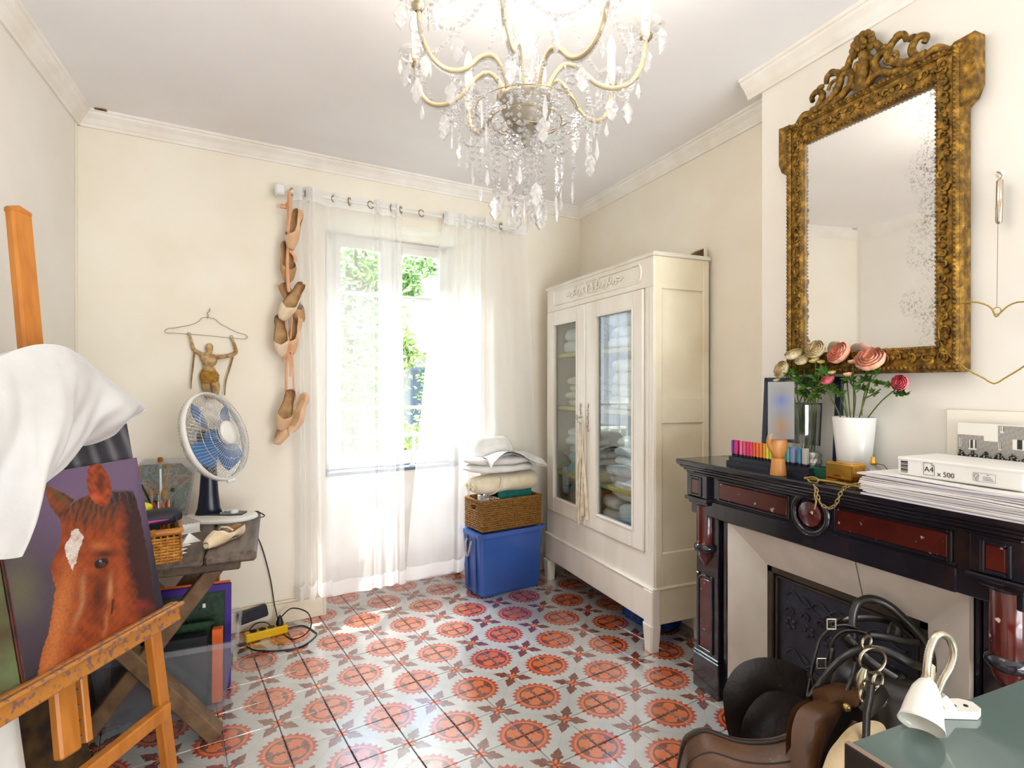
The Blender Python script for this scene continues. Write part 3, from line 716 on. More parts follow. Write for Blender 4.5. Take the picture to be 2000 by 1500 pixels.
# jambs
for (yc, sg) in ((1.968, 1), (.845, -1)):
    jb = MB(); jb.span((1.774, yc - .078, 0), (XBR - .001, yc + .058, .80), .003); j = jb.build('jamb', m_black, ma)
    p = MB(); p.span((1.723, yc - .06, .868), (FX + .02, yc + .064, SZ - .05), .004); p.span((1.715, yc - .068, .852), (FX + .02, yc + .072, .868), .004); p.span((1.73, yc - .055, .836), (FX + .04, yc + .06, .852), .004); p.build('capital_block', m_black, j)
    inlay(yc - .022, yc + .026, .884, .95, 1.723, j, .006, 'red_square')
    T = frame((1.778, yc, 0))
    p = MB(T); arc = (R(90), R(270)); r = .042
    p.lathe([(r * .92, .836), (r, .83), (r, .655)], 20, arc=arc); p.build('half_column', m_redm, j)
    p = MB(T); p.lathe([(r, .66), (r * 1.22, .652), (r * 1.28, .64), (r * 1.18, .628), (r * .96, .622)], 20, arc=arc); p.build('column_ring', m_black, j)
    p = MB(T); p.lathe([(r * 1.0, .846), (r * 1.15, .84), (r * 1.0, .828)], 20, arc=arc); p.build('column_ring', m_black, j)
    p = MB(T); p.lathe([(r * .98, .624), (r * .86, .6), (r * .5, .578), (r * .34, .57), (r * .3, .56), (0.001, .545)], 20, arc=arc); p.build('column_drop', m_redm, j)
    p = MB(); p.span((1.771, yc - .035, .19), (1.78, yc + .035, .50), .003); p.build('red_panel', m_redm, j)
    p = MB()
    for a0, a1, b0, b1 in ((-.05, -.036, .178, .52), (.036, .05, .178, .52), (-.036, .036, .178, .19)): p.span((1.766, yc + a0, b0), (1.776, yc + a1, b1), .002)
    pts = [(1.771, yc + .043 * math.cos(R(a)), .515 + .03 * math.sin(R(a)) - .03) for a in range(0, 181, 20)]; p.tube(pts, .006, 6); p.build('panel_moulding', m_black, j)
    p = MB(); p.span((1.763, yc - .09, 0), (XBR - .001, yc + .07, .155), .004); p.span((1.767, yc - .084, .155), (XBR - .001, yc + .066, .168), .004); p.build('base_block', m_black, j)
    p = MB(); ys = (yc - .125, yc - .078) if sg > 0 else (yc + .058, yc + .10)
    p.span((1.80, ys[0], 0), (XBR - .001, ys[1], .79), .004); p.span((1.79, ys[0] + .012, 0), (1.80, ys[1] - .014, .79), .003); p.build('inner_jamb', m_black, j)
# filler behind the mantel end where it passes the chimney breast
p = MB(); p.span((XBR, YBR + .003, 0), (XR - .001, 2.0, SZ - .03)); p.build('end_filler', m_black, ma)
# splayed pale surround
x0, x1 = 1.79, 1.862; ya, yb, ia, ib, zt, zi = 1.845, .933, 1.70, 1.083, .79, .638
def splay(pts, nm):
    b = MB(); n = (Vector(pts[1]) - Vector(pts[0])).cross(Vector(pts[2]) - Vector(pts[0])).normalized() * -.012
    v = [Vector(q) for q in pts]; b.add(v + [q + n for q in v], [(0, 1, 2, 3), (7, 6, 5, 4)] + [(i, 4 + i, 4 + (i + 1) % 4, (i + 1) % 4) for i in range(4)]); return b.build('surround_panel', m_surround, ma)
ymid = onx(1678, 1095, 1.80).y; ymi = onx(1690, 1168, 1.86).y; g = .0025
splay([(x0, ya, 0), (x0, ya, zt - g), (x1, ia, zi - g), (x1, ia, 0)], 'a')
splay([(x0, ya, zt), (x0, ymid + g, zt), (x1, ymi + g, zi), (x1, ia, zi)], 'b')
splay([(x0, ymid - g, zt), (x0, yb, zt), (x1, ib, zi), (x1, ymi - g, zi)], 'c')
splay([(x0, yb, zt - g), (x0, yb, 0), (x1, ib, 0), (x1, ib, zi - g)], 'd')
p = MB(); p.span((1.876, .86, 0), (XBR - .001, 1.93, .8)); p.build('surround_backing', m_bronze, ma)
p = MB()
for (a, b2, c0, c1, x) in ((ib, ib + .03, 0, zi, .012), (ia - .03, ia, 0, zi, .012), (ib, ia, zi - .03, zi, .012)):
    p.span((1.862 - x, a, c0), (1.876, b2, c1), .004)
for (a, b2, c0, c1) in ((ib + .034, ib + .046, 0, zi - .034), (ia - .046, ia - .034, 0, zi - .034), (ib + .034, ia - .034, zi - .046, zi - .034)): p.span((1.858, a, c0), (1.876, b2, c1), .003)
p.build('metal_frame', m_bronze, ma)
p = MB(); p.span((1.870, ib + .046, 0.0), (1.878, ia - .046, zi - .046)); fb = p.build('fireback_plate', m_iron, ma)
# relief scrolls on the plate
p = MB(); X = 1.868
def wave(y0, y1, z0, amp, n, r=.004, ph=0.0):
    p.tube([(X, y0 + (y1 - y0) * t / 30, z0 + amp * math.sin(ph + n * 2 * math.pi * t / 30) * (1 - .3 * t / 30)) for t in range(31)], r, 6)
for zz in (.535, .31):
    wave(1.62, 1.36, zz, .022, 2.2); wave(1.55, 1.16, zz - .01, .026, 2.6, ph=1.5)
    for yy in (1.6, 1.53, 1.46): scroll(p, yy, zz - .06, .022, 1.0, 1, .0035, X)
for zz in (.43, .2):
    for yy in (1.6, 1.52, 1.44, 1.33, 1.22):
        for a in range(5): p.ball((X, yy + .018 * math.cos(a * 1.2566), zz + .018 * math.sin(a * 1.2566)), (.004, .011, .008), 7, 5)
p.build('relief_ornament', m_iron, fb)

# ------------------------------------------------------------------ gilded mirror
def gilt():
    m, q, b = newmat('old_gilt', 0.42, metal=0.55)
    ob = q.coord('Object'); n1 = q.noise(38, ob, 6, .6); n2 = q.noise(7, ob, 3)
    c = q.ramp(n1, [(.30, '#3d280c'), (.48, '#76551a'), (.62, '#a67d2c'), (.75, '#d2a64e')])
    c = q.mix(q.op('MULTIPLY', q.ramp(n2, [(.4, 0), (.7, 1)]), .35), c, hx('#6a5424'))
    q.l.new(c, b.inputs['Base Color'])
    bp = q.n.new('ShaderNodeBump'); bp.inputs['Strength'].default_value = .9; bp.inputs['Distance'].default_value = .006
    q.l.new(q.noise(70, ob, 5, .6), bp.inputs['Height']); q.l.new(bp.outputs[0], b.inputs['Normal'])
    return m
m_gilt = gilt()
def old_mirror():
    m, q, b = newmat('old_mirror_glass', 0.03, metal=1.0)
    b.inputs['Base Color'].default_value = (.93, .93, .92, 1)
    ob = q.coord('Object'); x, y, z = q.xyz(ob)
    sp = q.ramp(q.noise(150, ob, 2, .7), [(.50, 0), (.60, 1)])
    big = q.noise(9, ob, 4, .6)
    # spots gather at the near edge and along the bottom
    edge = q.ramp(q.op('ADD', q.op('MULTIPLY', q.op('SUBTRACT', -.08, y), 4.2), q.op('MULTIPLY', q.op('SUBTRACT', big, .5), 1.6)), [(.25, 0), (.75, 1)])
    bot = q.ramp(q.op('ADD', q.op('MULTIPLY', q.op('SUBTRACT', .125, z), 9.0), q.op('MULTIPLY', q.op('SUBTRACT', big, .5), 2.0)), [(.35, 0), (.8, 1)])
    mask = q.op('MULTIPLY', sp, q.op('MAXIMUM', edge, bot), clamp=True)
    d = q.n.new('ShaderNodeBsdfDiffuse'); d.inputs[0].default_value = hx('#57524a')
    haze = q.n.new('ShaderNodeBsdfDiffuse'); haze.inputs[0].default_value = hx('#e6e1d6')
    m1 = q.n.new('ShaderNodeMixShader'); m1.inputs[0].default_value = .22; q.l.new(b.outputs[0], m1.inputs[1]); q.l.new(haze.outputs[0], m1.inputs[2])
    m2 = q.n.new('ShaderNodeMixShader'); q.l.new(q.op('MULTIPLY', mask, .75), m2.inputs[0]); q.l.new(m1.outputs[0], m2.inputs[1]); q.l.new(d.outputs[0], m2.inputs[2])
    q.l.new(m2.outputs[0], q.n['Material Output'].inputs[0]); return m
m_mirror = old_mirror()
MX = XBR - .004
ms = 1.026
my0, my1, mz0, mz1 = .992 * ms, 1.603 * ms, 1.37 + .035 * ms, 1.37 + 1.008 * ms
mi = thing('gilded_mirror', 'old gilded mirror with pierced carved crest above the mantel', 'mirror', (MX, (my0 + my1) / 2, mz0))
g0, g1, h0, h1 = 1.068 * ms, 1.535 * ms, 1.37 + .117 * ms, 1.37 + .914 * ms
p = MB(); p.span((MX - .03, g0 - .01, h0 - .01), (MX - .026, g1 + .01, h1 + .01)); p.build('mirror_glass', m_mirror, mi)
p = MB(); p.span((MX - .024, my0 + .01, mz0 + .01), (MX, my1 - .01, mz1 - .01)); p.build('back_board', m_wood_brown, mi)
def rail(a0, a1, b0, b1, nm, horiz):
    """outer ogee, hollow, inner bead, as nested bars"""
    b = MB(); b.span((MX - .05, a0, b0), (MX - .0, a1, b1), .008); o = b.build(nm, m_gilt, mi); return o
rails = [rail(my0, g0, mz0, mz1, 'frame_stile', 0), rail(g1, my1, mz0, mz1, 'frame_stile', 0), rail(g0, g1, mz0, h0, 'frame_rail', 1), rail(g0, g1, h1, mz1, 'frame_rail', 1)]
def rim(y0, y1, z0, z1, r, x, nm):
    b = MB()
    for pa, pb in (((y0, z0), (y1, z0)), ((y1, z0), (y1, z1)), ((y1, z1), (y0, z1)), ((y0, z1), (y0, z0))):
        n = max(4, int((abs(pb[0] - pa[0]) + abs(pb[1] - pa[1])) / .014))
        for k in range(n):
            t = k / n; b.ball((x, pa[0] + (pb[0] - pa[0]) * t, pa[1] + (pb[1] - pa[1]) * t), (r * .8, r, r), 6, 4)
    b.build(nm, m_gilt, mi)
b = MB(); e = .006
for y0, y1, z0, z1 in ((my0 + .006, my0 + .026, mz0, mz1), (my1 - .026, my1 - .006, mz0, mz1), (my0, my1, mz0 + .006, mz0 + .026), (my0, my1, mz1 - .026, mz1 - .006)): b.span((MX - .06, y0, z0), (MX - .045, y1, z1), .006)
b.build('outer_moulding', m_gilt, mi)
rim(my0 + .016, my1 - .016, mz0 + .016, mz1 - .016, .0065, MX - .06, 'outer_beading')
rim(g0 - .006, g1 + .006, h0 - .006, h1 + .006, .005, MX - .05, 'inner_beading')
# applied leaf and scroll relief along the hollow
b = MB(); rg = random.Random(5)
def relief(y, z, r, sg, a0): scroll(b, y, z, r, .8, sg, .0045, MX - .053, a0)
for side in (my0 + .05, my1 - .052):
    z = mz0 + .05; k = 0
    while z < mz1 - .05:
        relief(side, z, .015 + rg.uniform(-.003, .004), 1 if k % 2 else -1, rg.uniform(0, 6)); b.ball((MX - .052, side + rg.uniform(-.01, .01), z + .02), (.006, .007 + rg.random() * .005, .010), 7, 5); z += .04; k += 1
for zz in (mz0 + .052, mz1 - .058):
    y = my0 + .06; k = 0
    while y < my1 - .06:
        relief(y, zz, .015 + rg.uniform(-.003, .004), 1 if k % 2 else -1, rg.uniform(0, 6)); b.ball((MX - .052, y + .02, zz + rg.uniform(-.01, .01)), (.006, .012, .007 + rg.random() * .004), 7, 5); y += .042; k += 1
b.build('relief_scrolls', m_gilt, mi)
# ears at the upper corners
for y, sg in ((my0, -1), (my1, 1)):
    b = MB(axes((MX, y, 0), (0, sg, 0), (0, 0, 1), (1, 0, 0))); b.prism([(-.02, mz1), (.034, mz1 + .004), (.034, mz1 - .145), (.02, mz1 - .18), (-.02, mz1 - .21)], -.052, -.002); b.build('corner_ear', m_gilt, mi)
# pierced crest
CY_, CZ = 1.295 * ms, mz1
cr = MB(); X = MX - .04
def ctube(pts, r0, r1=None, n=6):
    q = smoothpath([(X - .004 * (i % 2), CY_ + y, CZ + z) for i, (y, z) in enumerate(pts)], n); m = len(q)
    r1 = r0 if r1 is None else r1
    cr.tube(q, [1.3 * (r0 + (r1 - r0) * i / (m - 1)) for i in range(m)], 7, flat=1.0)
cpart = lambda nm: cr.build(nm, m_gilt, mi)
for s in (1, -1):
    ctube([(s * .27, -.02), (s * .235, .01), (s * .2, .0), (s * .175, .02), (s * .16, .055), (s * .18, .078), (s * .205, .07), (s * .2, .05)], .013, .007)
    ctube([(s * .205, .012), (s * .15, .012), (s * .11, .035), (s * .085, .075), (s * .1, .11), (s * .135, .115), (s * .145, .09)], .014, .007)
    ctube([(s * .15, -.005), (s * .1, .005), (s * .06, .03), (s * .03, .025), (s * .01, 0)], .012, .010)
    ctube([(s * .05, .035), (s * .04, .07), (s * .06, .1), (s * .045, .135), (s * .02, .15)], .012, .008)
    ctube([(s * .13, -.015), (s * .135, .01), (s * .12, .03)], .009, .006)
    ctube([(s * .09, .085), (s * .065, .09), (s * .045, .075)], .010, .006)
    for y, z in ((.25, .0), (.225, .012), (.28, -.022), (.12, .12), (.165, .085), (.07, .105)): cr.ball((X - .006, CY_ + s * y, CZ + z), (.010, .017, .011), 8, 5)
    scroll(cr, CY_ + s * .105, CZ + .06, .028, 1.0, s, .007, X - .006)
cpart('crest_scrolls'); cr = MB()
ctube([(0, -.01), (.004, .04), (-.004, .09), (0, .13)], .02, .014)
for k in range(9):
    a = R(-30 + 240 * k / 8); cr.ball((X - .008, CY_ + .034 * math.cos(a), CZ + .152 + .036 * math.sin(a)), (.012, .015, .015), 8, 6)
for k in range(6):
    a = R(60 * k); cr.ball((X - .02, CY_ + .015 * math.cos(a), CZ + .152 + .015 * math.sin(a)), (.010, .010, .010), 8, 6)
cr.ball((X - .012, CY_, CZ + .152), (.016, .024, .024), 10, 7)
for s in (1, -1):
    ctube([(s * .0, .08), (s * .025, .1), (s * .03, .06), (s * .02, .02)], .008, .005)
cpart('crest_flower')
# ------------------------------------------------------------------ curtain rod and sheer curtains
def sheer(name, tr=0.5, colr='#ffffff'):
    m = bpy.data.materials.new(name); m.use_nodes = True; nt = m.node_tree; nt.nodes.clear()
    o = nt.nodes.new('ShaderNodeOutputMaterial'); t = nt.nodes.new('ShaderNodeBsdfTransparent'); d = nt.nodes.new('ShaderNodeBsdfDiffuse'); tl = nt.nodes.new('ShaderNodeBsdfTranslucent')
    d.inputs[0].default_value = hx(colr); tl.inputs[0].default_value = hx(colr)
    a = nt.nodes.new('ShaderNodeMixShader'); a.inputs[0].default_value = .5; nt.links.new(d.outputs[0], a.inputs[1]); nt.links.new(tl.outputs[0], a.inputs[2])
    b = nt.nodes.new('ShaderNodeMixShader'); b.inputs[0].default_value = 1 - tr; nt.links.new(t.outputs[0], b.inputs[1]); nt.links.new(a.outputs[0], b.inputs[2])
    nt.links.new(b.outputs[0], o.inputs[0]); MATS[name] = m; return m
m_sheer = sheer('sheer_voile', .62); m_sheer2 = sheer('sheer_hem', .25)
m_rod = M('white_rod_enamel', '#e9e8e6', 0.3); m_ring = M('aged_brass_ring', '#a08e5e', 0.35, 0.8)
RO = -.095; zrod = (bz(573, 378, RO) + bz(905, 428, RO)) / 2
rod = thing('curtain_rod', 'white curtain rod on wall brackets above the window', 'curtain rod', B(bt(545, RO), RO, zrod), BANG)
ta, tb = bt(551, RO), bt(1005, RO)
MB().cyl(B(ta, RO, zrod), B(tb, RO, zrod), .0085, seg=12).build('pole', m_rod, rod)
MB(BT).box((ta - .012, RO, zrod), (.05, .05, .06), .008).build('end_block', m_rod, rod)
for t in (ta - .012, tb - .03):
    b = MB(BT); b.span((t - .012, RO + .01, zrod - .018), (t + .012, -.001, zrod + .012), .003); b.build('bracket', m_rod, rod)
def curtain(name, label, ctrl, ztop, hem, rings, nmat=m_sheer):
    """ctrl: (u_top, off_top, u_bottom, off_bottom) along the cloth"""
    cu = thing(name, label, 'curtain', B(bt(ctrl[0][2]), RO, .1), BANG)
    top = smoothpath([Vector((bt(a, b), b, 0)) for a, b, c_, d_ in ctrl], 6); bot = smoothpath([Vector((bt(c_, d_), d_, 0)) for a, b, c_, d_ in ctrl], 6)
    n = len(top) - 1
    def fn(i, j):
        k = min(n, int(round(i * n))); a, b2 = top[k], bot[k]; e = min(1, max(0, (j - .03) / .97)) ** .8
        t = a.x + (b2.x - a.x) * e; nn = a.y + (b2.y - a.y) * e + .006 * math.sin(9 * j + k * .4) * j
        z1 = hem(i); return B(t, nn, ztop + (z1 - ztop) * j)
    p = MB(); p.grid(fn, n, 26); p.build('voile', nmat, cu)
    p = MB(); p.grid(lambda i, j: fn(i, j * .035) + BN * -.002, n, 2); p.build('heading_band', m_sheer2, cu)
    p = MB(); p.grid(lambda i, j: fn(i, .965 + j * .035) + BN * -.002, n, 2); p.build('hem_band', m_sheer2, cu)
    for u, sq, tw in rings:
        t = bt(u, RO); rr = .021
        pr = MB(); pr.tube([B(t + math.cos(a) * rr * sq, RO + math.cos(a) * rr * tw, zrod + math.sin(a) * rr) for a in [k * 2 * math.pi / 20 for k in range(20)]], .0036, 6, True)
        pr.build('eyelet_ring', m_ring, cu)
    return cu
LC = [(572, -.10, 577, -.06), (590, -.13, 588, -.13), (586, -.06, 600, -.055), (606, -.145, 610, -.145), (602, -.05, 620, -.05), (612, -.13, 628, -.12), (640, -.085, 642, -.08), (656, -.10, 660, -.10),
      (690, -.085, 688, -.085), (722, -.095, 722, -.095), (730, -.08, 732, -.08), (738, -.12, 742, -.12), (746, -.08, 752, -.08), (762, -.10, 766, -.10), (770, -.07, 774, -.07), (776, -.12, 782, -.12), (783, -.09, 792, -.09)]
def hemL(i): return (.145 if i < .40 else .13) + .004 * math.sin(i * 30)
curtain('sheer_curtain', 'sheer white voile curtain hanging beside the ballet shoes, left of the window middle', LC, zrod + .035, hemL,
        ((573, .95, .3), (597, .35, .9), (654, .95, .3), (683, .6, .8), (724, .95, .3), (764, .5, .85)))
RC = [(866, -.10, 792, -.08), (869, -.12, 815, -.10), (876, -.09, 845, -.09), (886, -.11, 872, -.10), (893, -.085, 884, -.08), (905, -.13, 896, -.125), (916, -.06, 912, -.06), (930, -.125, 925, -.125),
      (941, -.05, 938, -.05), (951, -.14, 952, -.13), (972, -.05, 985, -.05), (985, -.11, 1010, -.09), (1003, -.06, 1030, -.05), (1028, -.08, 1046, -.04)]
def hemR(i):
    s_ = min(1, max(0, (i - .42) / .1)); return .14 + (.80 - .14) * s_ * s_ * (3 - 2 * s_)
curtain('sheer_curtain', 'sheer white voile curtain drawn to the right behind the linen pile', RC, zrod + .035, hemR,
        ((783, .6, .8), (823, .95, .3), (867, .55, .85), (905, .95, .3), (930, .4, .9), (978, .8, .5)))
# things on the sill seen through the voile
m_bottle = glassy('clear_bottle', (.8, .86, .86, 1), .2, .02)
pt = B(bt(880, .30), .30, .80)
b = MB(frame(pt)); b.lathe([(0, 0), (.045, 0), (.05, .01), (.05, .06), (.04, .085), (.014, .10), (.012, .13), (.0, .13)], 20)
tag(b.build('glass_cloche', m_bottle, None, loc=pt), 'squat clear glass bottle on the window sill, right corner', 'bottle')
pt = B(bt(806, .29), .29, .80); m_ceramic = M('white_porcelain', '#f0ede8', 0.25)
fg = thing('porcelain_figurine', 'tiny white porcelain figurine on the window sill', 'figurine', pt)
b = MB(frame(pt)); b.lathe([(.022, 0), (.024, .006), (.014, .012), (.017, .03), (.011, .05), (.015, .062), (.006, .075)], 12); b.build('body', m_ceramic, fg)
b = MB(frame(pt)); b.ball((0, 0, .084), .011, 10, 7); b.build('head', m_ceramic, fg)
# grey speckled crumpled thing in the recess corner on the floor
m_speck = M('speckled_grey_cloth', '#d9d6d0', 0.9, c2='#6f6b66', scale=30, lo=.52, hi=.6)
pt = onz(889, 1122, 0) + Vector((.02, .03, 0)); o = cloth_bundle(MB(), pt, (.10, .10, .13), 1, 8, .02, 2.4, 40).build('crumpled_rag', m_speck, None, loc=pt)
tag(o, 'crumpled grey speckled rag on the floor beside the blue bin', 'rag')

# ------------------------------------------------------------------ ballet shoes on the wall
m_satin = M('peach_satin', '#e6bf98', 0.5, c2='#d6a87e', scale=10, sheen=.4, bump=.08, bscale=60)
m_satin_dark = M('worn_tan_satin', '#caa070', 0.6, c2='#a67c50', scale=12)
m_satin_pale = M('pale_cream_satin', '#ecd9bd', 0.5, c2='#d9bd97', scale=10, sheen=.4, bump=.08, bscale=60)
m_lining = M('shoe_lining', '#c7a274', 0.9, c2='#a98257', scale=18); m_sole = M('leather_sole', '#c9a479', 0.6, c2='#a8845a', scale=12)
m_peach_rib = M('peach_ribbon', '#e9ae85', 0.45, c2='#dc9a6c', scale=15, sheen=.3)
def shoe_surface(mb, L, W_, H, inset=0.0, na=22, nf=18):
    """pointe shoe: toe at -y, heel at +y, sole down"""
    def fn(i, j):
        a = i; wv = [(0, .30), (.04, .56), (.15, .8), (.32, 1.0), (.5, .86), (.7, .64), (.88, .66), (.97, .5), (1, .12)]
        hv = [(0, .46), (.05, .62), (.15, .78), (.3, 1.0), (.42, .95), (.6, .8), (.8, .95), (.95, 1.05), (1, .98)]
        def ip(tb, x):
            for (x0, y0), (x1, y1) in zip(tb, tb[1:]):
                if x <= x1: return y0 + (y1 - y0) * (x - x0) / (x1 - x0)
            return tb[-1][1]
        w = ip(wv, a) * W_ / 2 - inset; h = ip(hv, a) * H - inset; w = max(w, .0015)
        op = 180 if a < .3 else 180 - 66 * min(1, (a - .3) / .09) ** .6
        if a > .95: op = 114
        ph = R(-op + 2 * op * j); s_, c_ = math.sin(ph), math.cos(ph)
        g = lambda q, e: math.copysign(abs(q) ** e, q)
        x = w * g(s_, .8); z = h * .5 * (1 - g(c_, .85)) + inset * .6
        arch = .012 * math.exp(-((a - .62) / .16) ** 2) * (L / .23)
        return Vector((x, -L / 2 + L * a + (inset if a < .1 else (-inset if a > .95 else 0)), z + arch * max(0, c_)))
    return mb.grid(fn, na, nf)
def ballet_shoe(label, T, mat=None, L=.225, W_=.072, H=.056, group='ballet shoes hanging on the wall', tie=True):
    mat = mat or m_satin
    o = thing('ballet_shoe', label, 'shoe', T.translation, 0, group)
    o.matrix_world = T; WM[o.name] = T.copy()
    b = shoe_surface(MB(), L, W_, H); b.lathe([(0, 0), (.3 * W_ / 2 + .001, .0)], 10, T=axes((0, -L / 2, H * .23), (1, 0, 0), (0, 0, .75), (0, -1, 0))); b.build('upper', mat, o, local=True)
    b = shoe_surface(MB(), L, W_, H, .0028); b.build('lining', m_lining, o, local=True)
    pl = [(-.012 * W_ / .07, -.36 * L), (-.017 * W_ / .07, -.18 * L), (-.010, .1 * L), (-.012, .32 * L), (-.007, .44 * L)]; pl = pl + [(-x, y) for x, y in pl[::-1]]
    b = MB(); b.prism(pl, -.0025, .002); b.build('sole', m_sole, o, local=True)
    if tie:
        b = MB(); b.tube([(-W_ * .42, .02 * L, H * .75), (-W_ * .2, -.02 * L, H * 1.0), (W_ * .2, -.02 * L, H * 1.0), (W_ * .42, .02 * L, H * .75)], .0045, 6, flat=.4); b.build('drawstring_band', m_satin_pale, o, local=True)
    return o
def shoe_on_wall(u, v, toe_u, toe_v, roll, off, label, mat=None, L=.21, **kw):
    L *= 1.16; kw.setdefault('W_', .088); kw.setdefault('H', .064); kw.setdefault('tie', False); off -= .068
    """centre and toe given as seen; roll turns the opening about the shoe's length (0: opening away from the wall)"""
    c = onb(u, v, off); td = onb(toe_u, toe_v, off) - c; y = -td.normalized()
    z0 = -BN; z0 = (z0 - y * z0.dot(y)).normalized(); q = Matrix.Rotation(R(roll), 3, y); z = q @ z0; x = y.cross(z)
    return ballet_shoe(label, axes(c - z * .026, x, y, z), mat, L, **kw)
shoe_on_wall(575, 447, 566, 482, -62, -.075, 'peach ballet shoe hanging topmost beneath the curtain rod', m_satin, .20)
shoe_on_wall(561, 510, 564, 545, 15, -.04, 'tan ballet shoe hanging second from the top, behind a ribbon', m_satin_dark, .20)
shoe_on_wall(571, 588, 553, 617, -20, -.105, 'cream ballet shoe in the upper middle tilted down to the left', m_satin_pale, .205)
shoe_on_wall(571, 592, 588, 622, 35, -.045, 'tan ballet shoe tucked behind the cream one, toe down to the right', m_satin_dark, .205)
shoe_on_wall(549, 655, 552, 690, -15, -.07, 'pale peach ballet shoe with rounded toe, left one of the third pair', m_satin_pale, .20)
shoe_on_wall(574, 655, 566, 687, -55, -.06, 'peach ballet shoe, right one of the third pair, opening inward', m_satin, .185)
shoe_on_wall(559, 800, 550, 834, -8, -.085, 'peach ballet shoe hanging low with its opening to the room', m_satin, .20)
shoe_on_wall(583, 805, 568, 842, 160, -.07, 'peach ballet shoe in the lowest pair showing its sole edge', m_satin, .20)
shoe_on_wall(557, 832, 545, 863, 100, -.04, 'peach ballet shoe with only its toe showing, lowest of all', m_satin, .19)
rb = thing('shoe_ribbons', 'peach satin ribbons tying the ballet shoes into a hanging string', 'ribbon', onb(566, 570, -.05))
def rib(pts, r=.010, off=-.155):
    q = smoothpath([onb(u, v, off + o) for u, v, o in pts], 5); b = MB(); b.tube(q, r, 6, flat=.45); b.build('ribbon', m_peach_rib, rb)
rib([(565, 372, .0), (566, 410, 0), (564, 440, .02), (562, 480, .03), (561, 520, -.0), (563, 556, -.02), (565, 570, -.03)])
rib([(562, 380, .01), (561, 430, .02), (562, 470, .03)], .006)
rib([(548, 402, .04), (558, 404, .04), (563, 398, .03)], .014); rib([(566, 490, .01), (575, 500, .0), (576, 512, .01)], .009)
rib([(560, 600, 0), (561, 640, -.01), (564, 680, -.01), (563, 690, -.01)], .006)
rib([(552, 705, .03), (560, 692, 0), (566, 686, 0), (575, 690, .01)], .008)
rib([(563, 688, .0), (560, 710, .02), (559, 735, .02), (559, 770, .01)], .014); rib([(570, 688, .0), (572, 720, .02), (573, 745, .02), (577, 785, .01)], .012)
rib([(565, 690, .0), (567, 720, .02), (566, 735, .02)], .012)
rib([(570, 620, 0), (568, 650, .01), (567, 662, .01)], .008)

# ------------------------------------------------------------------ wire hanger and twig puppet
m_wire = M('thin_grey_wire', '#8f8672', 0.4, 0.7)
hw = thing('wire_hanger', 'bent wire coat hanger nailed to the wall above the puppet', 'hanger', onb(404, 640, -.012))
b = MB(); b.tube(smoothpath([onb(u, v, -.012) for u, v in ((406, 620), (395, 621), (388, 628), (375, 634), (355, 638), (338, 641), (330, 641), (323, 645), (325, 650), (345, 651), (400, 655), (450, 660), (478, 662), (483, 658), (478, 653), (465, 650), (445, 640), (428, 631), (420, 623), (406, 620))], 3), .0016, 6); b.build('wire', m_wire, hw)
b = MB(); b.tube(smoothpath([onb(u, v, -.012) for u, v in ((405, 622), (407, 616), (405, 612), (409, 608), (410, 602))], 4), .0022, 6); b.cyl(onb(409, 606, 0), onb(409, 606, -.03), .002, seg=6); b.build('hook', m_wire, hw)
m_papier = M('papier_mache', '#c9a876', 0.9, c2='#8a6a40', scale=40, lo=.4, hi=.7, bump=.3, bscale=60); m_burlap = M('yellow_burlap', '#b98a3c', 0.95, c2='#8a6020', scale=90, bump=.5, bscale=120)
m_twig = M('dry_twig', '#a88350', 0.9, c2='#7d5d35', scale=30)
pu = thing('twig_puppet', 'twig and paper puppet figure hanging from the wire hanger', 'puppet', onb(410, 700, -.03))
def pv(u, v, o=-.03): return onb(u, v, o)
def ptube(nm, pts, rr, mat, seg=10, par=None):
    b = MB(); q = smoothpath([pv(*p) for p in pts], 4); m = len(q); k = len(rr) - 1
    r_ = [];
    for i in range(m):
        x = i / (m - 1) * k; a = int(min(k - 1, math.floor(x))); r_.append(rr[a] + (rr[a + 1] - rr[a]) * (x - a))
    b.tube(q, r_, seg); return b.build(nm, mat, par or pu)
ptube('torso', ((410, 690), (408, 698), (409, 706), (407, 716), (409, 724), (411, 734)), (.016, .040, .038, .024, .030, .040), m_papier, 12)
hdp = ptube('head', ((409, 671), (409, 675), (409, 681), (410, 688), (410, 692)), (.008, .017, .018, .012, .009), m_papier, 12)
ptube('arm', ((402, 696), (390, 690), (379, 683), (375, 670), (370, 652)), (.014, .011, .010, .007, .005), m_papier, 8)
ptube('arm', ((417, 697), (435, 697), (458, 691), (460, 680), (452, 660)), (.014, .011, .010, .009, .006), m_papier, 8)
ptube('skirt', ((408, 724), (408, 732), (410, 742), (411, 748)), (.034, .045, .046, .036), m_burlap, 14)
ptube('leg', ((403, 742), (402, 755), (404, 768), (406, 780)), (.024, .022, .014, .010), m_papier, 10)
ptube('leg', ((417, 742), (421, 755), (421, 768), (418, 780)), (.024, .023, .016, .010), m_papier, 10)
ptube('stick', ((380, 686), (377, 715), (374, 740), (373, 760)), (.005, .005, .004, .003), m_twig, 6)
ptube('stick', ((455, 697), (447, 725), (441, 745), (439, 772)), (.005, .005, .004, .003), m_twig, 6)
ptube('belt', ((394, 722), (400, 728), (414, 722), (422, 727), (428, 735)), (.005, .006, .005, .006, .004), m_twig, 6)
for pr in ((369, 652), (452, 658)):
    b = MB(); c_ = pv(pr[0], pr[1], -.02); b.tube([c_ + BX * (.007 * math.cos(a)) + Vector((0, 0, .007 * math.sin(a))) for a in [k * .785 for k in range(8)]], .002, 5, True); b.build('hanging_loop', m_wire, pu)

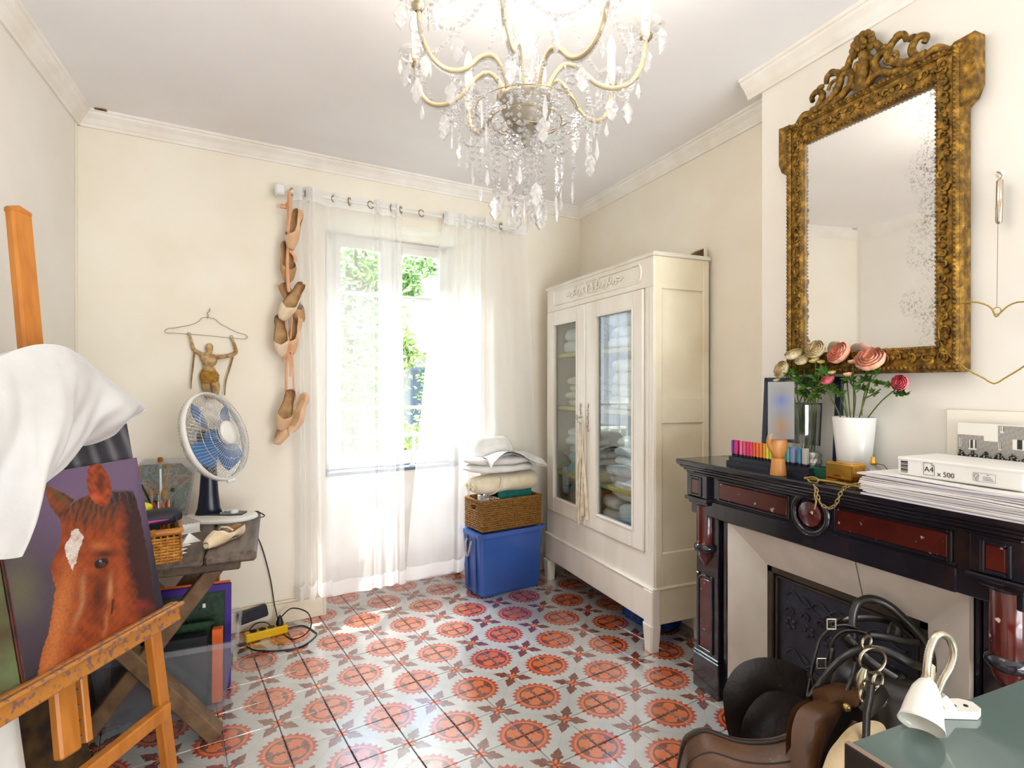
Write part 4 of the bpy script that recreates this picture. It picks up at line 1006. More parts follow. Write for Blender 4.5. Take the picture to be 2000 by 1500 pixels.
# ------------------------------------------------------------------ blue bin, wicker basket, linens
PA = 9.6
m_bluebin = M('blue_plastic', '#3a60b0', 0.25, c2='#31549c', scale=3, coat=.2); m_rope = M('grey_rope', '#b9b4ab', 0.9, c2='#8d8880', scale=80)
BP = Vector((1.21, 3.352, 0)); T = frame(BP, PA)
bn = thing('storage_bin', 'blue plastic storage bin with a rope handle beside the wardrobe', 'bin', T @ Vector((.24, .12, 0)), PA)
LX, LY, BH = .475, .245, .415
def rect_loop(x0, y0, x1, y1, z, c_=.02):
    return [Vector(q) for q in ((x0 + c_, y0, z), (x1 - c_, y0, z), (x1, y0 + c_, z), (x1, y1 - c_, z), (x1 - c_, y1, z), (x0 + c_, y1, z), (x0, y1 - c_, z), (x0, y0 + c_, z))]
b = MB(T); b.loft([rect_loop(.012, .012, LX - .012, LY - .01, 0.002), rect_loop(.004, .004, LX - .004, LY - .004, .02), rect_loop(-.008, -.008, LX + .008, LY + .006, BH - .03), rect_loop(-.008, -.008, LX + .008, LY + .006, BH - .002)], True, False); b.build('body', m_bluebin, bn)
b = MB(T); lo = [rect_loop(-.008, -.008, LX + .008, LY + .006, BH - .03), rect_loop(-.026, -.024, LX + .022, LY + .012, BH - .026), rect_loop(-.026, -.024, LX + .022, LY + .012, BH), rect_loop(-.012, -.012, LX + .01, LY + .006, BH)]; b.loft(lo, False, False); b.build('rim', m_bluebin, bn)
for yy in (.065, .17):
    b = MB(T); b.span((-.016, yy - .012, .02), (-.004, yy + .012, BH - .03), .004); b.build('side_rib', m_bluebin, bn)
b = MB(T); q = [(-.022, .09, BH - .06), (-.03, .095, BH - .1), (-.034, .11, BH - .15), (-.034, .13, BH - .16), (-.032, .145, BH - .12), (-.03, .148, BH - .075), (-.022, .145, BH - .055)]; b.tube(smoothpath(q, 4), .007, 7); b.build('rope_handle', m_rope, bn)
def wicker(name, c1, c2, sc=60):
    m, q, bs = newmat(name, .7); ob = q.coord('Object'); n = q.noise(sc, ob, 3)
    q.l.new(q.ramp(n, [(.3, c1), (.7, c2)]), bs.inputs['Base Color']); return m
m_seagrass = wicker('brown_seagrass', '#5f3f17', '#9a6c2b')
bk = thing('wicker_basket', 'brown woven seagrass basket standing on the blue bin', 'basket', T @ Vector((.24, .12, BH)), PA)
KH = .205; kx0, ky0, kx1, ky1 = .005, -.005, .462, .235
b = MB(T); b.span((kx0 + .012, ky0 + .012, BH + .004), (kx1 - .012, ky1 - .012, BH + .012)); b.build('bottom', m_seagrass, bk)
rg = random.Random(2)
for s_i, (pa, pb) in enumerate((((kx0, ky0), (kx1, ky0)), ((kx1, ky0), (kx1, ky1)), ((kx1, ky1), (kx0, ky1)), ((kx0, ky1), (kx0, ky0)))):
    b = MB(T); rows = 13; n = int((abs(pb[0] - pa[0]) + abs(pb[1] - pa[1])) / .012)
    dx, dy = pb[0] - pa[0], pb[1] - pa[1]; Lw = math.hypot(dx, dy); nx_, ny_ = dy / Lw, -dx / Lw
    for r_ in range(rows):
        z = BH + .012 + r_ * (KH - .02) / rows
        pts = []
        for k in range(n + 1):
            t = k / n; w = .0035 * math.sin(math.pi * (k + r_)) + (.0035 if (k + r_) % 2 else -.0035)
            if s_i == 3 and r_ in (9, 10) and .42 < t < .66: w = -.03
            pts.append((pa[0] + dx * t + nx_ * w, pa[1] + dy * t + ny_ * w, z + .007))
        b.tube(pts, .0085, 5)
    b.build('woven_side', m_seagrass, bk)
b = MB(T)
for pa, pb in (((kx0, ky0), (kx1, ky0)), ((kx1, ky0), (kx1, ky1)), ((kx1, ky1), (kx0, ky1)), ((kx0, ky1), (kx0, ky0))): b.tube([(pa[0], pa[1], BH + KH - .004), (pb[0], pb[1], BH + KH - .004)], .0095, 7)
b.build('braided_rim', m_seagrass, bk)
m_teal = M('teal_binder', '#1f7a70', 0.45, c2='#186258', scale=30); m_paper = M('white_paper', '#eeece6', 0.8)
b = MB(T); b.box((.30, .07, BH + .145), (.26, .02, .2), .003, frame((0, 0, 0))); o = b.build('teal_folder', m_teal, None, loc=T @ Vector((.30, .07, BH + .04))); tag(o, 'teal green folder standing in the seagrass basket', 'folder')
mg_cols = ('#d6d5d3', '#3a3a40', '#cfc6bd', '#b04a35', '#a9b3ba')
m_mag = [M('magazine_%d' % i, c_, .4, c2='#e9e6e0', scale=35, lo=.5, hi=.56) for i, c_ in enumerate(mg_cols)]
for i in range(5):
    b = MB(T @ frame((.075 + .017 * i, .105, BH + .014), -4 + i * 2)); b.box((0, 0, .1), (.013, .15, .2 - .008 * (i % 3)), .002)
    o = b.build('magazine', m_mag[i], None, loc=T @ Vector((.075 + .017 * i, .105, BH + .014)))
    tag(o, ['grey covered magazine at the window end of the basket', 'black covered magazine in the basket row', 'beige magazine in the middle of the basket row', 'red edged magazine in the basket row', 'pale blue magazine next to the teal folder'][i], 'magazine', 'magazines in the seagrass basket')
m_plasticbag = glassy('clear_plastic_sleeve', (.85, .88, .9, 1), .25, .15, (.6, .62, .66, 1), .3)
pt = T @ Vector((.425, .1, BH + .02)); tag(cloth_bundle(MB(), pt, (.05, .12, .18), 1, 4, .012, 2.6, 40).build('plastic_sleeve', m_plasticbag, None, loc=pt), 'clear plastic sleeve at the wardrobe end of the basket', 'plastic sleeve')
# rolled cream bedspread
def roll(T, L, rx, rz, name, label, mat, cat, n=34, seed=3):
    b = MB(T); lo = []
    for k in range(n + 1):
        t = k / n; e = 1 - .35 * (2 * abs(t - .5)) ** 10; l = []
        for j in range(20):
            a = 2 * math.pi * j / 20; w = 1 + .03 * math.sin(3 * a + 9 * t) + .02 * math.sin(14 * t + a)
            l.append(Vector((L * t, rx * e * w * math.cos(a), rz + rz * e * w * math.copysign(abs(math.sin(a)) ** .85, math.sin(a)))))
        lo.append(l)
    b.loft(lo); o = b.build(name, mat, None, loc=T.translation); return tag(o, label, cat)
zt = BH + KH + .034
TR = T @ frame((-.02, .10, zt), 1)
bs = thing('rolled_bedspread', 'cream rolled bedspread lying across the seagrass basket', 'bedspread', T @ Vector((.2, .1, zt)), PA)
b = MB(TR); lo = []
for k in range(37):
    t = k / 36; e = 1 - .42 * (2 * abs(t - .5)) ** 9; sw = .9 + .16 * t; l = []
    for j in range(20):
        a = 2 * math.pi * j / 20; w = 1 + .03 * math.sin(3 * a + 9 * t) + .02 * math.sin(14 * t + a)
        l.append(Vector((.50 * t, .105 * e * w * sw * math.cos(a), .062 * sw + .064 * e * w * sw * math.copysign(abs(math.sin(a)) ** .85, math.sin(a)))))
    lo.append(l)
b.loft(lo); b.build('roll', m_lin['cream'], bs)
b = MB(TR); q = [(.16 + .03 * math.sin(a * 1.0), .112 * math.cos(a), .062 + .07 * math.sin(a)) for a in [math.pi + k * math.pi / 10 for k in range(-2, 9)]]; b.tube(q, .010, 8, flat=.5); b.build('tie_fold', m_lin['cream'], bs)
for i, (y_, r_) in enumerate(((.02, .03), (-.045, .022))):
    b = MB(TR); q = [(-.008, y_ + r_ * (1 - .8 * k / 20) * math.cos(k * .7), .05 + r_ * (1 - .8 * k / 20) * math.sin(k * .7)) for k in range(21)]; b.tube(q, .007, 6); b.build('rolled_end', m_lin['cream'], bs)
zq = zt + .135
pt = T @ Vector((.22, .10, zq)); o = cloth_bundle(MB(T.inverted() @ Matrix.Identity(4) if False else None), pt, (.54, .24, .10), 2, 31, .018, 3.0, 20).build('folded_towel', m_lin['white'], None, loc=pt); tag(o, 'thick white folded towel on the cream bedspread', 'towel')
pt = T @ Vector((.15, .12, zq + .075)); o = cloth_bundle(MB(), pt, (.27, .13, .15), 1, 33, .022, 3.0, 22).build('pillow', m_lin['white'], None, loc=pt); tag(o, 'small white pillow standing at the back of the linen pile', 'pillow')
b = MB()
def fold(i, j):
    x = .04 + .44 * i; y = -.06 + .22 * j; z = zq + .092 + .07 * math.sin(math.pi * i) * (1 - .6 * j) + .03 * math.sin(7 * i + 3 * j) * (1 - j) - .12 * max(0, i - .55) * (1 - j) - .09 * max(0, .3 - j)
    return T @ Vector((x, y, z))
b.grid(fold, 18, 12); b.grid(lambda i, j: fold(i, j) + Vector((0, .004, -.012)), 18, 12); o = b.build('pillowcase', m_lin['white'], None, loc=T @ Vector((.22, .05, zq + .09))); tag(o, 'rumpled white pillowcase thrown over the top of the linen pile', 'pillowcase')
# ------------------------------------------------------------------ trestle table and what is on and under it
m_oak = M('weathered_dark_oak', '#5c4a39', 0.65, c2='#3f3126', scale=6, bump=.25, bscale=30, stretch=(5, .6, 5)); m_oak_top = M('grey_brown_table_top', '#6e6054', 0.55, c2='#4a3d32', scale=7, bump=.2, bscale=30, stretch=(6, .7, 6))
m_oak_leg = M('brown_oak_leg', '#7a5f43', 0.7, c2='#5b432c', scale=8, bump=.2, bscale=30, stretch=(2, 2, 2))
TZ = .72; tx0, tx1, ty0, ty1 = -.80, -.062, 2.405, 3.17
tb_ = thing('trestle_table', 'rustic dark oak trestle table with crossed legs by the left wall', 'table', ((tx0 + tx1) / 2, (ty0 + ty1) / 2, 0))
nb = 4
for i in range(nb):
    a = tx0 + (tx1 - tx0) * i / nb; c_ = tx0 + (tx1 - tx0) * (i + 1) / nb
    b = MB(); b.span((a + .0012, ty0 + .004 * (i % 2), TZ - .042), (c_ - .0012, ty1 - .004 * (i % 2), TZ), .010); b.build('plank', m_oak_top, tb_)
for y in (2.47, 3.08):
    b = MB(); b.bar((-.205, y, .0), (-.70, y, .635), .055, .085, (0, 1, 0), .005); b.build('crossed_leg', m_oak_leg, tb_)
    b = MB(); b.bar((-.70, y + .012, .0), (-.20, y + .012, .665), .055, .08, (0, 1, 0), .005); b.build('crossed_leg', m_oak_leg, tb_)
    b = MB(); b.span((tx0 + .06, y - .035, TZ - .075), (tx1 - .06, y + .035, TZ - .043), .005); b.build('batten', m_oak, tb_)
b = MB(); b.bar((-.44, 2.47, .33), (-.44, 3.08, .33), .05, .06); b.build('stretcher', m_oak_leg, tb_)
b = MB(); b.span((-.30, 2.99, 0), (-.24, 3.04, TZ - .043), .004); b.build('support_post', M('orange_pine', '#b0742f', .6, c2='#94601f', scale=5, stretch=(6, 6, 1)), tb_)
def onT(u, v): return onz(u, v, TZ)
# ---- fan
m_fanw = M('fan_white_plastic', '#e6e3dc', 0.3); m_fanblue = M('fan_blue_translucent', '#5583bd', 0.15, c2='#3f70ad', scale=3, trans=.15); m_navy = M('navy_plastic', '#161b2c', 0.3); m_charcoal = M('charcoal_panel', '#33333a', 0.35); m_chrome = M('chrome_wire', '#d9d8d4', 0.2, .7)
fb_ = onT(432, 1013)
fan = thing('desk_fan', 'white oscillating desk fan with blue blades on the table', 'fan', fb_)
Tf = frame(fb_, -20)
b = MB(Tf); b.lathe([(0, 0), (1, 0), (1.02, .006), (1, .016), (.9, .022), (0, .024)], 40, xs=.165, ys=.12); b.build('base', m_fanw, fan)
b = MB(Tf); b.prism([(-.075, -.03), (.06, -.045), (.11, -.03), (.11, .03), (.06, .045), (-.075, .03)], .022, .029); cp = b.build('control_panel', m_charcoal, fan)
b = MB(Tf); b.cyl((.06, 0, .029), (.06, 0, .045), .02, .018, 20); b.build('knob', m_fanw, cp)
for dx, dy in ((.0, .018), (.0, -.006), (.02, .02)):
    b = MB(Tf); b.cyl((dx, dy, .029), (dx, dy, .032), .006, seg=10); b.build('button', m_chrome, cp)
hc = W(421, 852, 2.62); Pp = fb_ + Vector((-.055, .03, 0))
b = MB(); lo = []
for z, w, d_ in ((.02, .062, .04), (.05, .05, .034), (.12, .042, .03), (.24, .034, .028), (.30, .03, .026)):
    o_ = Pp + Vector((0, 0, z)); lo.append([o_ + Vector((w * math.cos(a), d_ * math.sin(a), 0)) for a in [k * math.pi / 8 for k in range(16)]])
b.loft(lo); b.build('column', m_navy, fan)
fn_ = (Vector((CY, -SY, 0)) * .985 + Vector((-SY, -CY, 0)) * .12 + Vector((0, 0, .30))).normalized()      # facing right of the camera, slightly up
up = (Vector((0, 0, 1)) - fn_ * fn_.z).normalized(); rt = up.cross(fn_)
HR = .205
TH = axes(hc, rt, up, fn_)
b = MB(TH); b.lathe([(HR, -.014), (HR + .008, -.008), (HR + .008, .010), (HR, .016), (HR - .005, .01), (HR - .005, -.01), (HR, -.014)], 56); hd_ = b.build('cage_ring', m_fanw, fan)
def cage(front):
    b = MB(TH)
    for k in range(72):
        a = 2 * math.pi * k / 72; tw = .35 if front else -.2; pts = []
        for j in range(7):
            t = j / 6; r_ = .052 + (HR - .052) * t; z = (1 if front else -1) * (.012 + .056 * math.sqrt(max(0, 1 - (t * .98) ** 2.2))); an = a + tw * (1 - t); pts.append((r_ * math.cos(an), r_ * math.sin(an), z))
        b.tube(pts, .0011, 3, caps=False)
    for r_ in (.085, .125, .165):
        t = (r_ - .052) / (HR - .052); z = (1 if front else -1) * (.012 + .056 * math.sqrt(max(0, 1 - (t * .98) ** 2.2))); b.tube([(r_ * math.cos(a), r_ * math.sin(a), z) for a in [k * 2 * math.pi / 40 for k in range(40)]], .0012, 3, True)
    o = b.build('front_grille' if front else 'rear_grille', m_chrome, fan); o['kind'] = 'stuff'
cage(True); cage(False)
b = MB(TH); b.lathe([(.056, .056), (.056, .07), (.05, .077), (0, .08)], 32); b.build('centre_cap', m_fanw, fan)
b = MB(TH); b.lathe([(.0, .03), (.03, .028), (.036, .0), (.036, -.03)], 20); b.build('blade_hub', m_fanblue, fan)
for k in range(4):
    a0 = R(35 + 90 * k); b = MB(TH); nb_ = 8
    def bl(i, j):
        r_ = .03 + .15 * i; an = a0 + (j - .5) * (.55 + .45 * math.sin(math.pi * min(1, i * .9 + .1))); return (r_ * math.cos(an), r_ * math.sin(an), (j - .5) * .04 - .006 * i)
    b.grid(bl, 8, 6); b.grid(lambda i, j: tuple(Vector(bl(i, j)) + Vector((0, 0, .0025))), 8, 6); b.build('blade', m_fanblue, fan)
b = MB(TH); b.lathe([(.05, -.06), (.058, -.09), (.05, -.14), (.03, -.155), (0, -.158)], 24); b.build('motor_housing', m_fanw, fan)
nk = hc - fn_ * .1
b = MB(); b.tube(smoothpath([Pp + Vector((0, 0, .28)), Pp + Vector((0, .01, .33)), nk + Vector((0, 0, -.03))], 4), .022, 12); b.build('neck', m_navy, fan)
b = MB(TH); b.box((.02, -HR - .012, 0), (.05, .018, .02), .004); b.build('ring_clip', m_fanw, fan)
m_cable = M('black_cable', '#17171b', 0.4)
cb = MB(); cb.tube(smoothpath([fb_ + Vector((.15, .06, .01)), fb_ + Vector((.19, .07, -.02)), onb(492, 1020, -.03), onb(512, 1070, -.02), onb(528, 1130, -.02), onb(536, 1180, -.03), W(544, 1215, 3.1), W(545, 1225, 3.08)], 6), .0032, 6); cb.build('power_cord', m_cable, fan)
# ---- single pointe shoe
pc = onT(440, 1058); tdir = (onT(402, 1072) - onT(485, 1036)).normalized(); y_ = -tdir; x_ = y_.cross(Vector((0, 0, 1)))
ballet_shoe('pale peach ballet shoe lying on the table edge in front of the fan', axes(pc + Vector((0, 0, .003)), x_, y_, (0, 0, 1)), m_satin_pale, .235, .075, .058, 'ballet shoe on the table')
# ---- wicker tray basket
m_rattan = wicker('honey_rattan', '#8a5416', '#c88a38', 40); m_bamboo = M('bamboo_rim', '#b8752a', .4, c2='#9a5c1c', scale=10)
ba, bb_ = onT(352, 1098), onT(262, 1112); bx_ = (ba - bb_).normalized(); byv = Vector((-bx_.y, bx_.x, 0)); bo = ba - bx_ * .20 - byv * .0
Tk = axes(bo, bx_, byv, (0, 0, 1))
wk = thing('rattan_basket', 'honey coloured rattan basket full of art supplies on the table', 'basket', Tk @ Vector((.1, .12, 0)))
BL, BW, BHt = .20, .27, .115
for pa, pb in (((0, 0), (BL, 0)), ((BL, 0), (BL, BW)), ((BL, BW), (0, BW)), ((0, BW), (0, 0))):
    b = MB(Tk); dx, dy = pb[0] - pa[0], pb[1] - pa[1]; Lw = math.hypot(dx, dy); n = max(6, int(Lw / .02)); nx_, ny_ = dy / Lw, -dx / Lw
    for r_ in range(9):
        z = .008 + r_ * .0105; b.tube([(pa[0] + dx * k / n + nx_ * (.004 if (k + r_) % 2 else -.004), pa[1] + dy * k / n + ny_ * (.004 if (k + r_) % 2 else -.004), z) for k in range(n + 1)], .0052, 5)
    for k in range(n + 1): b.cyl((pa[0] + dx * k / n, pa[1] + dy * k / n, .002), (pa[0] + dx * k / n, pa[1] + dy * k / n, BHt), .004, seg=5)
    b.build('woven_side', m_rattan, wk)
    b = MB(Tk); b.tube([(pa[0], pa[1], BHt), (pb[0], pb[1], BHt)], .013, 10); rm = b.build('bamboo_rim', m_bamboo, wk)
    b = MB(Tk)
    for k in range(7):
        c_ = Vector((pa[0] + dx * .55, pa[1] + dy * .55, BHt)) + Vector((dx, dy, 0)).normalized() * (k - 3) * .0042
        b.tube([c_ + Vector((nx_ * .0145 * math.cos(a), ny_ * .0145 * math.cos(a), .0145 * math.sin(a))) for a in [q * .7854 for q in range(8)]], .0018, 4, True)
    b.build('binding', m_rattan, rm)
b = MB(Tk); b.span((.005, .005, .002), (BL - .005, BW - .005, .008)); b.build('bottom', m_rattan, wk)
# ---- black pencil case with magenta zip across the basket
m_case = M('black_neoprene', '#1b1a22', 0.6, c2='#25232e', scale=30); m_mag_zip = M('magenta_zip', '#a3307f', 0.5)
Tc = axes(Tk @ Vector((.085, .06, BHt + .014)), bx_, byv, (0, 0, 1)) @ frame((0, 0, 0), 4, 0, -4)
pcs = thing('pencil_case', 'black zipped pencil case with magenta slit lying on the rattan basket', 'pencil case', Tc.translation)
b = MB(Tc); lo = []
for k in range(13):
    t = k / 12; x = -.115 + .24 * t; e = (1 - (2 * abs(t - .5)) ** 8 * .35); lo.append([Vector((x, .047 * e * math.cos(a), .028 + .030 * e * math.copysign(abs(math.sin(a)) ** .8, math.sin(a)))) for a in [q * math.pi / 8 for q in range(16)]])
b.loft(lo); b.build('case_body', m_case, pcs)
b = MB(Tc); b.tube([(-.08 + .16 * t / 10, -.046 - .003 * math.sin(math.pi * t / 10), .022 + .004 * math.sin(math.pi * t / 10)) for t in range(11)], [.001 + .0055 * math.sin(math.pi * t / 10) for t in range(11)], 6); b.build('zip_slit', m_mag_zip, pcs)
b = MB(Tc); b.tube([(.10, -.046, .03), (.104, -.06, 0), (.106, -.062, -.03), (.105, -.062, -.05)], [.003, .003, .004, .009], 6); b.build('zip_pull', m_case, pcs)
# ---- paperback with white page edges
bkp = onT(362, 1040)
bo_ = thing('boxed_book', 'white paperback with printed grid cover between case and fan', 'book', bkp + Vector((-.03, .05, 0)))
Tb = frame(bkp + Vector((-.03, .05, 0)), 28)
def cover_print():
    m, q, bs_ = newmat('printed_grid_cover', .5); ob = q.coord('Object'); br = q.n.new('ShaderNodeTexBrick'); br.inputs['Color1'].default_value = hx('#e9e2d4'); br.inputs['Color2'].default_value = hx('#d5c8b2'); br.inputs['Mortar'].default_value = hx('#6d6660'); br.inputs['Scale'].default_value = 38; br.inputs['Mortar Size'].default_value = .05
    q.l.new(ob, br.inputs['Vector']); q.l.new(br.outputs[0], bs_.inputs['Base Color']); return m
MB(Tb).span((-.05, -.09, .0015), (.05, .09, .042)).build('pages', m_paper, bo_)
m_cover = cover_print()
MB(Tb).span((-.054, -.093, .042), (.054, .093, .044), .0005).build('front_cover', m_cover, bo_)
MB(Tb).span((-.054, -.093, 0), (.054, .093, .0015), .0005).build('back_cover', m_paper, bo_)
# ---- paper tags and folded paper next to the basket
rgp = random.Random(9)
for i, (u, v, a, l) in enumerate(((352, 1070, 60, .07), (358, 1060, 50, .05), (349, 1082, 66, .075), (346, 1090, 48, .06), (356, 1074, 38, .055))):
    pt = onT(u, v) + Vector((0, .02, .002 + .002 * i)); b = MB(frame(pt, a)); b.box((0, 0, 0), (l, .02, .0012), 0, frame((0, 0, 0), 0, 0, 0))
    tag(b.build('paper_tag', m_paper, None, loc=pt), ('topmost', 'short', 'long slanting', 'lowest', 'narrow')[i] + ' white paper tag strewn beside the rattan basket', 'paper tag', 'paper tags beside the rattan basket')
pt = onT(372, 1058); b = MB(frame(pt, 20)); b.add([(-.035, -.02, 0), (.035, -.02, 0), (.03, .02, 0), (-.03, .02, 0), (-.005, 0, .038)], [(0, 1, 4), (1, 2, 4), (2, 3, 4), (3, 0, 4), (3, 2, 1, 0)])
tag(b.build('folded_paper', m_paper, None, loc=pt), 'small folded white paper pyramid between basket and shoe', 'paper')
# ---- palette leaning, clear sheet behind, brushes in a jar
def palette_mat():
    m, q, bs_ = newmat('paint_smeared_palette', .35); ob = q.coord('Object'); n1 = q.noise(14, ob, 6, .65); n2 = q.noise(30, ob, 4)
    c_ = q.ramp(n1, [(.30, '#5d6a78'), (.40, '#8b9498'), (.48, '#6f7b70'), (.56, '#a79d92'), (.64, '#8a6a62'), (.72, '#b9b6b0')]); q.l.new(q.mix(q.op('MULTIPLY', q.ramp(n2, [(.45, 0), (.65, 1)]), .4), c_, hx('#57606a')), bs_.inputs['Base Color']); return m
m_palette = palette_mat()
def panel_quad(us, d, th, mat, name, label, cat, lean=0.0):
    """upright panel: us = outline in the view at depth d (with lean), given thickness"""
    pts = [W(u, v, d + lean * (1030 - v)) for u, v in us]; n = (pts[1] - pts[0]).cross(pts[-1] - pts[0]).normalized() * th; b = MB(); k = len(pts)
    b.add(pts + [p_ + n for p_ in pts], [tuple(range(k)), tuple(range(k, 2 * k))[::-1]] + [(i, k + i, k + (i + 1) % k, (i + 1) % k) for i in range(k)]); c_ = sum(pts, Vector()) / k
    return tag(b.build(name, mat, None, loc=c_), label, cat)
panel_quad(((262, 1000), (362, 998), (377, 925), (355, 905), (275, 909), (258, 935)), 2.72, .006, m_palette, 'paint_palette', 'paint smeared clear palette leaning behind the brushes', 'palette', .0009)
m_acrylic = glassy('clear_acrylic', (.93, .94, .95, 1), .10, .05, (.8, .82, .85, 1), .18)
panel_quad(((248, 1014), (366, 1012), (384, 905), (370, 894), (252, 898)), 2.76, .004, m_acrylic, 'acrylic_sheet', 'clear acrylic sheet standing behind the palette', 'plastic sheet', .0009)
m_jar = M('dark_brush_jar', '#4c3a26', .5, c2='#2e241a', scale=20); jp = onT(312, 1014)
b = MB(frame(jp)); b.lathe([(0, 0), (.04, 0), (.042, .06), (.04, .085), (.036, .085), (.036, .01), (0, .01)], 20); tag(b.build('brush_jar', m_jar, None, loc=jp), 'dark jar holding the paint brushes on the table', 'jar')
m_ferrule = M('brush_ferrule', '#c9c5bb', .3, .8); m_bblk = M('black_lacquer', '#1c1a1a', .3); m_bwhite = M('white_lacquer', '#e9e7e2', .3); m_bwood = M('brush_wood', '#b37b3c', .45); m_gold_br = M('amber_bristle', '#b5661d', .8, c2='#8f4a12', scale=60); m_hair = M('dark_bristle', '#4a3b2e', .9); m_tanbr = M('tan_bristle', '#a9814c', .9)
def brush(u0, v0, u1, v1, d, hr, hm, bm, bw, bl, label, flat=.35):
    """(u1,v1) is the bristle tip"""
    a = W(u0, v0, d); e = W(u1, v1, d); ax = (e - a).normalized(); L = (e - a).length
    o = thing('paint_brush', label, 'brush', a, 0, 'paint brushes in the jar')
    b = MB(); b.tube([a, a + ax * L * .3, a + ax * (L - bl - .03)], [hr * .6, hr, hr * .8], 8); b.build('handle', hm, o)
    b = MB(); b.tube([a + ax * (L - bl - .032), a + ax * (L - bl)], [hr * .85, bw], 8, flat=.6); b.build('ferrule', m_ferrule, o)
    b = MB(); b.tube([a + ax * (L - bl), a + ax * (L - bl * .4), e], [bw, bw * 1.05, bw * .8], 8, flat=.5); b.build('bristles', bm, o)
brush(315, 1000, 313, 893, 2.66, .006, m_bwhite, m_gold_br, .013, .024, 'white handled flat brush with amber bristles, tallest in the jar')
brush(318, 1000, 328, 907, 2.68, .005, m_bwood, m_tanbr, .012, .02, 'wooden handled fan brush beside the tall white brush')
brush(306, 1005, 268, 930, 2.66, .0055, m_bblk, m_hair, .004, .012, 'black handled brush leaning to the left in the jar')
brush(300, 1005, 293, 957, 2.65, .005, m_bwood, m_tanbr, .011, .03, 'short brush with a broad brown head in the jar')
brush(310, 1005, 309, 962, 2.64, .004, m_bwhite, m_tanbr, .004, .012, 'thin pale brush in the middle of the jar')
brush(318, 1005, 322, 957, 2.64, .006, m_bwood, m_tanbr, .014, .035, 'tan bristle brush with pale wooden handle, head upright')
brush(322, 1005, 338, 953, 2.64, .004, m_bwood, m_hair, .009, .018, 'small dark fan brush leaning right in the jar')
brush(256, 1052, 272, 912, 2.35, .005, m_bblk, m_gold_br, .006, .03, 'amber pointed brush standing beside the horse canvas')
# ---- small supplies in the basket
m_yellow = M('yellow_rubber', '#d9d23a', .5); m_graph = M('graphite_block', '#24262b', .5)
def inB(x, y, z=0.0): return Tk @ Vector((x, y, z))
pt = inB(.085, .21, .012); b = MB(axes(pt, bx_, byv, (0, 0, 1))); b.box((0, 0, .075), (.12, .06, .15), .004); tag(b.build('supply_box', m_graph, None, loc=pt), 'black supply box in the rattan basket under the yellow dome', 'box')
pt = inB(.08, .20, .163); b = MB(frame(pt)); b.ball((0, 0, .012), (.044, .04, .022), 18, 10); tag(b.build('sponge_dome', m_yellow, None, loc=pt), 'yellow dome shaped sponge on the black supply box', 'sponge')
pt = inB(-.005, .17, .12); b = MB(frame(pt, 15)); b.add([(-.03, -.03, 0), (.035, -.03, 0), (.035, .03, .0), (-.03, .03, .0), (-.025, -.02, .045), (.03, -.026, .055), (.03, .03, .05), (-.02, .03, .04)], [(0, 1, 5, 4), (1, 2, 6, 5), (2, 3, 7, 6), (3, 0, 4, 7), (4, 5, 6, 7), (3, 2, 1, 0)]); tag(b.build('paper_packet', m_paper, None, loc=pt), 'crumpled white paper packet left of the yellow sponge', 'paper')
for i, (cl, nm) in enumerate((('#b3273f', 'crimson'), ('#c9541f', 'orange'), ('#d9a02c', 'amber'), ('#8d2f6d', 'purple'), ('#2f2a30', 'black'))):
    mm = M('pen_' + nm, cl, .35); pt = inB(.155 + .010 * (i % 3), .20 + .012 * (i // 3), .012); b = MB(frame(pt, 0, 5 - 3 * i, 4 * i - 8))
    b.tube([(0, 0, 0), (0, 0, .15), (0, 0, .175), (0, 0, .185)], [.0045, .0045, .003, .001], 8); tag(b.build('colour_pen', mm, None, loc=pt), nm + ' pen standing in the rattan basket behind the pencil case', 'pen', 'pens in the rattan basket')
# ------------------------------------------------------------------ under the table
m_clearbox = glassy('cloudy_clear_plastic', (.90, .92, .95, 1), .08, .12, (.72, .75, .8, 1), .13)
cbx = thing('clear_storage_box', 'cloudy clear plastic box of folders under the table', 'box', (-.39, 2.78, 0))
x0, x1, y0, y1, hz = -.62, -.195, 2.625, 2.93, .30
b = MB(); fl_lo, fl_hi = rect_loop(x0, y0, x1, y1, .003), rect_loop(x0 - .035, y0 - .03, x1 + .045, y1 + .03, hz); b.loft([fl_lo, fl_hi], False, False); b.add(fl_lo, [tuple(range(8))]); b.build('body', m_clearbox, cbx)
b = MB(); a_, c_ = rect_loop(x0 - .035, y0 - .03, x1 + .045, y1 + .03, hz - .02), rect_loop(x0 - .048, y0 - .042, x1 + .058, y1 + .042, hz - .018); d_ = rect_loop(x0 - .048, y0 - .042, x1 + .058, y1 + .042, hz + .004); e_ = rect_loop(x0 - .035, y0 - .03, x1 + .045, y1 + .03, hz + .004); b.loft([a_, c_, d_, e_], False, False); b.build('rim', m_clearbox, cbx)
m_purple = M('purple_board', '#3a1a86', .45); m_orange = M('orange_card', '#e0651c', .5); m_green = M('green_leaf_print', '#123d1a', .5, c2='#071a0c', scale=60); m_fblack = M('black_folder', '#17171a', .5)
def slab(name, label, c_, d_, mat, cat='folder', tilt=0, group='folders in the clear box', rz=0):
    b = MB(frame(c_, rz, tilt)); b.box((0, 0, d_[2] / 2), d_, .002); return tag(b.build(name, mat, None, loc=c_), label, cat, group)
cf = thing('framed_board', 'purple framed board with dark green leaf print standing in the clear box', 'picture', (-.40, 2.83, .006))
Tp = frame((-.395, 2.835, .006), 0, -5)
MB(Tp).span((-.21, -.006, 0), (.215, .006, .455), .002).build('purple_backing', m_purple, cf)
MB(Tp).span((-.19, -.009, .02), (.185, -.006, .42)).build('green_print', m_green, cf)
b = MB(Tp); b.span((-.20, -.008, .0), (.19, -.0065, .425)); b.build('black_mat', m_fblack, cf)
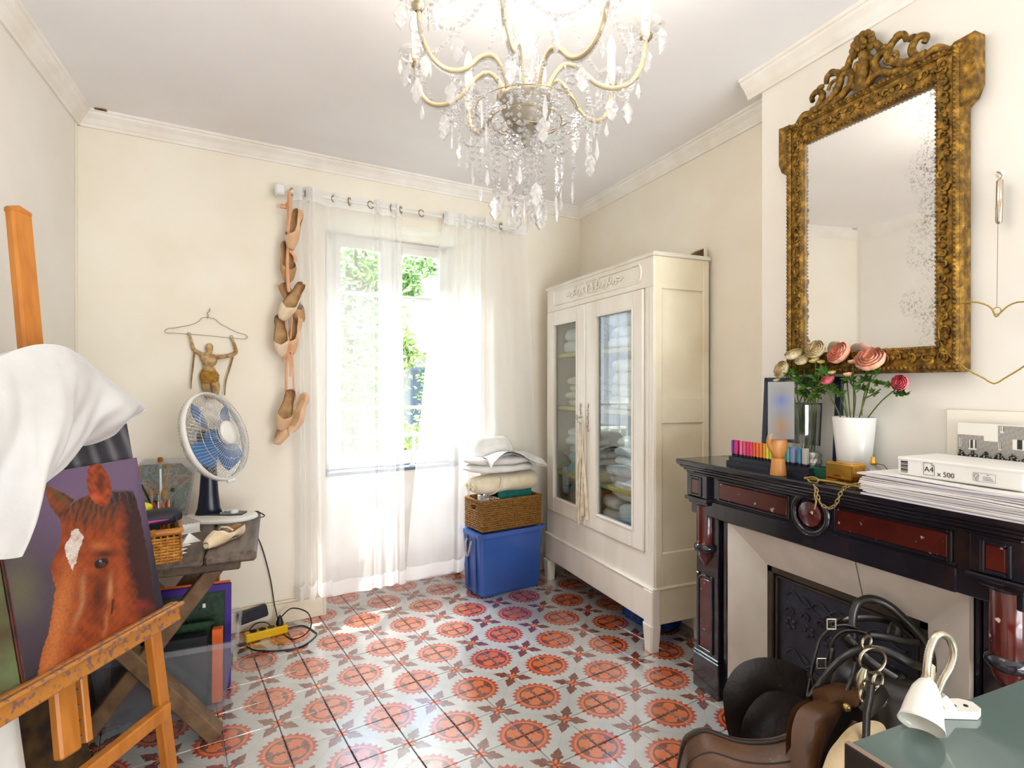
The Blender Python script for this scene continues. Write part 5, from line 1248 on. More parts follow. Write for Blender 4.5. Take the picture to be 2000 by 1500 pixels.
b = MB(Tp); b.span((.1, -.0095, .36), (.112, -.0088, .378)); b.span((.105, -.0095, .16), (.109, -.0088, .23)); b.build('pale_marks', m_paper, cf)
slab('folder', 'orange folder behind the purple framed board', (-.395, 2.852, .006), (.42, .006, .462), m_orange, 'folder', -5)
slab('folder', 'black ring folder at the front of the clear box', (-.43, 2.70, .006), (.34, .05, .30), m_fblack, 'folder', -2)
slab('folder', 'narrow orange folder strip at the right of the clear box', (-.225, 2.72, .006), (.04, .04, .31), m_orange, 'folder', -2)
slab('folder', 'green folder edge between the black folder and the board', (-.42, 2.77, .006), (.36, .012, .325), m_green, 'folder', -3)
m_card = M('brown_cardboard', '#6d5846', .85, c2='#5a4738', scale=6); m_pink = M('pink_sticker', '#c02a62', .6)
kb = thing('cardboard_box', 'brown cardboard box with a pink sticker under the table', 'box', (-.76, 2.72, 0))
MB().span((-.86, 2.62, 0), (-.66, 2.95, .40), .004).build('carton', m_card, kb); MB().span((-.745, 2.6185, .20), (-.69, 2.6195, .27)).build('sticker', m_pink, kb)
m_grey = M('grey_board', '#7f8489', .6); slab('grey_panel', 'grey board leaning beside the cardboard box under the table', (-.79, 2.55, 0), (.09, .02, .45), m_grey, 'board', -5, None)
# ---- power strip with adapter and looping cable
m_pyel = M('yellow_plastic', '#e3b41a', .35); ps = onz(518, 1246, 0); pe = onz(562, 1232, 0); yd = (onz(556, 1238, 0) - onz(487, 1256, 0)).normalized()
Tp2 = axes(onz(520, 1244, 0), yd, Vector((-yd.y, yd.x, 0)), (0, 0, 1))
pst = thing('power_strip', 'yellow power strip on the floor beside the table', 'power strip', Tp2.translation)
b = MB(Tp2); b.box((0, 0, .024), (.215, .055, .045), .006); b.build('housing', m_pyel, pst)
for x in (-.065, -.02, .025):
    b = MB(Tp2); b.lathe([(.018, .047), (.0195, .049), (.018, .0485), (.0, .0478)], 20, (x, 0, 0)); b.build('socket', m_cable, pst)
b = MB(Tp2); b.lathe([(.019, .047), (.02, .06), (.012, .085), (.005, .10), (0, .10)], 16, (.07, 0, 0)); b.build('plug', m_cable, pst)
b = MB(); b.tube(smoothpath([Tp2 @ Vector((.07, 0, .09)), W(549, 1205, 3.12), W(570, 1188, 3.12), W(600, 1196, 3.05), W(608, 1220, 3.0), W(595, 1240, 2.98), onz(570, 1248, .004), onz(552, 1232, .004), onz(590, 1222, .004), onz(614, 1234, .004), onz(617, 1242, .004), onz(590, 1262, .004), onz(545, 1271, .004), onz(500, 1270, .004), onz(482, 1262, .004)], 6), .0036, 6); b.build('cord', m_cable, pst)
b = MB(); b.tube(smoothpath([onz(486, 1232, .03), onz(500, 1218, .04), onz(520, 1216, .04), onz(532, 1226, .05)], 5), .003, 6); b.build('short_cord', m_cable, pst)
ap = onb(494, 1200, -.06); apd = (onb(516, 1192, -.06) - onb(472, 1208, -.06)).normalized()
b = MB(axes(Vector((ap.x, ap.y, max(.03, ap.z))), apd, BN, apd.cross(BN))); b.box((0, 0, 0), (.15, .05, .06), .008); tag(b.build('black_adapter', m_case, None, loc=(ap.x, ap.y, .0)), 'black plastic power adapter propped against the baseboard', 'adapter')
# ------------------------------------------------------------------ easel with paintings
m_beech = M('varnished_beech', '#c47d33', 0.4, c2='#b06a24', scale=4, stretch=(8, 8, .8), bump=.04, bscale=40)
m_beech_paint = M('paint_spattered_beech', '#b5762f', 0.5, c2='#7d5a55', scale=60, lo=.52, hi=.6)
ER = Vector((-.346, 2.07, .65)); EA = Vector((.484, .875, 0)).normalized(); EN = Vector((EA.y, -EA.x, 0))          # EA along the tray (towards the far end), EN to the viewer
LEAN = R(11); EU = (Vector((0, 0, 1)) * math.cos(LEAN) - EN * math.sin(LEAN)).normalized(); EF = EA.cross(EU) * -1
if EF.dot(EN) < 0: EF = -EF
def E_(a, h, f=0.0): return ER + EA * a + EU * h + EF * f         # along, up the board, forward
es = thing('easel', 'wooden artist easel with a paint stained tray on the left', 'easel', Vector((E_(-.33, 0).x, E_(-.33, 0).y, 0)))
TE = axes(ER, EA, EU, EF)
def onE(u, v, f):
    k = _k(u); r = Vector((CY * k + SY, -SY * k + CY, -(v - 750.0) / FPX)); o_ = Vector((0, 0, CAMZ)); return o_ + r * ((E_(0, 0, f) - o_).dot(EF) / r.dot(EF))
def ebar(nm, p0, p1, w, h, up=EF, mat=m_beech, bev=.004):
    b = MB(); b.bar(p0, p1, w, h, up, bev); return b.build(nm, mat, es)
ebar('tray', E_(.045, -.018, .035), E_(-.72, -.018, .035), .06, .03, mat=m_beech_paint)
ebar('tray_lip', E_(.045, 0.004, .062), E_(-.72, 0.004, .062), .012, .022, mat=m_beech_paint)
# mast with ratchet strip
mb0 = onE(133, 1475, -.05); mtop = onE(36, 416, -.05); mdir = (mtop - mb0).normalized()
b = MB(); b.bar(mb0, mtop, .062, .03, EF, .006); mast = b.build('mast', m_beech, es)
b = MB(); b.tube([mtop - EA * .03 - mdir * .002, mtop - mdir * .002 + mdir * .012, mtop + EA * .03 - mdir * .002], .013, 8); b.build('mast_top', m_beech, mast)
b = MB(); b.bar(mb0 + EA * .055, mb0 + EA * .055 + mdir * .48, .022, .028, EF, .003); mr = b.build('ratchet_bar', m_beech, es)
for k in range(12):
    b = MB(); b.box((0, 0, 0), (.014, .010, .012), .002, axes(mb0 + EA * .037 + mdir * (.02 + .04 * k), EA, EU, EF)); b.build('ratchet_tooth', m_steel, mr)
# front legs: near and far, splayed, with crossbar
fl0 = onz(268, 1240, .64) ; f_top = E_(-.035, -.035, .01)
foot_r = onz(338, 1560, 0.0); foot_l = foot_r - EA * .78
ebar('front_leg', f_top, foot_r, .044, .03)
ebar('front_leg', E_(-.66, -.035, .01), foot_l + EA * .05, .044, .03)
ca = f_top.lerp(foot_r, .46); cb_ = E_(-.66, -.035, .01).lerp(foot_l + EA * .05, .46)
ebar('crossbar', ca + EF * .02, cb_ + EF * .02, .03, .044, Vector((0, 0, 1)))
ebar('rear_leg', E_(-.345, .45, -.06), Vector((-.80, 2.02, 0)), .04, .03)
# ---- painted canvases (colour laid on the board point by point, like the picture)
def inpoly(x, y, P):
    c = False; j = len(P) - 1
    for i in range(len(P)):
        if (P[i][1] > y) != (P[j][1] > y) and x < (P[j][0] - P[i][0]) * (y - P[i][1]) / (P[j][1] - P[i][1]) + P[i][0]: c = not c
        j = i
    return c
def project(p):
    r = CY * p.x - SY * p.y; d = SY * p.x + CY * p.y; return 1000 + FPX * r / d, 750 - FPX * (p.z - CAMZ) / d
def vnoise(x, y, s=0):
    return (math.sin(x * .13 + math.sin(y * .11 + s) * 1.7) + math.sin(y * .17 - x * .05 + s * 2.1 + math.sin(x * .21)) + .6 * math.sin(x * .43 + y * .37 + s)) / 2.6
def painted(name, T, w, h, nx, ny, fn, parent, rough=.45, th=.0006):
    """flat painted face in the x/y plane of T with a colour attribute"""
    v = []; cols = []
    for j in range(ny + 1):
        for i in range(nx + 1):
            p = T @ Vector((w * i / nx, h * j / ny, th)); v.append(p); cols.append(fn(p, i / nx, j / ny))
    f = [(j * (nx + 1) + i, j * (nx + 1) + i + 1, (j + 1) * (nx + 1) + i + 1, (j + 1) * (nx + 1) + i) for j in range(ny) for i in range(nx)]
    b = MB(); b.add(v, f); m = M(name + '_paint', '#888888', rough, bump=.12, bscale=160)
    nt = m.node_tree; at = nt.nodes.new('ShaderNodeVertexColor'); at.layer_name = 'Col'; nt.links.new(at.outputs[0], nt.nodes['Principled BSDF'].inputs['Base Color'])
    o = b.build('painted_face', m, parent); ca_ = o.data.color_attributes.new('Col', 'FLOAT_COLOR', 'POINT')
    for i, c in enumerate(cols): ca_.data[i].color = c
    return o
def lerp3(a, b, t): t = max(0, min(1, t)); return tuple(a[i] + (b[i] - a[i]) * t for i in range(3)) + (1,)
EAR1 = [(80, 942), (112, 957), (147, 977), (130, 994), (118, 1014), (106, 1000), (99, 990)]
EAR2 = [(174, 908), (196, 905), (208, 922), (216, 940), (219, 960), (213, 984), (200, 990), (186, 984), (173, 967), (169, 935)]
FACE = [(118, 1014), (130, 994), (150, 978), (173, 966), (186, 984), (200, 990), (213, 984), (222, 962), (245, 958), (262, 963), (275, 1010), (292, 1100), (304, 1196), (304, 1230), (70, 1345), (74, 1324), (78, 1287), (96, 1231), (105, 1172), (109, 1149), (99, 1113), (101, 1100), (117, 1065), (120, 1041)]
BLAZE = [(141, 1036), (152, 1032), (164, 1049), (154, 1076), (149, 1096), (142, 1114), (137, 1104), (131, 1086), (126, 1072), (128, 1060), (137, 1050)]
def horse(p, i, j):
    u, v = project(p); n = vnoise(u, v); n2 = vnoise(u * 2.3, v * 2.1, 3)
    top = lerp3(hx('#6a5570'), hx('#4a3f49'), (v - 930 - .3 * u) / 160); c = lerp3(top, hx('#5c5646'), max(0, 1 - math.hypot((u - 40) / 55, (v - 1150) / 90)) * 1.2 + .1 * n)
    c = lerp3(c, hx('#2b2430'), max(0, (u - 262) / 40)); c = lerp3(c, hx('#2a2229'), max(0, (v - 1190 - (u - 60) * -.2) / 160))
    uu, vv = u + 1.5 * n2, v + 1.5 * n
    if inpoly(uu, vv, EAR1):
        c = lerp3(hx('#8a4420'), hx('#4c2716'), ((u - 80) / 50 + .5 * n) * .8)
        if abs((v - 942) - (u - 80) * .75) < 6: c = lerp3(c, hx('#5a4a2c'), .6)
    if inpoly(uu, vv, FACE):
        c = lerp3(hx('#a3481a'), hx('#7c3013'), .5 + .5 * n)
        sm = lambda a, b_, x: max(0, min(1, (x - a) / (b_ - a)))
        c = lerp3(c, hx('#c8763c'), .75 * math.exp(-(((u - (126 - (v - 1150) * .2)) / 22) ** 2)) * sm(1060, 1160, v))                 # bright nose ridge
        c = lerp3(c, hx('#d09a68'), .4 * math.exp(-(((u - (170 - (v - 1110) * .2 + 4 * math.sin(v * .06))) / (6 + 2 * n)) ** 2)) * sm(1105, 1140, v) * (1 - sm(1200, 1255, v)))
        c = lerp3(c, hx('#c98a5a'), .9 * math.exp(-((u - 216 + (v - 1130) * .05) / 5) ** 2 - ((v - 1150) / 24) ** 2))       # cheek bone light
        c = lerp3(c, hx('#c98552'), .5 * math.exp(-((u - (203 + (1250 - v) * .12 + 3 * n)) / 4) ** 2) * sm(1185, 1205, v) * (1 - sm(1230, 1255, v)))
        c = lerp3(c, hx('#4a1d10'), .85 * math.exp(-((u - 190 - (v - 1180) * -.1) / 14) ** 2 - ((v - 1165) / 50) ** 2))       # hollow under the eye
        c = lerp3(c, hx('#c46e35'), .7 * math.exp(-((u - 195) / 22) ** 2 - ((v - 1066) / 9) ** 2))                        # brow
        c = lerp3(c, hx('#3a1a12'), .9 * math.exp(-((u - 205) / 24) ** 2 - ((v - 1082) / 7) ** 2))
        c = lerp3(c, hx('#2a1719'), min(.93, max(0, (u - 232 - max(0, v - 1080) * .25) / 22 + .25 * n2)) if v < 1180 else min(.75, max(0, (u - 262) / 25)))
        c = lerp3(c, hx('#b0552a'), .6 * math.exp(-((u - 236) / 9) ** 2 - ((v - 1150) / 60) ** 2))
        c = lerp3(c, hx('#8f2a2c'), .7 * math.exp(-((u - 280) / 14) ** 2 - ((v - 1180) / 9) ** 2))
        st = math.sin((u - 150) * .55 + (v - 980) * .18 + 2 * n)                                                           # forelock strands
        if v < 1052 and u < 232 and u > 118: c = lerp3(c, lerp3(hx('#36221a'), hx('#6d4128'), .5 + .5 * st), max(0, min(.9, (1048 - v - abs(u - 172) * .2 + 14 * math.sin(u * .35)) / 50)))
        if inpoly(uu, vv, BLAZE): c = lerp3(hx('#ddd2c6'), hx('#b98d78'), max(0, n) * .7)
        if (u - 198) ** 2 / 196 + (v - 1100 + (u - 198) * .25) ** 2 / 90 < 1: c = hx('#1b1618')
        if (u - 200) ** 2 / 40 + (v - 1102) ** 2 / 16 < 1: c = hx('#5a2a1c')
        if (u - 196) ** 2 / 8 + (v - 1096) ** 2 / 4 < 1: c = hx('#8fa0b4')
        if 1085 < v < 1200 and abs(u - 216 - 6 * math.sin((v - 1085) / 40)) < 2 and v > 1170: c = lerp3(c, hx('#3a170e'), .8)
    if inpoly(uu, vv, EAR2):
        c = lerp3(hx('#a2451c'), hx('#6e2a12'), .5 + .6 * n2); c = lerp3(c, hx('#3e1b10'), .8 * math.exp(-((u - 197) / 8) ** 2 - ((v - 945) / 22) ** 2)); c = lerp3(c, hx('#c8582c'), .7 * math.exp(-((u - 188) / 14) ** 2 - ((v - 972) / 9) ** 2))
    if 205 < u < 262 and 957 < v < 1010 and not inpoly(uu, vv, EAR2): c = lerp3(c, lerp3(hx('#241a20'), hx('#6f5a52'), max(0, math.sin(u * .45 - v * .12 + 2 * n2)) ** 4 * .6), min(.85, max(0, (u - 208) / 16)) * max(0, min(1, (1012 - v) / 40)) * max(0, min(1, (v - 955) / 8)))
    g_ = .5 + .5 * math.sin(u * 1.9 + v * .7 + 4 * n) * math.sin(v * 1.3 - u * .6 + 3 * n2); return lerp3(c, hx('#1e1416'), .28 * g_ * (inpoly(uu, vv, FACE)) + .06 * g_)
m_canvas = M('raw_canvas_edge', '#6d4a3a', .8, c2='#43302e', scale=20)
CW, CH = .448, .49
hp = thing('horse_painting', 'painting of a chestnut horse head with white blaze on the easel tray', 'painting', E_(-CW / 2, 0, .03))
b = MB(TE); b.span((-CW, 0, .012), (0, CH, .031), .002); b.build('stretched_canvas', m_canvas, hp)
painted('horse', axes(E_(-CW, 0, .0312), EA, EU, EF), CW, CH, 170, 190, horse, hp)
# second canvas behind: dark curtain-like strokes
def strokes(p, i, j):
    s_ = math.sin(i * 60 + 2.2 * math.sin(j * 7)) * .5 + .5; n = vnoise(i * 300, j * 200); c = lerp3(hx('#2b2a33'), hx('#6d6a6e'), s_ ** 3 * .9 + .15 * n)
    c = lerp3(c, hx('#8f7a5c'), .5 * max(0, 1 - abs(i - .42) * 9) * (j < .9)); return c
sp2 = thing('dark_stroke_painting', 'dark grey painting with vertical strokes behind the horse painting', 'painting', E_(-.3, 0, .0))
C2W, C2H = .62, .635
b = MB(TE); b.span((-C2W + .0, .01, -.012), (.012, C2H, .008), .002); b.build('stretched_canvas', m_canvas, sp2)
painted('strokes', axes(E_(-C2W, .01, .0082), EA, EU, EF), C2W + .012, C2H - .01, 90, 60, strokes, sp2)
m_dkpaint = M('brown_green_paint', '#4b3a28', .5, c2='#5f6a45', scale=9, bump=.2, bscale=60)
op = thing('olive_painting', 'olive brown painting at the near end of the easel tray', 'painting', E_(-.55, 0, .05))
b = MB(TE); b.span((-.84, .002, .010), (-.456, .42, .028), .003); b.build('stretched_canvas', m_dkpaint, op)
b = MB(TE); b.span((-.4555, .002, .009), (-.45, .42, .030), .001); b.build('red_edge', M('dark_red_edge', '#5a2016', .6, c2='#2c1a14', scale=30), op)
ck = onE(88, 903, .014); b = MB(); b.box((0, 0, 0), (.05, .03, .012), .003, axes(ck, EA, EU, EF)); b.build('wood_clamp', m_beech, es)
# ---- white cloth draped over the top of the canvases
m_cloth = M('white_cotton_drape', '#cfcecc', .95, c2='#c4c2bf', scale=6, sheen=.2, bump=.1, bscale=80)
dr = thing('draped_cloth', 'white cotton cloth draped over the easel top and paintings', 'cloth', E_(-.3, .6, .05))
# outlines in the view: upper edge and lower edge of the cloth, with depth
UP = [(-90, 745, 1.24), (-30, 705, 1.30), (30, 682, 1.36), (72, 676, 1.42), (110, 684, 1.48), (150, 708, 1.55), (190, 738, 1.63), (228, 768, 1.70), (252, 790, 1.76), (258, 802, 1.78)]
LO = [(-90, 1080, 1.14), (-40, 1098, 1.20), (-8, 1092, 1.23), (22, 1040, 1.30), (45, 985, 1.36), (66, 945, 1.42), (120, 882, 1.52), (185, 866, 1.62), (232, 832, 1.72), (256, 808, 1.78)]
upc = smoothpath([W(*q) for q in UP], 8); loc_ = smoothpath([W(*q) for q in LO], 8); nC = len(upc) - 1
def drape(i, j, back=0.0):
    k = i * nC; a = int(min(nC - 1, math.floor(k))); t = k - a; p = upc[a].lerp(upc[a + 1], t); q = loc_[a].lerp(loc_[a + 1], t)
    bulge = math.sin(math.pi * min(1, j * 1.0)) * .075 * (1 - .75 * i ** 3)
    fold_ = .034 * math.sin(i * 15 + 4.6 * j + .8) * (.15 + .85 * j) * (1 - .5 * i) + .013 * math.sin(i * 31 - 5 * j) * j + .006 * math.sin(i * 60 + 9 * j) * j
    c_ = p.lerp(q, j); return c_ + EF * (bulge + fold_ + .03) + Vector((0, 0, .018 * math.sin(math.pi * j) * (1 - i)))
b = MB(); b.grid(lambda i, j: drape(i, j), 90, 36); b.build('front_fall', m_cloth, dr)
b = MB(); b.grid(lambda i, j: (drape(i, 0) if j == 0 else upc[min(nC, int(i * nC))] - EF * (.03 + .10 * math.sin(math.pi * j * .5)) - Vector((0, 0, .32 * j * j * (1 - .4 * i)))) , 60, 10); b.build('back_fall', m_cloth, dr)
# ---- pale cloth hanging below the tray
b = MB()
def hang(i, j): return E_(-.80 + .40 * i, -.05 - .62 * j, -.06 + .012 * math.sin(i * 22 + j * 2))
b.grid(hang, 40, 16); b.grid(lambda i, j: hang(i, j) - EF * .006, 40, 16); tag(b.build('hanging_sheet', M('grey_white_linen', '#d9d6d0', .95, c2='#c4c0b9', scale=5, bump=.2, bscale=60), None, loc=E_(-.6, -.67, -.06)), 'pale grey linen sheet hanging below the easel tray', 'sheet')
# ---- canvases stacked on the floor behind the easel
m_gold_dark = M('dark_gold_frame', '#5c4522', .5, .3, c2='#2c2118', scale=14, bump=.3, bscale=50)
for k, (a, mt, lb) in enumerate(((0.0, m_gold_dark, 'dark gold framed picture leaning behind the easel legs'), (.04, m_dkpaint, 'brown green canvas leaning behind the framed picture'))):
    P0 = Vector((-.62 - .03 * k, 2.10 + .03 * k, 0)); fr_ = frame(P0, 61, -14)
    b = MB(fr_); b.span((-.2, -.012, 0.001), (.17, .012, .56 - .05 * k), .004); tag(b.build('leaning_picture' if k == 0 else 'leaning_canvas', mt, None, loc=P0), lb, 'picture')
# ------------------------------------------------------------------ things on the mantel
def onS(u, v): return onz(u, v, SZ)
# highlighter set on a stepped stand
def onSX(u, X): p = onx(u, 750, X); p.z = SZ; return p
ha, hb = onSX(1417, 1.762), onSX(1577, 1.762); hd = (hb - ha).normalized(); hn = Vector((-hd.y, hd.x, 0)); L = (hb - ha).length
if hn.x < 0: hn = -hn
m_stand = M('dark_blue_grey_plastic', '#262a36', .4)
hs = thing('highlighter_stand', 'dark plastic stand holding the row of highlighters on the mantel', 'pen stand', ha + hd * L / 2 + hn * .02)
Th = axes(ha + hn * .004, hd, hn, (0, 0, 1)) if hd.cross(hn).z > 0 else axes(ha + hn * .004, hd, hn, (0, 0, 1))
b = MB(Th); b.prism([(0, 0), (L, 0), (L, .05), (0, .05)], 0, .016); b.build('base_step', m_stand, hs)
b = MB(Th); b.prism([(.004, .010), (L - .004, .010), (L - .004, .05), (.004, .05)], .016, .034); b.build('upper_step', m_stand, hs)
HC = [(1429, '#5b2a8f', 'violet'), (1437.5, '#d3127e', 'magenta'), (1447, '#f07fa0', 'rose'), (1454, '#e85a86', 'pink'), (1461, '#ea2f78', 'hot pink'), (1467, '#ef4f6b', 'coral red'), (1473, '#f0653f', 'vermilion'), (1479.5, '#f37a2b', 'orange'), (1486, '#f58f2e', 'light orange'), (1493, '#f2a93b', 'apricot'),
      (1499, '#f4e12a', 'yellow'), (1505, '#c8dc3c', 'lime'), (1511, '#6fbf5a', 'green'), (1519, '#45b089', 'sea green'), (1526, '#3fa08f', 'teal'), (1533, '#2f9a94', 'dark teal'), (1539, '#6fc3ba', 'mint'), (1547.5, '#8f9fd0', 'lavender'), (1561, '#3f8fb0', 'petrol blue'), (1571, '#b9b4ad', 'grey')]
m_hcap = M('pen_black_collar', '#15151a', .4)
for i, (u, c_, nm) in enumerate(HC):
    t = (onSX(u, 1.79) - ha).dot(hd); t = max(.012, min(L - .012, t)); px = Th @ Vector((t, .03, .034)); wd_b = .019 if nm in ('magenta', 'lavender', 'grey') else .0125
    o = thing('highlighter', nm + ' highlighter pen standing in the row on the mantel', 'highlighter', px, 0, 'highlighters on the mantel')
    mm = M('ink_' + nm.replace(' ', '_'), c_, .3, coat=.2); A = axes(px, hd, hn, (0, 0, 1))
    b = MB(A); b.box((0, 0, .004), (wd_b * .9, .016, .010), .002); b.build('collar', m_hcap, o)
    b = MB(A); b.box((0, 0, .037), (wd_b, .019, .056), .003); b.build('pen_body', mm, o)
    b = MB(A); b.box((0, 0, .066), (wd_b * .9, .017, .004), .001); b.build('pen_end', mm, o)
# wooden hand holding a blurred card
m_hwood = M('light_hand_wood', '#c88a4a', .4, c2='#b57a3c', scale=6, stretch=(3, 3, .8))
hp_ = onSX(1520, 1.725); wh = thing('wooden_hand', 'jointed wooden artist hand standing on the mantel', 'hand model', hp_)
b = MB(frame(hp_)); b.lathe([(0, 0), (.028, 0), (.029, .003), (.024, .05), (.022, .062), (0, .066)], 24); b.build('wrist', m_hwood, wh)
vr = Vector((CY, -SY, 0)); vf = Vector((SY, CY, 0)); Tw = axes(hp_, vr, vf, (0, 0, 1))
b = MB(Tw); lo = []
for z, w, d_ in ((.062, .014, .012), (.075, .024, .016), (.095, .032, .019), (.12, .034, .019), (.138, .031, .016), (.145, .024, .012)):
    lo.append([Vector((w * math.cos(a), d_ * math.sin(a), z)) for a in [k * math.pi / 8 for k in range(16)]])
b.loft(lo); b.build('palm', m_hwood, wh)
for k, (x, l) in enumerate(((-.022, .05), (-.008, .058), (.007, .056), (.022, .046))):
    b = MB(Tw); q = [(x, -.004, .138), (x, -.010, .138 + l * .4), (x * .95, -.002, .138 + l * .7), (x * .9, .012, .138 + l * .85)]
    b.tube(smoothpath(q, 3), .0078, 8); f_ = b.build('finger', m_hwood, wh)
b = MB(Tw); b.tube(smoothpath([(-.026, -.006, .095), (-.040, -.012, .118), (-.040, -.016, .142), (-.034, -.016, .155)], 3), [.010] * 4 + [.009] * 6 if False else .009, 8); b.build('thumb', m_hwood, wh)
def blur_card():
    m, q, bs_ = newmat('blurred_card_print', .6); x, y, z = q.xyz(q.coord('Object'))
    c_ = q.ramp(q.op('MULTIPLY_ADD', z, 4.6, 0.0), [(0.0, '#7f6c62'), (.22, '#8a6640'), (.34, '#7d6d60'), (.5, '#6d7182'), (.66, '#566094'), (.8, '#747472'), (1.0, '#84847a')], 'EASE')
    cx = q.ramp(q.op('ABSOLUTE', q.op('MULTIPLY', x, 22)), [(0, 1), (1, 0)]); q.l.new(q.mix(cx, hx('#82807e'), c_), bs_.inputs['Base Color']); return m
cp_ = hp_ + vf * -.022 + Vector((0, 0, .138)); o = MB().box((0, 0, .103), (.098, .003, .212), .001).build('blurred_card', blur_card(), None); o.location = cp_; o.rotation_euler = (0, 0, R(-YAW)); tag(o, 'grey blurred card held up by the wooden hand', 'card')
# framed picture leaning on the chimney breast
m_navyf = M('navy_frame', '#1b2338', .35); m_mat_w = M('pale_picture_mat', '#d6d2c8', .8)
def abstract_art():
    m, q, bs_ = newmat('purple_teal_art', .3); ob = q.coord('Object'); x, y, z = q.xyz(ob); n = q.noise(9, ob, 5)
    w = q.op('SINE', q.op('ADD', q.op('MULTIPLY', x, 60), q.op('MULTIPLY', n, 9))); c_ = q.ramp(q.op('MULTIPLY_ADD', w, .5, .5), [(0, '#171a33'), (.35, '#2f2a55'), (.6, '#3d6a6d'), (.85, '#6a4a86'), (1, '#9ab6ad')]); q.l.new(c_, bs_.inputs['Base Color']); return m
# on the mantel behind the pens, leaning back
fa, fb2 = onS(1486, 882), onS(1640, 884)
px0 = XBR - .028; yA, yB = onx(1487, 800, px0).y, onx(1638, 800, px0).y; hF = onx(1487, 738, px0).z - SZ
pf = thing('framed_picture', 'navy framed purple picture leaning on the chimney breast behind the pens', 'picture', (px0, (yA + yB) / 2, SZ))
Tq = axes((px0 + .0, yA, SZ + .001), (0, -1, 0), Vector((.06, 0, 1)).normalized(), Vector((-1, 0, .06)).normalized()); FW = yA - yB
b = MB(Tq)
for x0_, x1_, z0_, z1_ in ((0, .025, 0, hF), (FW - .025, FW, 0, hF), (0, FW, 0, .025), (0, FW, hF - .025, hF)): b.span((x0_, z0_, -.012), (x1_, z1_, .006), .002)
b.build('frame', m_navyf, pf); MB(Tq).span((.02, .02, -.010), (FW - .02, hF - .02, -.006)).build('mat_board', m_mat_w, pf)
MB(Tq).span((.085, .10, -.006), (FW - .085, hF - .10, -.005)).build('art_print', abstract_art(), pf); MB(Tq).span((.024, .024, -.002), (FW - .024, hF - .024, -.0012)).build('picture_glass', m_pane, pf)
# white pot with ranunculus
m_potw = M('frosted_white_ceramic', '#e4e2dd', .3, coat=.2); pp_ = onSX(1668, 1.878)
pot = thing('flower_pot', 'white tapered pot of coral flowers on the mantel', 'flower pot', pp_)
PH = onx(1668, 814, 1.878).z - SZ; pr = .068
b = MB(frame(pp_)); b.lathe([(0, 0), (.044, 0), (.047, .004), (pr, PH - .002), (pr - .004, PH), (pr - .008, PH - .004), (.042, .02), (0, .02)], 36); b.build('pot', m_potw, pot)
m_stem = M('flower_stem', '#5a6b2a', .6, c2='#4a5522', scale=20); m_leaf = M('ranunculus_leaf', '#4f7a22', .5, c2='#365c18', scale=14); m_coral = M('coral_petal', '#f08a66', .6, c2='#f8bfa0', scale=14, sheen=.2); m_cpink = M('rose_pink_petal', '#e4566a', .6, c2='#f08a92', scale=14); m_creamp = M('cream_petal', '#f0e3c0', .6, c2='#e6cf9a', scale=12); m_bud = M('yellow_green_bud', '#cdb45a', .6, c2='#e0c9a0', scale=20)
fx = 1.86
def FP(u, v, x=None): return onx(u, v, fx if x is None else x)
fl_pot = [(1639, 690, .031, m_coral, 60), (1700, 702, .035, m_coral, 50), (1617, 741, .019, m_cpink, 40), (1656, 731, .011, m_coral, 0), (1665, 706, .011, m_coral, 0), (1758, 748, .020, m_cpink, 80)]
def leafcluster(b, c, s, rg):
    for k in range(6):
        d = Vector((rg.uniform(-1, 1), rg.uniform(-1, 1), rg.uniform(-.3, .9))).normalized(); u_ = d.orthogonal().normalized(); w_ = d.cross(u_)
        for q in range(3):
            dd = (d + (u_ * (q - 1) * .7)).normalized(); L_ = s * rg.uniform(.7, 1.1); t_ = c + dd * L_; m1 = c + dd * L_ * .55; n_ = dd.cross(w_).normalized() * L_ * .2; h_ = w_ * L_ * .08
            b.add([c, m1 + n_ + h_, t_, m1 - n_ + h_, m1 + n_ * .4 + dd * L_ * .28, m1 - n_ * .4 + dd * L_ * .28], [(0, 1, 4), (0, 4, 5), (4, 2, 5), (0, 5, 3)], True)
def flower(parent, c, r, mat, tilt, seed, stem_from, bend=.02):
    rg = random.Random(seed); ax = (Vector((-1, 0, 0)) * math.sin(R(tilt)) + Vector((0, 0, 1)) * math.cos(R(tilt)) + Vector((0, rg.uniform(-.2, .2), 0))).normalized(); u_ = ax.orthogonal().normalized(); w_ = ax.cross(u_)
    b = MB(); rings = ((1.0, 9, .1), (.8, 8, .35), (.58, 7, .55), (.36, 5, .7)) if r > .015 else ((1.0, 6, .1), (.6, 5, .5))
    for ri, (rr, n, up_) in enumerate(rings):
        for k in range(n):
            a0 = 2 * math.pi * (k + .5 * ri) / n + rg.uniform(-.1, .1); hw_ = math.pi / n * 1.5
            def pt_(i, j):
                a = a0 + (i - .5) * 2 * hw_; t = j; rad = r * rr * math.sin(t * 1.9) * (1 - .12 * (2 * i - 1) ** 2) * 1.08; hgt = r * (-.62 + .95 * t ** 1.6 + up_ * .22 - .14 * (2 * i - 1) ** 2 * t)
                return c + (u_ * math.cos(a) + w_ * math.sin(a)) * rad + ax * hgt
            b.grid(pt_, 4, 5)
    fo = b.build('blossom', mat, parent)
    b = MB(); b.ball(tuple(c - ax * r * .6), r * .32, 8, 6); b.build('calyx', m_leaf, fo)
    s0 = Vector(stem_from); mid = s0.lerp(c, .5) + Vector((0, rg.uniform(-bend, bend), bend * .5)); b = MB(); b.tube(smoothpath([s0, mid, c - ax * r * .7], 5), .0022, 6); b.build('stem', m_stem, fo)
    return fo
for k, (u, v, r, mt, tl) in enumerate(fl_pot):
    flower(pot, FP(u, v), r * 1.28, mt, tl, 20 + k, pp_ + Vector((.0, (1668 - u) * .0004, PH - .02)))
rg = random.Random(6); b = MB()
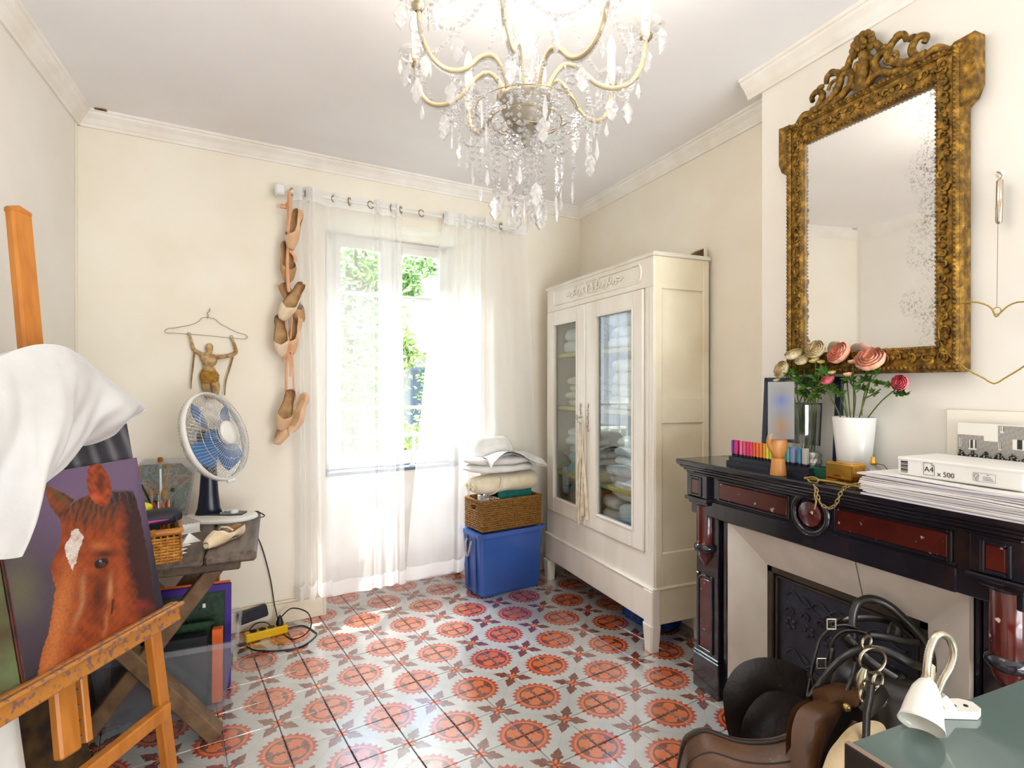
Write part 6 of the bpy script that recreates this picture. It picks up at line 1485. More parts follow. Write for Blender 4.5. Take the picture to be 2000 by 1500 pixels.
for u, v, s in ((1690, 745, .035), (1680, 760, .03), (1715, 750, .03), (1705, 768, .022), (1740, 752, .022), (1752, 768, .026), (1768, 768, .022), (1650, 748, .035), (1640, 765, .03), (1690, 730, .03), (1715, 730, .028), (1660, 740, .03)): leafcluster(b, FP(u, v), s, rg)
b.build('foliage', m_leaf, pot)['kind'] = 'stuff'
b = MB()
for q in (((1683, 812), (1686, 780), (1700, 745), (1735, 748), (1752, 752)), ((1655, 812), (1650, 780), (1645, 750)), ((1686, 780), (1705, 770), (1720, 760)), ((1642, 815), (1625, 780), (1612, 760))): b.tube(smoothpath([FP(*e) for e in q], 4), .0024, 6)
b.build('branch_stems', m_stem, pot)['kind'] = 'stuff'
# glass vase with cream flowers (behind the card)
m_vase = glassy('clear_vase_glass', (.95, .97, .98, 1), .07, .02); vp = onSX(1573, 1.868); VH = onx(1573, 790, 1.868).z - SZ
va = thing('glass_vase', 'clear ribbed glass vase of cream flowers behind the highlighters', 'vase', vp)
b = MB(frame(vp)); n = 28; lo = []
for z, r in ((0, .036), (.006, .04), (VH * .5, .045), (VH, .052), (VH, .049), (.012, .036)): lo.append([Vector((r * (1 + .03 * (k % 2)) * math.cos(2 * math.pi * k / n), r * (1 + .03 * (k % 2)) * math.sin(2 * math.pi * k / n), z)) for k in range(n)])
b.loft(lo, True, False); b.build('vessel', m_vase, va)
for k, (u, v, r, mt, tl) in enumerate(((1550, 692, .024, m_creamp, 30), (1593, 683, .027, m_creamp, 60), (1527, 722, .026, m_creamp, 70), (1567, 703, .020, m_creamp, 40), (1590, 703, .014, m_bud, 20), (1603, 706, .010, m_bud, 10), (1517, 742, .010, m_bud, 10), (1541, 748, .013, m_bud, 20), (1625, 727, .010, m_bud, 10))):
    flower(va, FP(u, v, 1.86), r * 1.3, mt, tl, 50 + k, vp + Vector((0, (1568 - u) * .0005, VH * .6)))
b = MB()
for u, v, s in ((1560, 745, .045), (1580, 755, .045), (1600, 745, .045), (1570, 770, .035), (1590, 775, .03), (1545, 760, .04), (1610, 730, .04), (1575, 728, .04), (1622, 760, .03), (1555, 725, .03), (1540, 730, .03), (1600, 765, .03)): leafcluster(b, FP(u, v, 1.86), s, rg)
b.build('foliage', m_leaf, va)['kind'] = 'stuff'
b = MB()
for q in range(9): b.tube(smoothpath([vp + Vector((rg.uniform(-.02, .02), rg.uniform(-.02, .02), .03)), vp + Vector((rg.uniform(-.03, .03), rg.uniform(-.04, .04), VH)), FP(rg.uniform(1555, 1615), rg.uniform(735, 765), 1.86)], 4), .0022, 5)
b.build('stems', m_stem, va)['kind'] = 'stuff'
# textured glass jar, green dish, gold box, perfume, odds and ends
def stand(u, v, x): p = onx(u, v, x); p.z = SZ; return p
p_ = onSX(1588, 1.835); b = MB(frame(p_)); lo = []
for k, (z, r) in enumerate(((0, .024), (.006, .027), (.02, .028), (.035, .027), (.05, .029), (.065, .027), (.08, .028), (.088, .022), (.088, .018), (.006, .022))): lo.append([Vector((r * (1 + .04 * ((a + k) % 2)) * math.cos(a * math.pi / 10), r * (1 + .04 * ((a + k) % 2)) * math.sin(a * math.pi / 10), z)) for a in range(20)])
b.loft(lo, True, False); tag(b.build('textured_jar', glassy('pressed_glass', (.75, .78, .78, 1), .35, .1, (.5, .5, .5, 1), .15), None, loc=p_), 'pressed glass jar on the mantel behind the pen stand', 'jar')
m_gdish = M('green_lacquer', '#1d5a44', .3); p_ = onSX(1606, 1.825); gd = thing('green_dish', 'dark green box with an open top beside the gold box', 'box', p_)
b = MB(frame(p_, 5)); 
for c_, d_ in (((0, 0, .003), (.05, .06, .006)), ((-.0235, 0, .02), (.003, .06, .036)), ((.0235, 0, .02), (.003, .06, .036)), ((0, .0285, .02), (.05, .003, .036)), ((0, -.0285, .02), (.05, .003, .036))): b.box(c_, d_, .001)
b.build('tray', m_gdish, gd)
m_goldbox = M('mirror_gold', '#eebb58', .12, 1.0, bump=.05, bscale=12)
ga, gb2 = onSX(1611, 1.772), onSX(1664, 1.772); gdv = (gb2 - ga).normalized(); gn = Vector((-gdv.y, gdv.x, 0)); gn = gn if gn.x > 0 else -gn; GL = (gb2 - ga).length
gT = axes(ga, gdv, gn, (0, 0, 1)); gH = .068
gx = thing('gold_box', 'shiny mirrored gold cube box on the mantel', 'box', ga + gdv * GL / 2 + gn * .035)
b = MB(gT); b.span((0, 0, .004), (GL, .07, gH), .004); b.build('body', m_goldbox, gx); b = MB(gT); b.span((.004, .004, gH - .002), (GL - .004, .066, gH + .004), .003); b.build('lid', m_goldbox, gx)
b = MB(gT); b.span((.003, .003, 0), (GL - .003, .067, .004), .001); b.build('foot', m_brass_old, gx)
m_amber = M('amber_perfume', '#b4531c', .1, trans=.6); m_scent = glassy('perfume_glass', (.92, .9, .86, 1), .2, .02); m_gold = M('gold_cap', '#d2a349', .25, 1.0)
p_ = onSX(1706, 1.84); pf_ = thing('perfume_bottle', 'glass perfume bottle with gold cap and amber liquid on the mantel', 'bottle', p_)
b = MB(frame(p_)); b.lathe([(0, 0), (.026, 0), (.028, .004), (.028, .045), (.02, .062), (.008, .068), (.007, .074)], 20); b.build('glass', m_scent, pf_)
b = MB(frame(p_)); b.lathe([(0, .003), (.024, .003), (.024, .024), (0, .024)], 18); b.build('perfume', m_amber, pf_)
b = MB(frame(p_)); b.lathe([(.009, .070), (.011, .074), (.009, .082), (.007, .084), (.007, .094), (.004, .098), (0, .098)], 14); b.build('cap', m_gold, pf_)
b = MB(frame(p_)); b.tube([(0, 0, .075), (.022, -.02, .07), (.032, -.03, .05), (.034, -.032, .035)], .0012, 5); b.build('tassel_cord', m_bblk, pf_)
p_ = onSX(1732, 1.83); o = MB(frame(p_, 20)).box((0, 0, .013), (.05, .03, .026), .003).build('small_carton', M('dark_green_carton', '#2b3a32', .5, c2='#b9a58c', scale=50, lo=.55, hi=.6), None, loc=p_); tag(o, 'small dark carton beside the perfume bottle', 'carton')
p_ = onSX(1748, 1.88); o = MB(frame(p_, -10)).box((0, 0, .01), (.05, .03, .02), .004).build('eraser_tin', M('dark_tin', '#2a2a33', .3, .6), None, loc=p_); tag(o, 'small dark tin behind the white paper stack', 'tin')
p_ = onSX(1690, 1.745); b = MB(frame(p_)); b.ball((0, 0, .007), (.007, .007, .007), 10, 7); b.cyl((0, 0, 0), (0, 0, .003), .005, seg=8); tag(b.build('glass_marble', M('pale_blue_glass', '#bcd8e0', .1), None, loc=p_), 'pale blue glass bead in front of the gold box', 'bead')
m_woodtray = M('thin_wood', '#a8783c', .5); p_ = onSX(1598, 1.75); o = MB(frame(p_, 80)).box((0, 0, .003), (.06, .03, .006), .001).build('wood_slip', m_woodtray, None, loc=p_); tag(o, 'thin wooden slip under the gold box end', 'wood')
# brass poker hook and chain
m_brass = M('antique_brass', '#b39a62', .3, .9)
hk = thing('brass_hook_chain', 'brass rod with a chain hanging over the mantel edge', 'chain', onSX(1620, 1.72))
q = [onSX(u, X_) + Vector((0, 0, .008)) for u, X_ in ((1570, 1.715), (1582, 1.72), (1600, 1.725), (1630, 1.735), (1660, 1.73), (1695, 1.735))]; b = MB(); b.tube(smoothpath(q, 3), [.0015] + [.006] * (len(smoothpath(q, 3)) - 1), 8); b.build('rod', m_brass, hk)
b = MB(); c_ = onSX(1588, 1.712) + Vector((0, 0, .008)); b.tube([c_ + hd * .022 * math.cos(a) + Vector((0, 0, .010 * math.sin(a))) for a in [k * math.pi / 6 for k in range(12)]], .003, 6, True); b.build('loop', m_brass, hk)
ch = [onx(u, v, SX - .012) for u, v in ((1587, 944), (1594, 955), (1597, 968), (1602, 982), (1612, 990), (1622, 992), (1632, 985), (1638, 972), (1645, 958), (1655, 950), (1672, 946), (1690, 946))]; pth = smoothpath(ch, 8); 
acc = 0; last = pth[0]; k = 0; LS = .011
for pnt in pth[1:]:
    acc += (pnt - last).length
    if acc >= LS:
        t_ = (pnt - last).normalized(); n_ = t_.orthogonal(); n_ = (Matrix.Rotation(R(90 * (k % 2)), 3, t_) @ n_).normalized(); w_ = t_.cross(n_)
        b = MB(); b.tube([pnt + t_ * .009 * math.cos(a) + n_ * .005 * math.sin(a) for a in [e * math.pi / 5 for e in range(10)]], .0017, 5, True); b.build('chain_link', m_brass, hk); acc = 0; k += 1
    last = pnt
ch = [onx(u, v, SX - .014) for u, v in ((1593, 955), (1591, 968), (1594, 980), (1591, 994))]; b = MB(); b.tube(smoothpath(ch, 3), .003, 6); b.build('drop_chain', m_brass, hk)
# paper stacks
m_sheet = M('copy_paper', '#eeebe6', .85, c2='#e4e0da', scale=3); m_sheet2 = M('pale_lilac_paper', '#d9d5de', .85)  # second paper is a pale lilac tone for some bundles
PT = frame((1.79, 1.03, SZ), -2.5)
yN, yF = .70, 1.168
stk = thing('paper_stack', 'thick loose stack of white paper on the mantel', 'paper', (1.79, 1.03, SZ))
rg = random.Random(12); z = SZ
for k in range(14):
    h = (.0045 if k % 4 else .0065); ox, oy = rg.uniform(-.006, .006), rg.uniform(-.012, .014); b = MB(); cx_ = 1.762 + ox
    def sheet(i, j, zz=z, ox=ox, oy=oy, k=k): return Vector((1.668 + .19 * i + ox - .004 * math.sin(3 * j + k), yN + (yF - yN) * j + oy, zz + .002 * math.sin(6 * j + k * .7) * (1 - i) * (k > 6)))
    b.grid(lambda i, j: sheet(i, j) + Vector((0, 0, h * .8)), 4, 10); b.grid(lambda i, j: sheet(1 - i, j), 4, 10)
    n = 11
    for e in (0, 1): b.grid(lambda i, j: sheet(e, j) + Vector((0, 0, h * .8 * i)), 1, 10); b.grid(lambda i, j: sheet(j, e) + Vector((0, 0, h * .8 * i)), 1, 4)
    b.build('sheet_bundle', m_sheet if k % 3 else m_sheet2, stk); z += h
za = z + .001
rm = thing('paper_ream', 'wrapped ream of copy paper marked A4 x 500 on the paper stack', 'paper ream', (1.80, 1.0, za))
# ream: near lower corner edges from the view
rF, rN = onx(1752, 900, 1.70), onx(1985, 900, 1.70); rF.z = rN.z = za
rd = (rF - rN); rd.z = 0; RL = .305; rd.normalize(); rnv = Vector((-rd.y, rd.x, 0)); rnv = rnv if rnv.x > 0 else -rnv
rT = axes(rF - rd * RL, rd, rnv, (0, 0, 1)); RH = .052; RW = .19
m_wrap = M('white_ream_wrapper', '#f0eeea', .4, c2='#e6e3dd', scale=4)
b = MB(rT); b.span((0, .002, 0), (RL, RW, RH), .004); b.build('wrapper', m_wrap, rm)
b = MB(rT); b.span((-.003, .0, RH - .009), (RL + .001, RW, RH + .001), .003); b.build('overlapped_wrap', m_wrap, rm)
m_ink = M('black_ink', '#1a1a1e', .6); m_ink_g = M('grey_ink', '#55555c', .6)
def face(x, z): return rT @ Vector((x, .0012, z))
tA = axes(face(0, 0), -rd, Vector((0, 0, 1)), -rnv)                    # local x runs along the face away from far end
tx = lambda x: RL - x
b = MB(); 
def frect(b, x0_, x1_, z0_, z1_): b.add([face(tx(x0_), z0_), face(tx(x1_), z0_), face(tx(x1_), z1_), face(tx(x0_), z1_)], [(0, 1, 2, 3)])
for k in range(10): frect(b, .010, .030, .008 + .0036 * k, .008 + .0036 * k + (.0014 + .0009 * ((k * 7) % 3)))
b.build('barcode', m_ink, rm)
b = MB(); P = [(.073, .010), (.101, .010), (.101, .037), (.094, .044), (.073, .044)]
for (xa, za_), (xb, zb_) in zip(P, P[1:] + P[:1]): b.tube([face(tx(xa), za_), face(tx(xb), zb_)], .0005, 4)
b.tube([face(tx(.094), .044), face(tx(.0935), .037), face(tx(.101), .037)], .0005, 4); b.build('sheet_outline', m_ink, rm)
b = MB(); v, f = text_mesh('A4', .021, axes(face(tx(.087), .0255), -rd, Vector((0, 0, 1)), -rnv)); b.add(v, f); b.build('size_lettering', m_ink, rm)
b = MB(); v, f = text_mesh('x 500', .019, axes(face(tx(.130), .016), -rd, Vector((0, 0, 1)), -rnv)); b.add(v, f); b.build('count_lettering', m_ink, rm)
b = MB(); P = [(.196, .012), (.246, .012), (.246, .034), (.196, .034)]
for (xa, za_), (xb, zb_) in zip(P, P[1:] + P[:1]): b.tube([face(tx(xa), za_), face(tx(xb), zb_)], .0003, 4)
b.tube([face(tx(.2035 + .0055 * math.cos(a)), .026 + .005 * math.sin(a)) for a in [k * .628 for k in range(-1, 7)]], .0006, 4); b.tube([face(tx(.198), .022), face(tx(.202), .018), face(tx(.206), .026)], .0006, 4); b.tube([face(tx(.207), .022), face(tx(.207), .018)], .0006, 4)
for k in range(3): frect(b, .218, .242 - .003 * k, .016 + .004 * k, .0172 + .004 * k)
frect(b, .226, .232, .0295, .031); v, f = text_mesh('FSC', .005, axes(face(tx(.2035), .0148), -rd, Vector((0, 0, 1)), -rnv)); b.add(v, f); b.build('certificate_mark', m_ink_g, rm)
# black and white school photo leaning on the wall, paper label behind it
def school(p, i, j):
    # i: left to right, j: bottom to top
    n = vnoise(i * 900, j * 400); n2 = math.sin(i * 410 + math.sin(j * 160) * 3) * math.sin(j * 190 + math.sin(i * 230) * 2)
    sky = hx('#e8e4da'); c = sky
    roof = .78 if i < .33 else (.70 if i < .5 else .98)
    if j < roof:
        c = lerp3(hx('#8b8780'), hx('#a9a59d'), .5 + .4 * n + .15 * math.sin(j * 240))
        for x0_, x1_, y0_, y1_ in ((.02, .05, .55, .72), (.14, .24, .52, .70), (.5, .54, .55, .7), (.66, .86, .58, .76), (.52, .56, .86, .97)):
            if x0_ < i < x1_ and y0_ < j < y1_: c = hx('#e5e2da') if (math.sin((i - x0_) / (x1_ - x0_) * 12) > .2 or j < y0_ + .02) else hx('#33322f')
    if j < .46 + .05 * math.sin(i * 40): c = hx('#17171a') if n2 < .45 else hx('#b9b5ac')
    return c
yP0, yP1 = onx(2040, 860, XBR - .03).y, onx(1871, 860, XBR - .03).y; zP1 = onx(1935, 828, XBR - .03).z; zP0 = zP1 - .165
sp_ = thing('school_photograph', 'black and white group photograph with a brick building leaning on the wall', 'photograph', (XBR - .03, (yP0 + yP1) / 2, zP0))
b = MB(); b.span((XBR - .031, yP0, SZ + .001), (XBR - .028, yP1, zP1), .0005); b.build('photo_paper', m_mat_w, sp_)
painted('school', axes((XBR - .0312, yP1, zP0), (0, -1, 0), (0, 0, 1), (-1, 0, 0)), yP1 - yP0, zP1 - zP0, 120, 80, school, sp_, .4)
yQ1, zQ = onx(1845, 803, XBR - .02).y, onx(1845, 800, XBR - .02).z
b = MB(); b.span((XBR - .012, .66, SZ + .001), (XBR - .004, yQ1, zQ), .002); tag(b.build('white_board', M('white_card_board', '#efe9db', .7), None, loc=(XBR - .008, .8, SZ)), 'white card board leaning on the wall behind the photograph', 'board')

# ------------------------------------------------------------------ wire heart on its weight
m_hwire = M('gold_wire', '#b39a4e', .35, .8); xh = XBR - .055
hw_ = thing('wire_heart', 'gold wire heart hanging beside the gilded mirror', 'ornament', onx(1945, 620, xh))
H = [(1945, 618), (1938, 604), (1925, 595), (1905, 590), (1885, 591), (1865, 598), (1848, 612), (1837, 632), (1834, 655), (1842, 678), (1860, 699), (1890, 722), (1920, 738), (1942, 749), (1965, 737), (1990, 722), (2020, 700), (2045, 668), (2050, 635), (2038, 608), (2015, 592), (1990, 590), (1970, 597), (1955, 610)]
pth = [onx(u, v, xh) for u, v in H]; b = MB(); b.tube(smoothpath(pth, 4, True), .0022, 6, True); hrt = b.build('heart_wire', m_hwire, hw_)
b = MB(); q = smoothpath(pth, 10, True); hl_ = []
for k in range(len(q)): hl_.append(q[k] + Vector((.0022 * math.cos(k * 1.2), 0, .0022 * math.sin(k * 1.2))))
b.tube(hl_, .0011, 4, True); b.build('twist_wire', m_hwire, hrt)
b = MB(); c_ = onx(1947, 607, xh); b.tube([c_ + Vector((0, .010 * math.cos(a), .010 * math.sin(a))) for a in [k * .628 for k in range(10)]], .0014, 5, True); b.build('hanging_ring', m_hwire, hw_)
b = MB(); b.tube([onx(1947, 600, xh), onx(1949, 440, xh + .01)], .0008, 4); b.build('thread', m_wire, hw_)
sp_t, sp_b = onx(1953, 350, XBR - .03), onx(1951, 438, XBR - .03)
sw = thing('metal_tube_pendant', 'polished metal tube pendant hanging from a nail on the wall', 'pendant', sp_t)
b = MB(); b.tube([sp_t, sp_t.lerp(sp_b, .04), sp_t.lerp(sp_b, .94), sp_b], [.004, .0085, .0085, .003], 14); b.build('tube', M('polished_metal', '#c9bfae', .15, 1.0), sw)
b = MB(); nl = onx(1955, 338, XBR); b.tube([sp_t, sp_t + Vector((.01, -.001, .012)), nl - Vector((.012, 0, 0))], .0012, 5); b.cyl(nl + Vector((.005, 0, 0)), nl - Vector((.02, 0, 0)), .0018, seg=6); b.build('nail', m_wire, sw)
b = MB(); nl = onx(1955, 340, XBR); b.ball(nl - Vector((.001, 0, 0)), (.003, .010, .012), 8, 6); b.build('filler_patch', m_white_wall, sw)
# ------------------------------------------------------------------ chandelier
m_ivory = M('ivory_enamel_arm', '#cdbd98', .35, .25, c2='#b8a67e', scale=12); m_taupe = M('taupe_enamel_bowl', '#a39a88', .4, .1)
m_cryst = glassy('cut_crystal', (.95, .95, .97, 1), .32, .03, (1, .98, .94, 1), .14); m_colglass = glassy('column_glass', (.96, .96, .96, 1), .3, .04, (1, .98, .94, 1), .12)
m_candle = M('candle_sleeve', '#f3ecdc', .5); m_bulbm = M('lit_bulb', '#fff4dc', .4, emit=(1.0, .86, .62, 1), estr=6.0)
CC = Vector((.621, 1.366, 0))
chd = thing('chandelier', 'ivory crystal chandelier with lit candle bulbs hanging from the ceiling', 'chandelier', (CC.x, CC.y, 1.83))
Tz = frame(CC)
b = MB(Tz); b.lathe([(.0, 2.002), (.006, 2.006), (.012, 2.02), (.017, 2.03), (.015, 2.04), (.022, 2.045), (.03, 2.047)], 24); b.build('finial', m_taupe, chd)
b = MB(Tz); b.lathe([(.0, 2.046), (.03, 2.047), (.048, 2.06), (.056, 2.075), (.060, 2.08), (.062, 2.095), (.067, 2.10), (.067, 2.115), (.071, 2.12), (.071, 2.135), (.064, 2.14), (0, 2.142)], 40); b.build('bowl', m_taupe, chd)
prof = [(.03, 2.14), (.022, 2.16), (.016, 2.18), (.03, 2.21), (.036, 2.235), (.028, 2.262), (.02, 2.27), (.034, 2.30), (.037, 2.325), (.03, 2.36), (.018, 2.40), (.026, 2.42), (.026, 2.47), (.016, 2.5), (.012, 2.55), (.02, 2.58), (.012, 2.6)]
b = MB(Tz); n = 28; lo = [[Vector((r * (1 + .05 * (k % 2)) * math.cos(2 * math.pi * k / n), r * (1 + .05 * (k % 2)) * math.sin(2 * math.pi * k / n), z)) for k in range(n)] for r, z in prof]; b.loft(lo); b.build('glass_column', m_colglass, chd)
b = MB(Tz); b.cyl((0, 0, 2.6), (0, 0, ZC - .03), .006, seg=8); b.build('hanging_rod', m_ivory, chd)
b = MB(Tz); b.lathe([(.0, ZC - .05), (.03, ZC - .045), (.05, ZC - .02), (.055, ZC)], 24); b.build('ceiling_canopy', m_ivory, chd)
b = MB(Tz); b.lathe([(.012, 2.555), (.09, 2.565), (.10, 2.575), (.09, 2.578), (.012, 2.57)], 24); b.build('top_crown', m_colglass, chd)
def gem(mb, c, r, h=None, seg=6):
    h = h or r; c = Vector(c); v = [c + Vector((0, 0, h)), c - Vector((0, 0, h))]
    v += [c + Vector((r * math.cos(2 * math.pi * k / seg), r * math.sin(2 * math.pi * k / seg), 0)) for k in range(seg)]
    mb.add(v, [(0, 2 + k, 2 + (k + 1) % seg) for k in range(seg)] + [(1, 2 + (k + 1) % seg, 2 + k) for k in range(seg)])
def mesh_of(fn, name, mat): b = MB(); fn(b); return b.mesh(name, mat)
def drop_shape(b, L=.045, w=.0085):
    seg = 6; pr = ((0, 0), (w * .35, -.006), (w, -L * .62), (w * .8, -L * .75), (0, -L))
    for (r0, z0), (r1, z1) in zip(pr, pr[1:]):
        v = [(r0 * math.cos(2 * math.pi * k / seg), .6 * r0 * math.sin(2 * math.pi * k / seg), z0) for k in range(seg)] + [(r1 * math.cos(2 * math.pi * k / seg), .6 * r1 * math.sin(2 * math.pi * k / seg), z1) for k in range(seg)]
        b.add(v, [(k, seg + k, seg + (k + 1) % seg, (k + 1) % seg) for k in range(seg)])
    gem(b, (0, 0, .010), .0065, .0065)
def fleur(b):
    pr = [(0, .0), (.011, -.012), (.017, -.026), (.010, -.036), (.013, -.046), (0, -.062), (-.013, -.046), (-.010, -.036), (-.017, -.026), (-.011, -.012)]
    b.add([(x, .004, z) for x, z in pr] + [(x, -.004, z) for x, z in pr] + [(0, .008, -.026), (0, -.008, -.026)], [(i, (i + 1) % 10, 20) for i in range(10)] + [(10 + (i + 1) % 10, 10 + i, 21) for i in range(10)] + [(i, 10 + i, 10 + (i + 1) % 10, (i + 1) % 10) for i in range(10)]); gem(b, (0, 0, .010), .0065, .0065)
me_drop = mesh_of(drop_shape, 'crystal_drop', m_cryst); me_long = mesh_of(lambda b: drop_shape(b, .065, .008), 'crystal_drop', m_cryst); me_fleur = mesh_of(fleur, 'crystal_drop', m_cryst)
rgc = random.Random(21)
def put(me, p, parent=None):
    o = bpy.data.objects.new('crystal_drop', me); col.objects.link(o); o.parent = parent or chd
    o.matrix_local = WM[chd.name].inverted() @ (Matrix.Translation(Vector(p)) @ Matrix.Rotation(rgc.uniform(0, 6.28), 4, 'Z')); return o
def strand(p0, p1, sag, r=.0062, gap=.0155, parent=None, name='bead_strand'):
    p0, p1 = Vector(p0), Vector(p1); L = (p1 - p0).length * (1 + 2.2 * (sag / max(.05, (p1 - p0).length)) ** 2); n = max(3, int(L / gap)); b = MB()
    for k in range(n + 1):
        t = k / n; p = p0.lerp(p1, t) - Vector((0, 0, sag * 4 * t * (1 - t))); gem(b, p, r * (1 if k % 3 else 1.15), r)
    o = b.build(name, m_cryst, parent or chd); o['kind'] = 'stuff'; return o
m_wirec = M('fine_gold_wire', '#b59a66', .3, .8)
NA = 8; ends = []; dips = []; A0 = R(11)
armp = [(.055, 2.125), (.068, 2.175), (.10, 2.212), (.14, 2.20), (.185, 2.155), (.235, 2.138), (.28, 2.155), (.307, 2.205), (.312, 2.262)]
for k in range(NA):
    a = A0 + 2 * math.pi * k / NA; dv = Vector((math.cos(a), math.sin(a), 0)); q = smoothpath([CC + dv * r + Vector((0, 0, z)) for r, z in armp], 5)
    b = MB(); b.tube(q, .0062, 8); ar = b.build('arm', m_ivory, chd)
    b = MB()
    for i in range(0, len(q), 1): gem(b, q[i] - Vector((0, 0, .0105)), .0042); 
    for i in range(0, len(q) - 1): gem(b, (q[i] + q[i + 1]) / 2 - Vector((0, 0, .0105)), .0042)
    o = b.build('arm_beading', m_cryst, ar); o['kind'] = 'stuff'
    e = q[-1]; ends.append(e); dips.append(CC + dv * .215 + Vector((0, 0, 2.14)))
    b = MB(frame(e)); b.lathe([(.008, -.012), (.016, -.004), (.018, .004), (.012, .008)], 14); b.build('candle_cup', m_brass_old, ar)
    b = MB(frame(e)); nn = 24
    lo = [[Vector((r * (1 + .10 * abs(math.sin(3 * 2 * math.pi * i / nn))) * math.cos(2 * math.pi * i / nn), r * (1 + .10 * abs(math.sin(3 * 2 * math.pi * i / nn))) * math.sin(2 * math.pi * i / nn), z)) for i in range(nn)] for r, z in ((.012, .004), (.03, .010), (.042, .024), (.044, .03))]; b.loft(lo, False); b.build('drip_dish', m_colglass, ar)
    b = MB(frame(e)); b.cyl((0, 0, .006), (0, 0, .088), .0115, seg=14); b.build('candle', m_candle, ar)
    b = MB(frame(e)); b.lathe([(.0, .088), (.010, .088), (.0125, .102), (.013, .112), (.009, .132), (.003, .148), (0, .152)], 14); b.build('bulb', m_bulbm, ar)
    ld = bpy.data.lights.new('candle_bulb', 'POINT'); ld.energy = 1.05; ld.color = (1.0, .93, .84); ld.shadow_soft_size = .02; lo_ = bpy.data.objects.new('candle_bulb_light', ld); col.objects.link(lo_); lo_.location = e + Vector((0, 0, .185))
    for j in range(6):
        an = a + 2 * math.pi * (j + .5) / 6; pd = e + Vector((.042 * math.cos(an), .042 * math.sin(an), .006)); put((me_drop, me_drop, me_fleur)[j % 3], pd, None)
    put(me_fleur, e - Vector((0, 0, .03)))
    for t, me in ((.22, me_long), (.45, me_drop), (.62, me_fleur), (.8, me_drop)):
        put(me, q[int(t * (len(q) - 1))] - Vector((0, 0, .026)))
for k in range(NA):
    a, c_ = ends[k], ends[(k + 1) % NA]; strand(a + Vector((0, 0, .01)), c_ + Vector((0, 0, .01)), .10); m_ = (a + c_) / 2 - Vector((0, 0, .11)); put(me_fleur, m_)
    strand(a + Vector((0, 0, .02)), CC + (a - CC).normalized() * .0 + Vector((.09 * math.cos(A0 + 2 * math.pi * k / NA), .09 * math.sin(A0 + 2 * math.pi * k / NA), 2.57)), .09)
    strand(dips[k], dips[(k + 1) % NA], .085, .0055, .014); put(me_long, (dips[k] + dips[(k + 1) % NA]) / 2 - Vector((0, 0, .095)))
    an = A0 + 2 * math.pi * (k + .5) / NA; rim_ = CC + Vector((.07 * math.cos(an), .07 * math.sin(an), 2.125))
    strand(rim_, dips[k], .07, .0055, .014); strand(rim_, dips[(k + 1) % NA], .07, .0055, .014)
    # hanging basket under the bowl: strings of gems ending in long drops
    for rad, ztop, zb in ((.135, 2.10, 1.925), (.095, 2.07, 1.89), (.05, 2.05, 1.865)):
        an2 = an + rad * 9; pt = CC + Vector((rad * math.cos(an2), rad * math.sin(an2), ztop)); pb = CC + Vector((rad * .92 * math.cos(an2), rad * .92 * math.sin(an2), zb + rgc.uniform(-.015, .015)))
        strand(pt, pb, 0, .0068, .017); put((me_long, me_drop, me_fleur)[rgc.randrange(3)], pb - Vector((0, 0, .016)))
        an3 = an + R(45); pq = CC + Vector((rad * math.cos(an3 + rad * 9), rad * math.sin(an3 + rad * 9), ztop)); strand(pt, pq, .045, .0055, .014)
    rad = .18; pt = CC + Vector((rad * math.cos(an), rad * math.sin(an), 2.09)); strand(pt + Vector((0, 0, .04)), pt - Vector((0, 0, .075)), 0, .006, .016); put((me_long, me_fleur)[k % 2], pt - Vector((0, 0, .09)))
strand(CC + Vector((0, 0, 2.0)), CC + Vector((0, 0, 1.905)), 0, .009, .021); put(me_fleur, CC + Vector((0, 0, 1.89)))
for rr, zz in ((.135, 2.10), (.095, 2.07), (.05, 2.05)):
    b = MB(Tz); b.tube([(rr * math.cos(2 * math.pi * k / 32), rr * math.sin(2 * math.pi * k / 32), zz) for k in range(32)], .0016, 4, True); b.build('wire_hoop', m_wirec, chd)
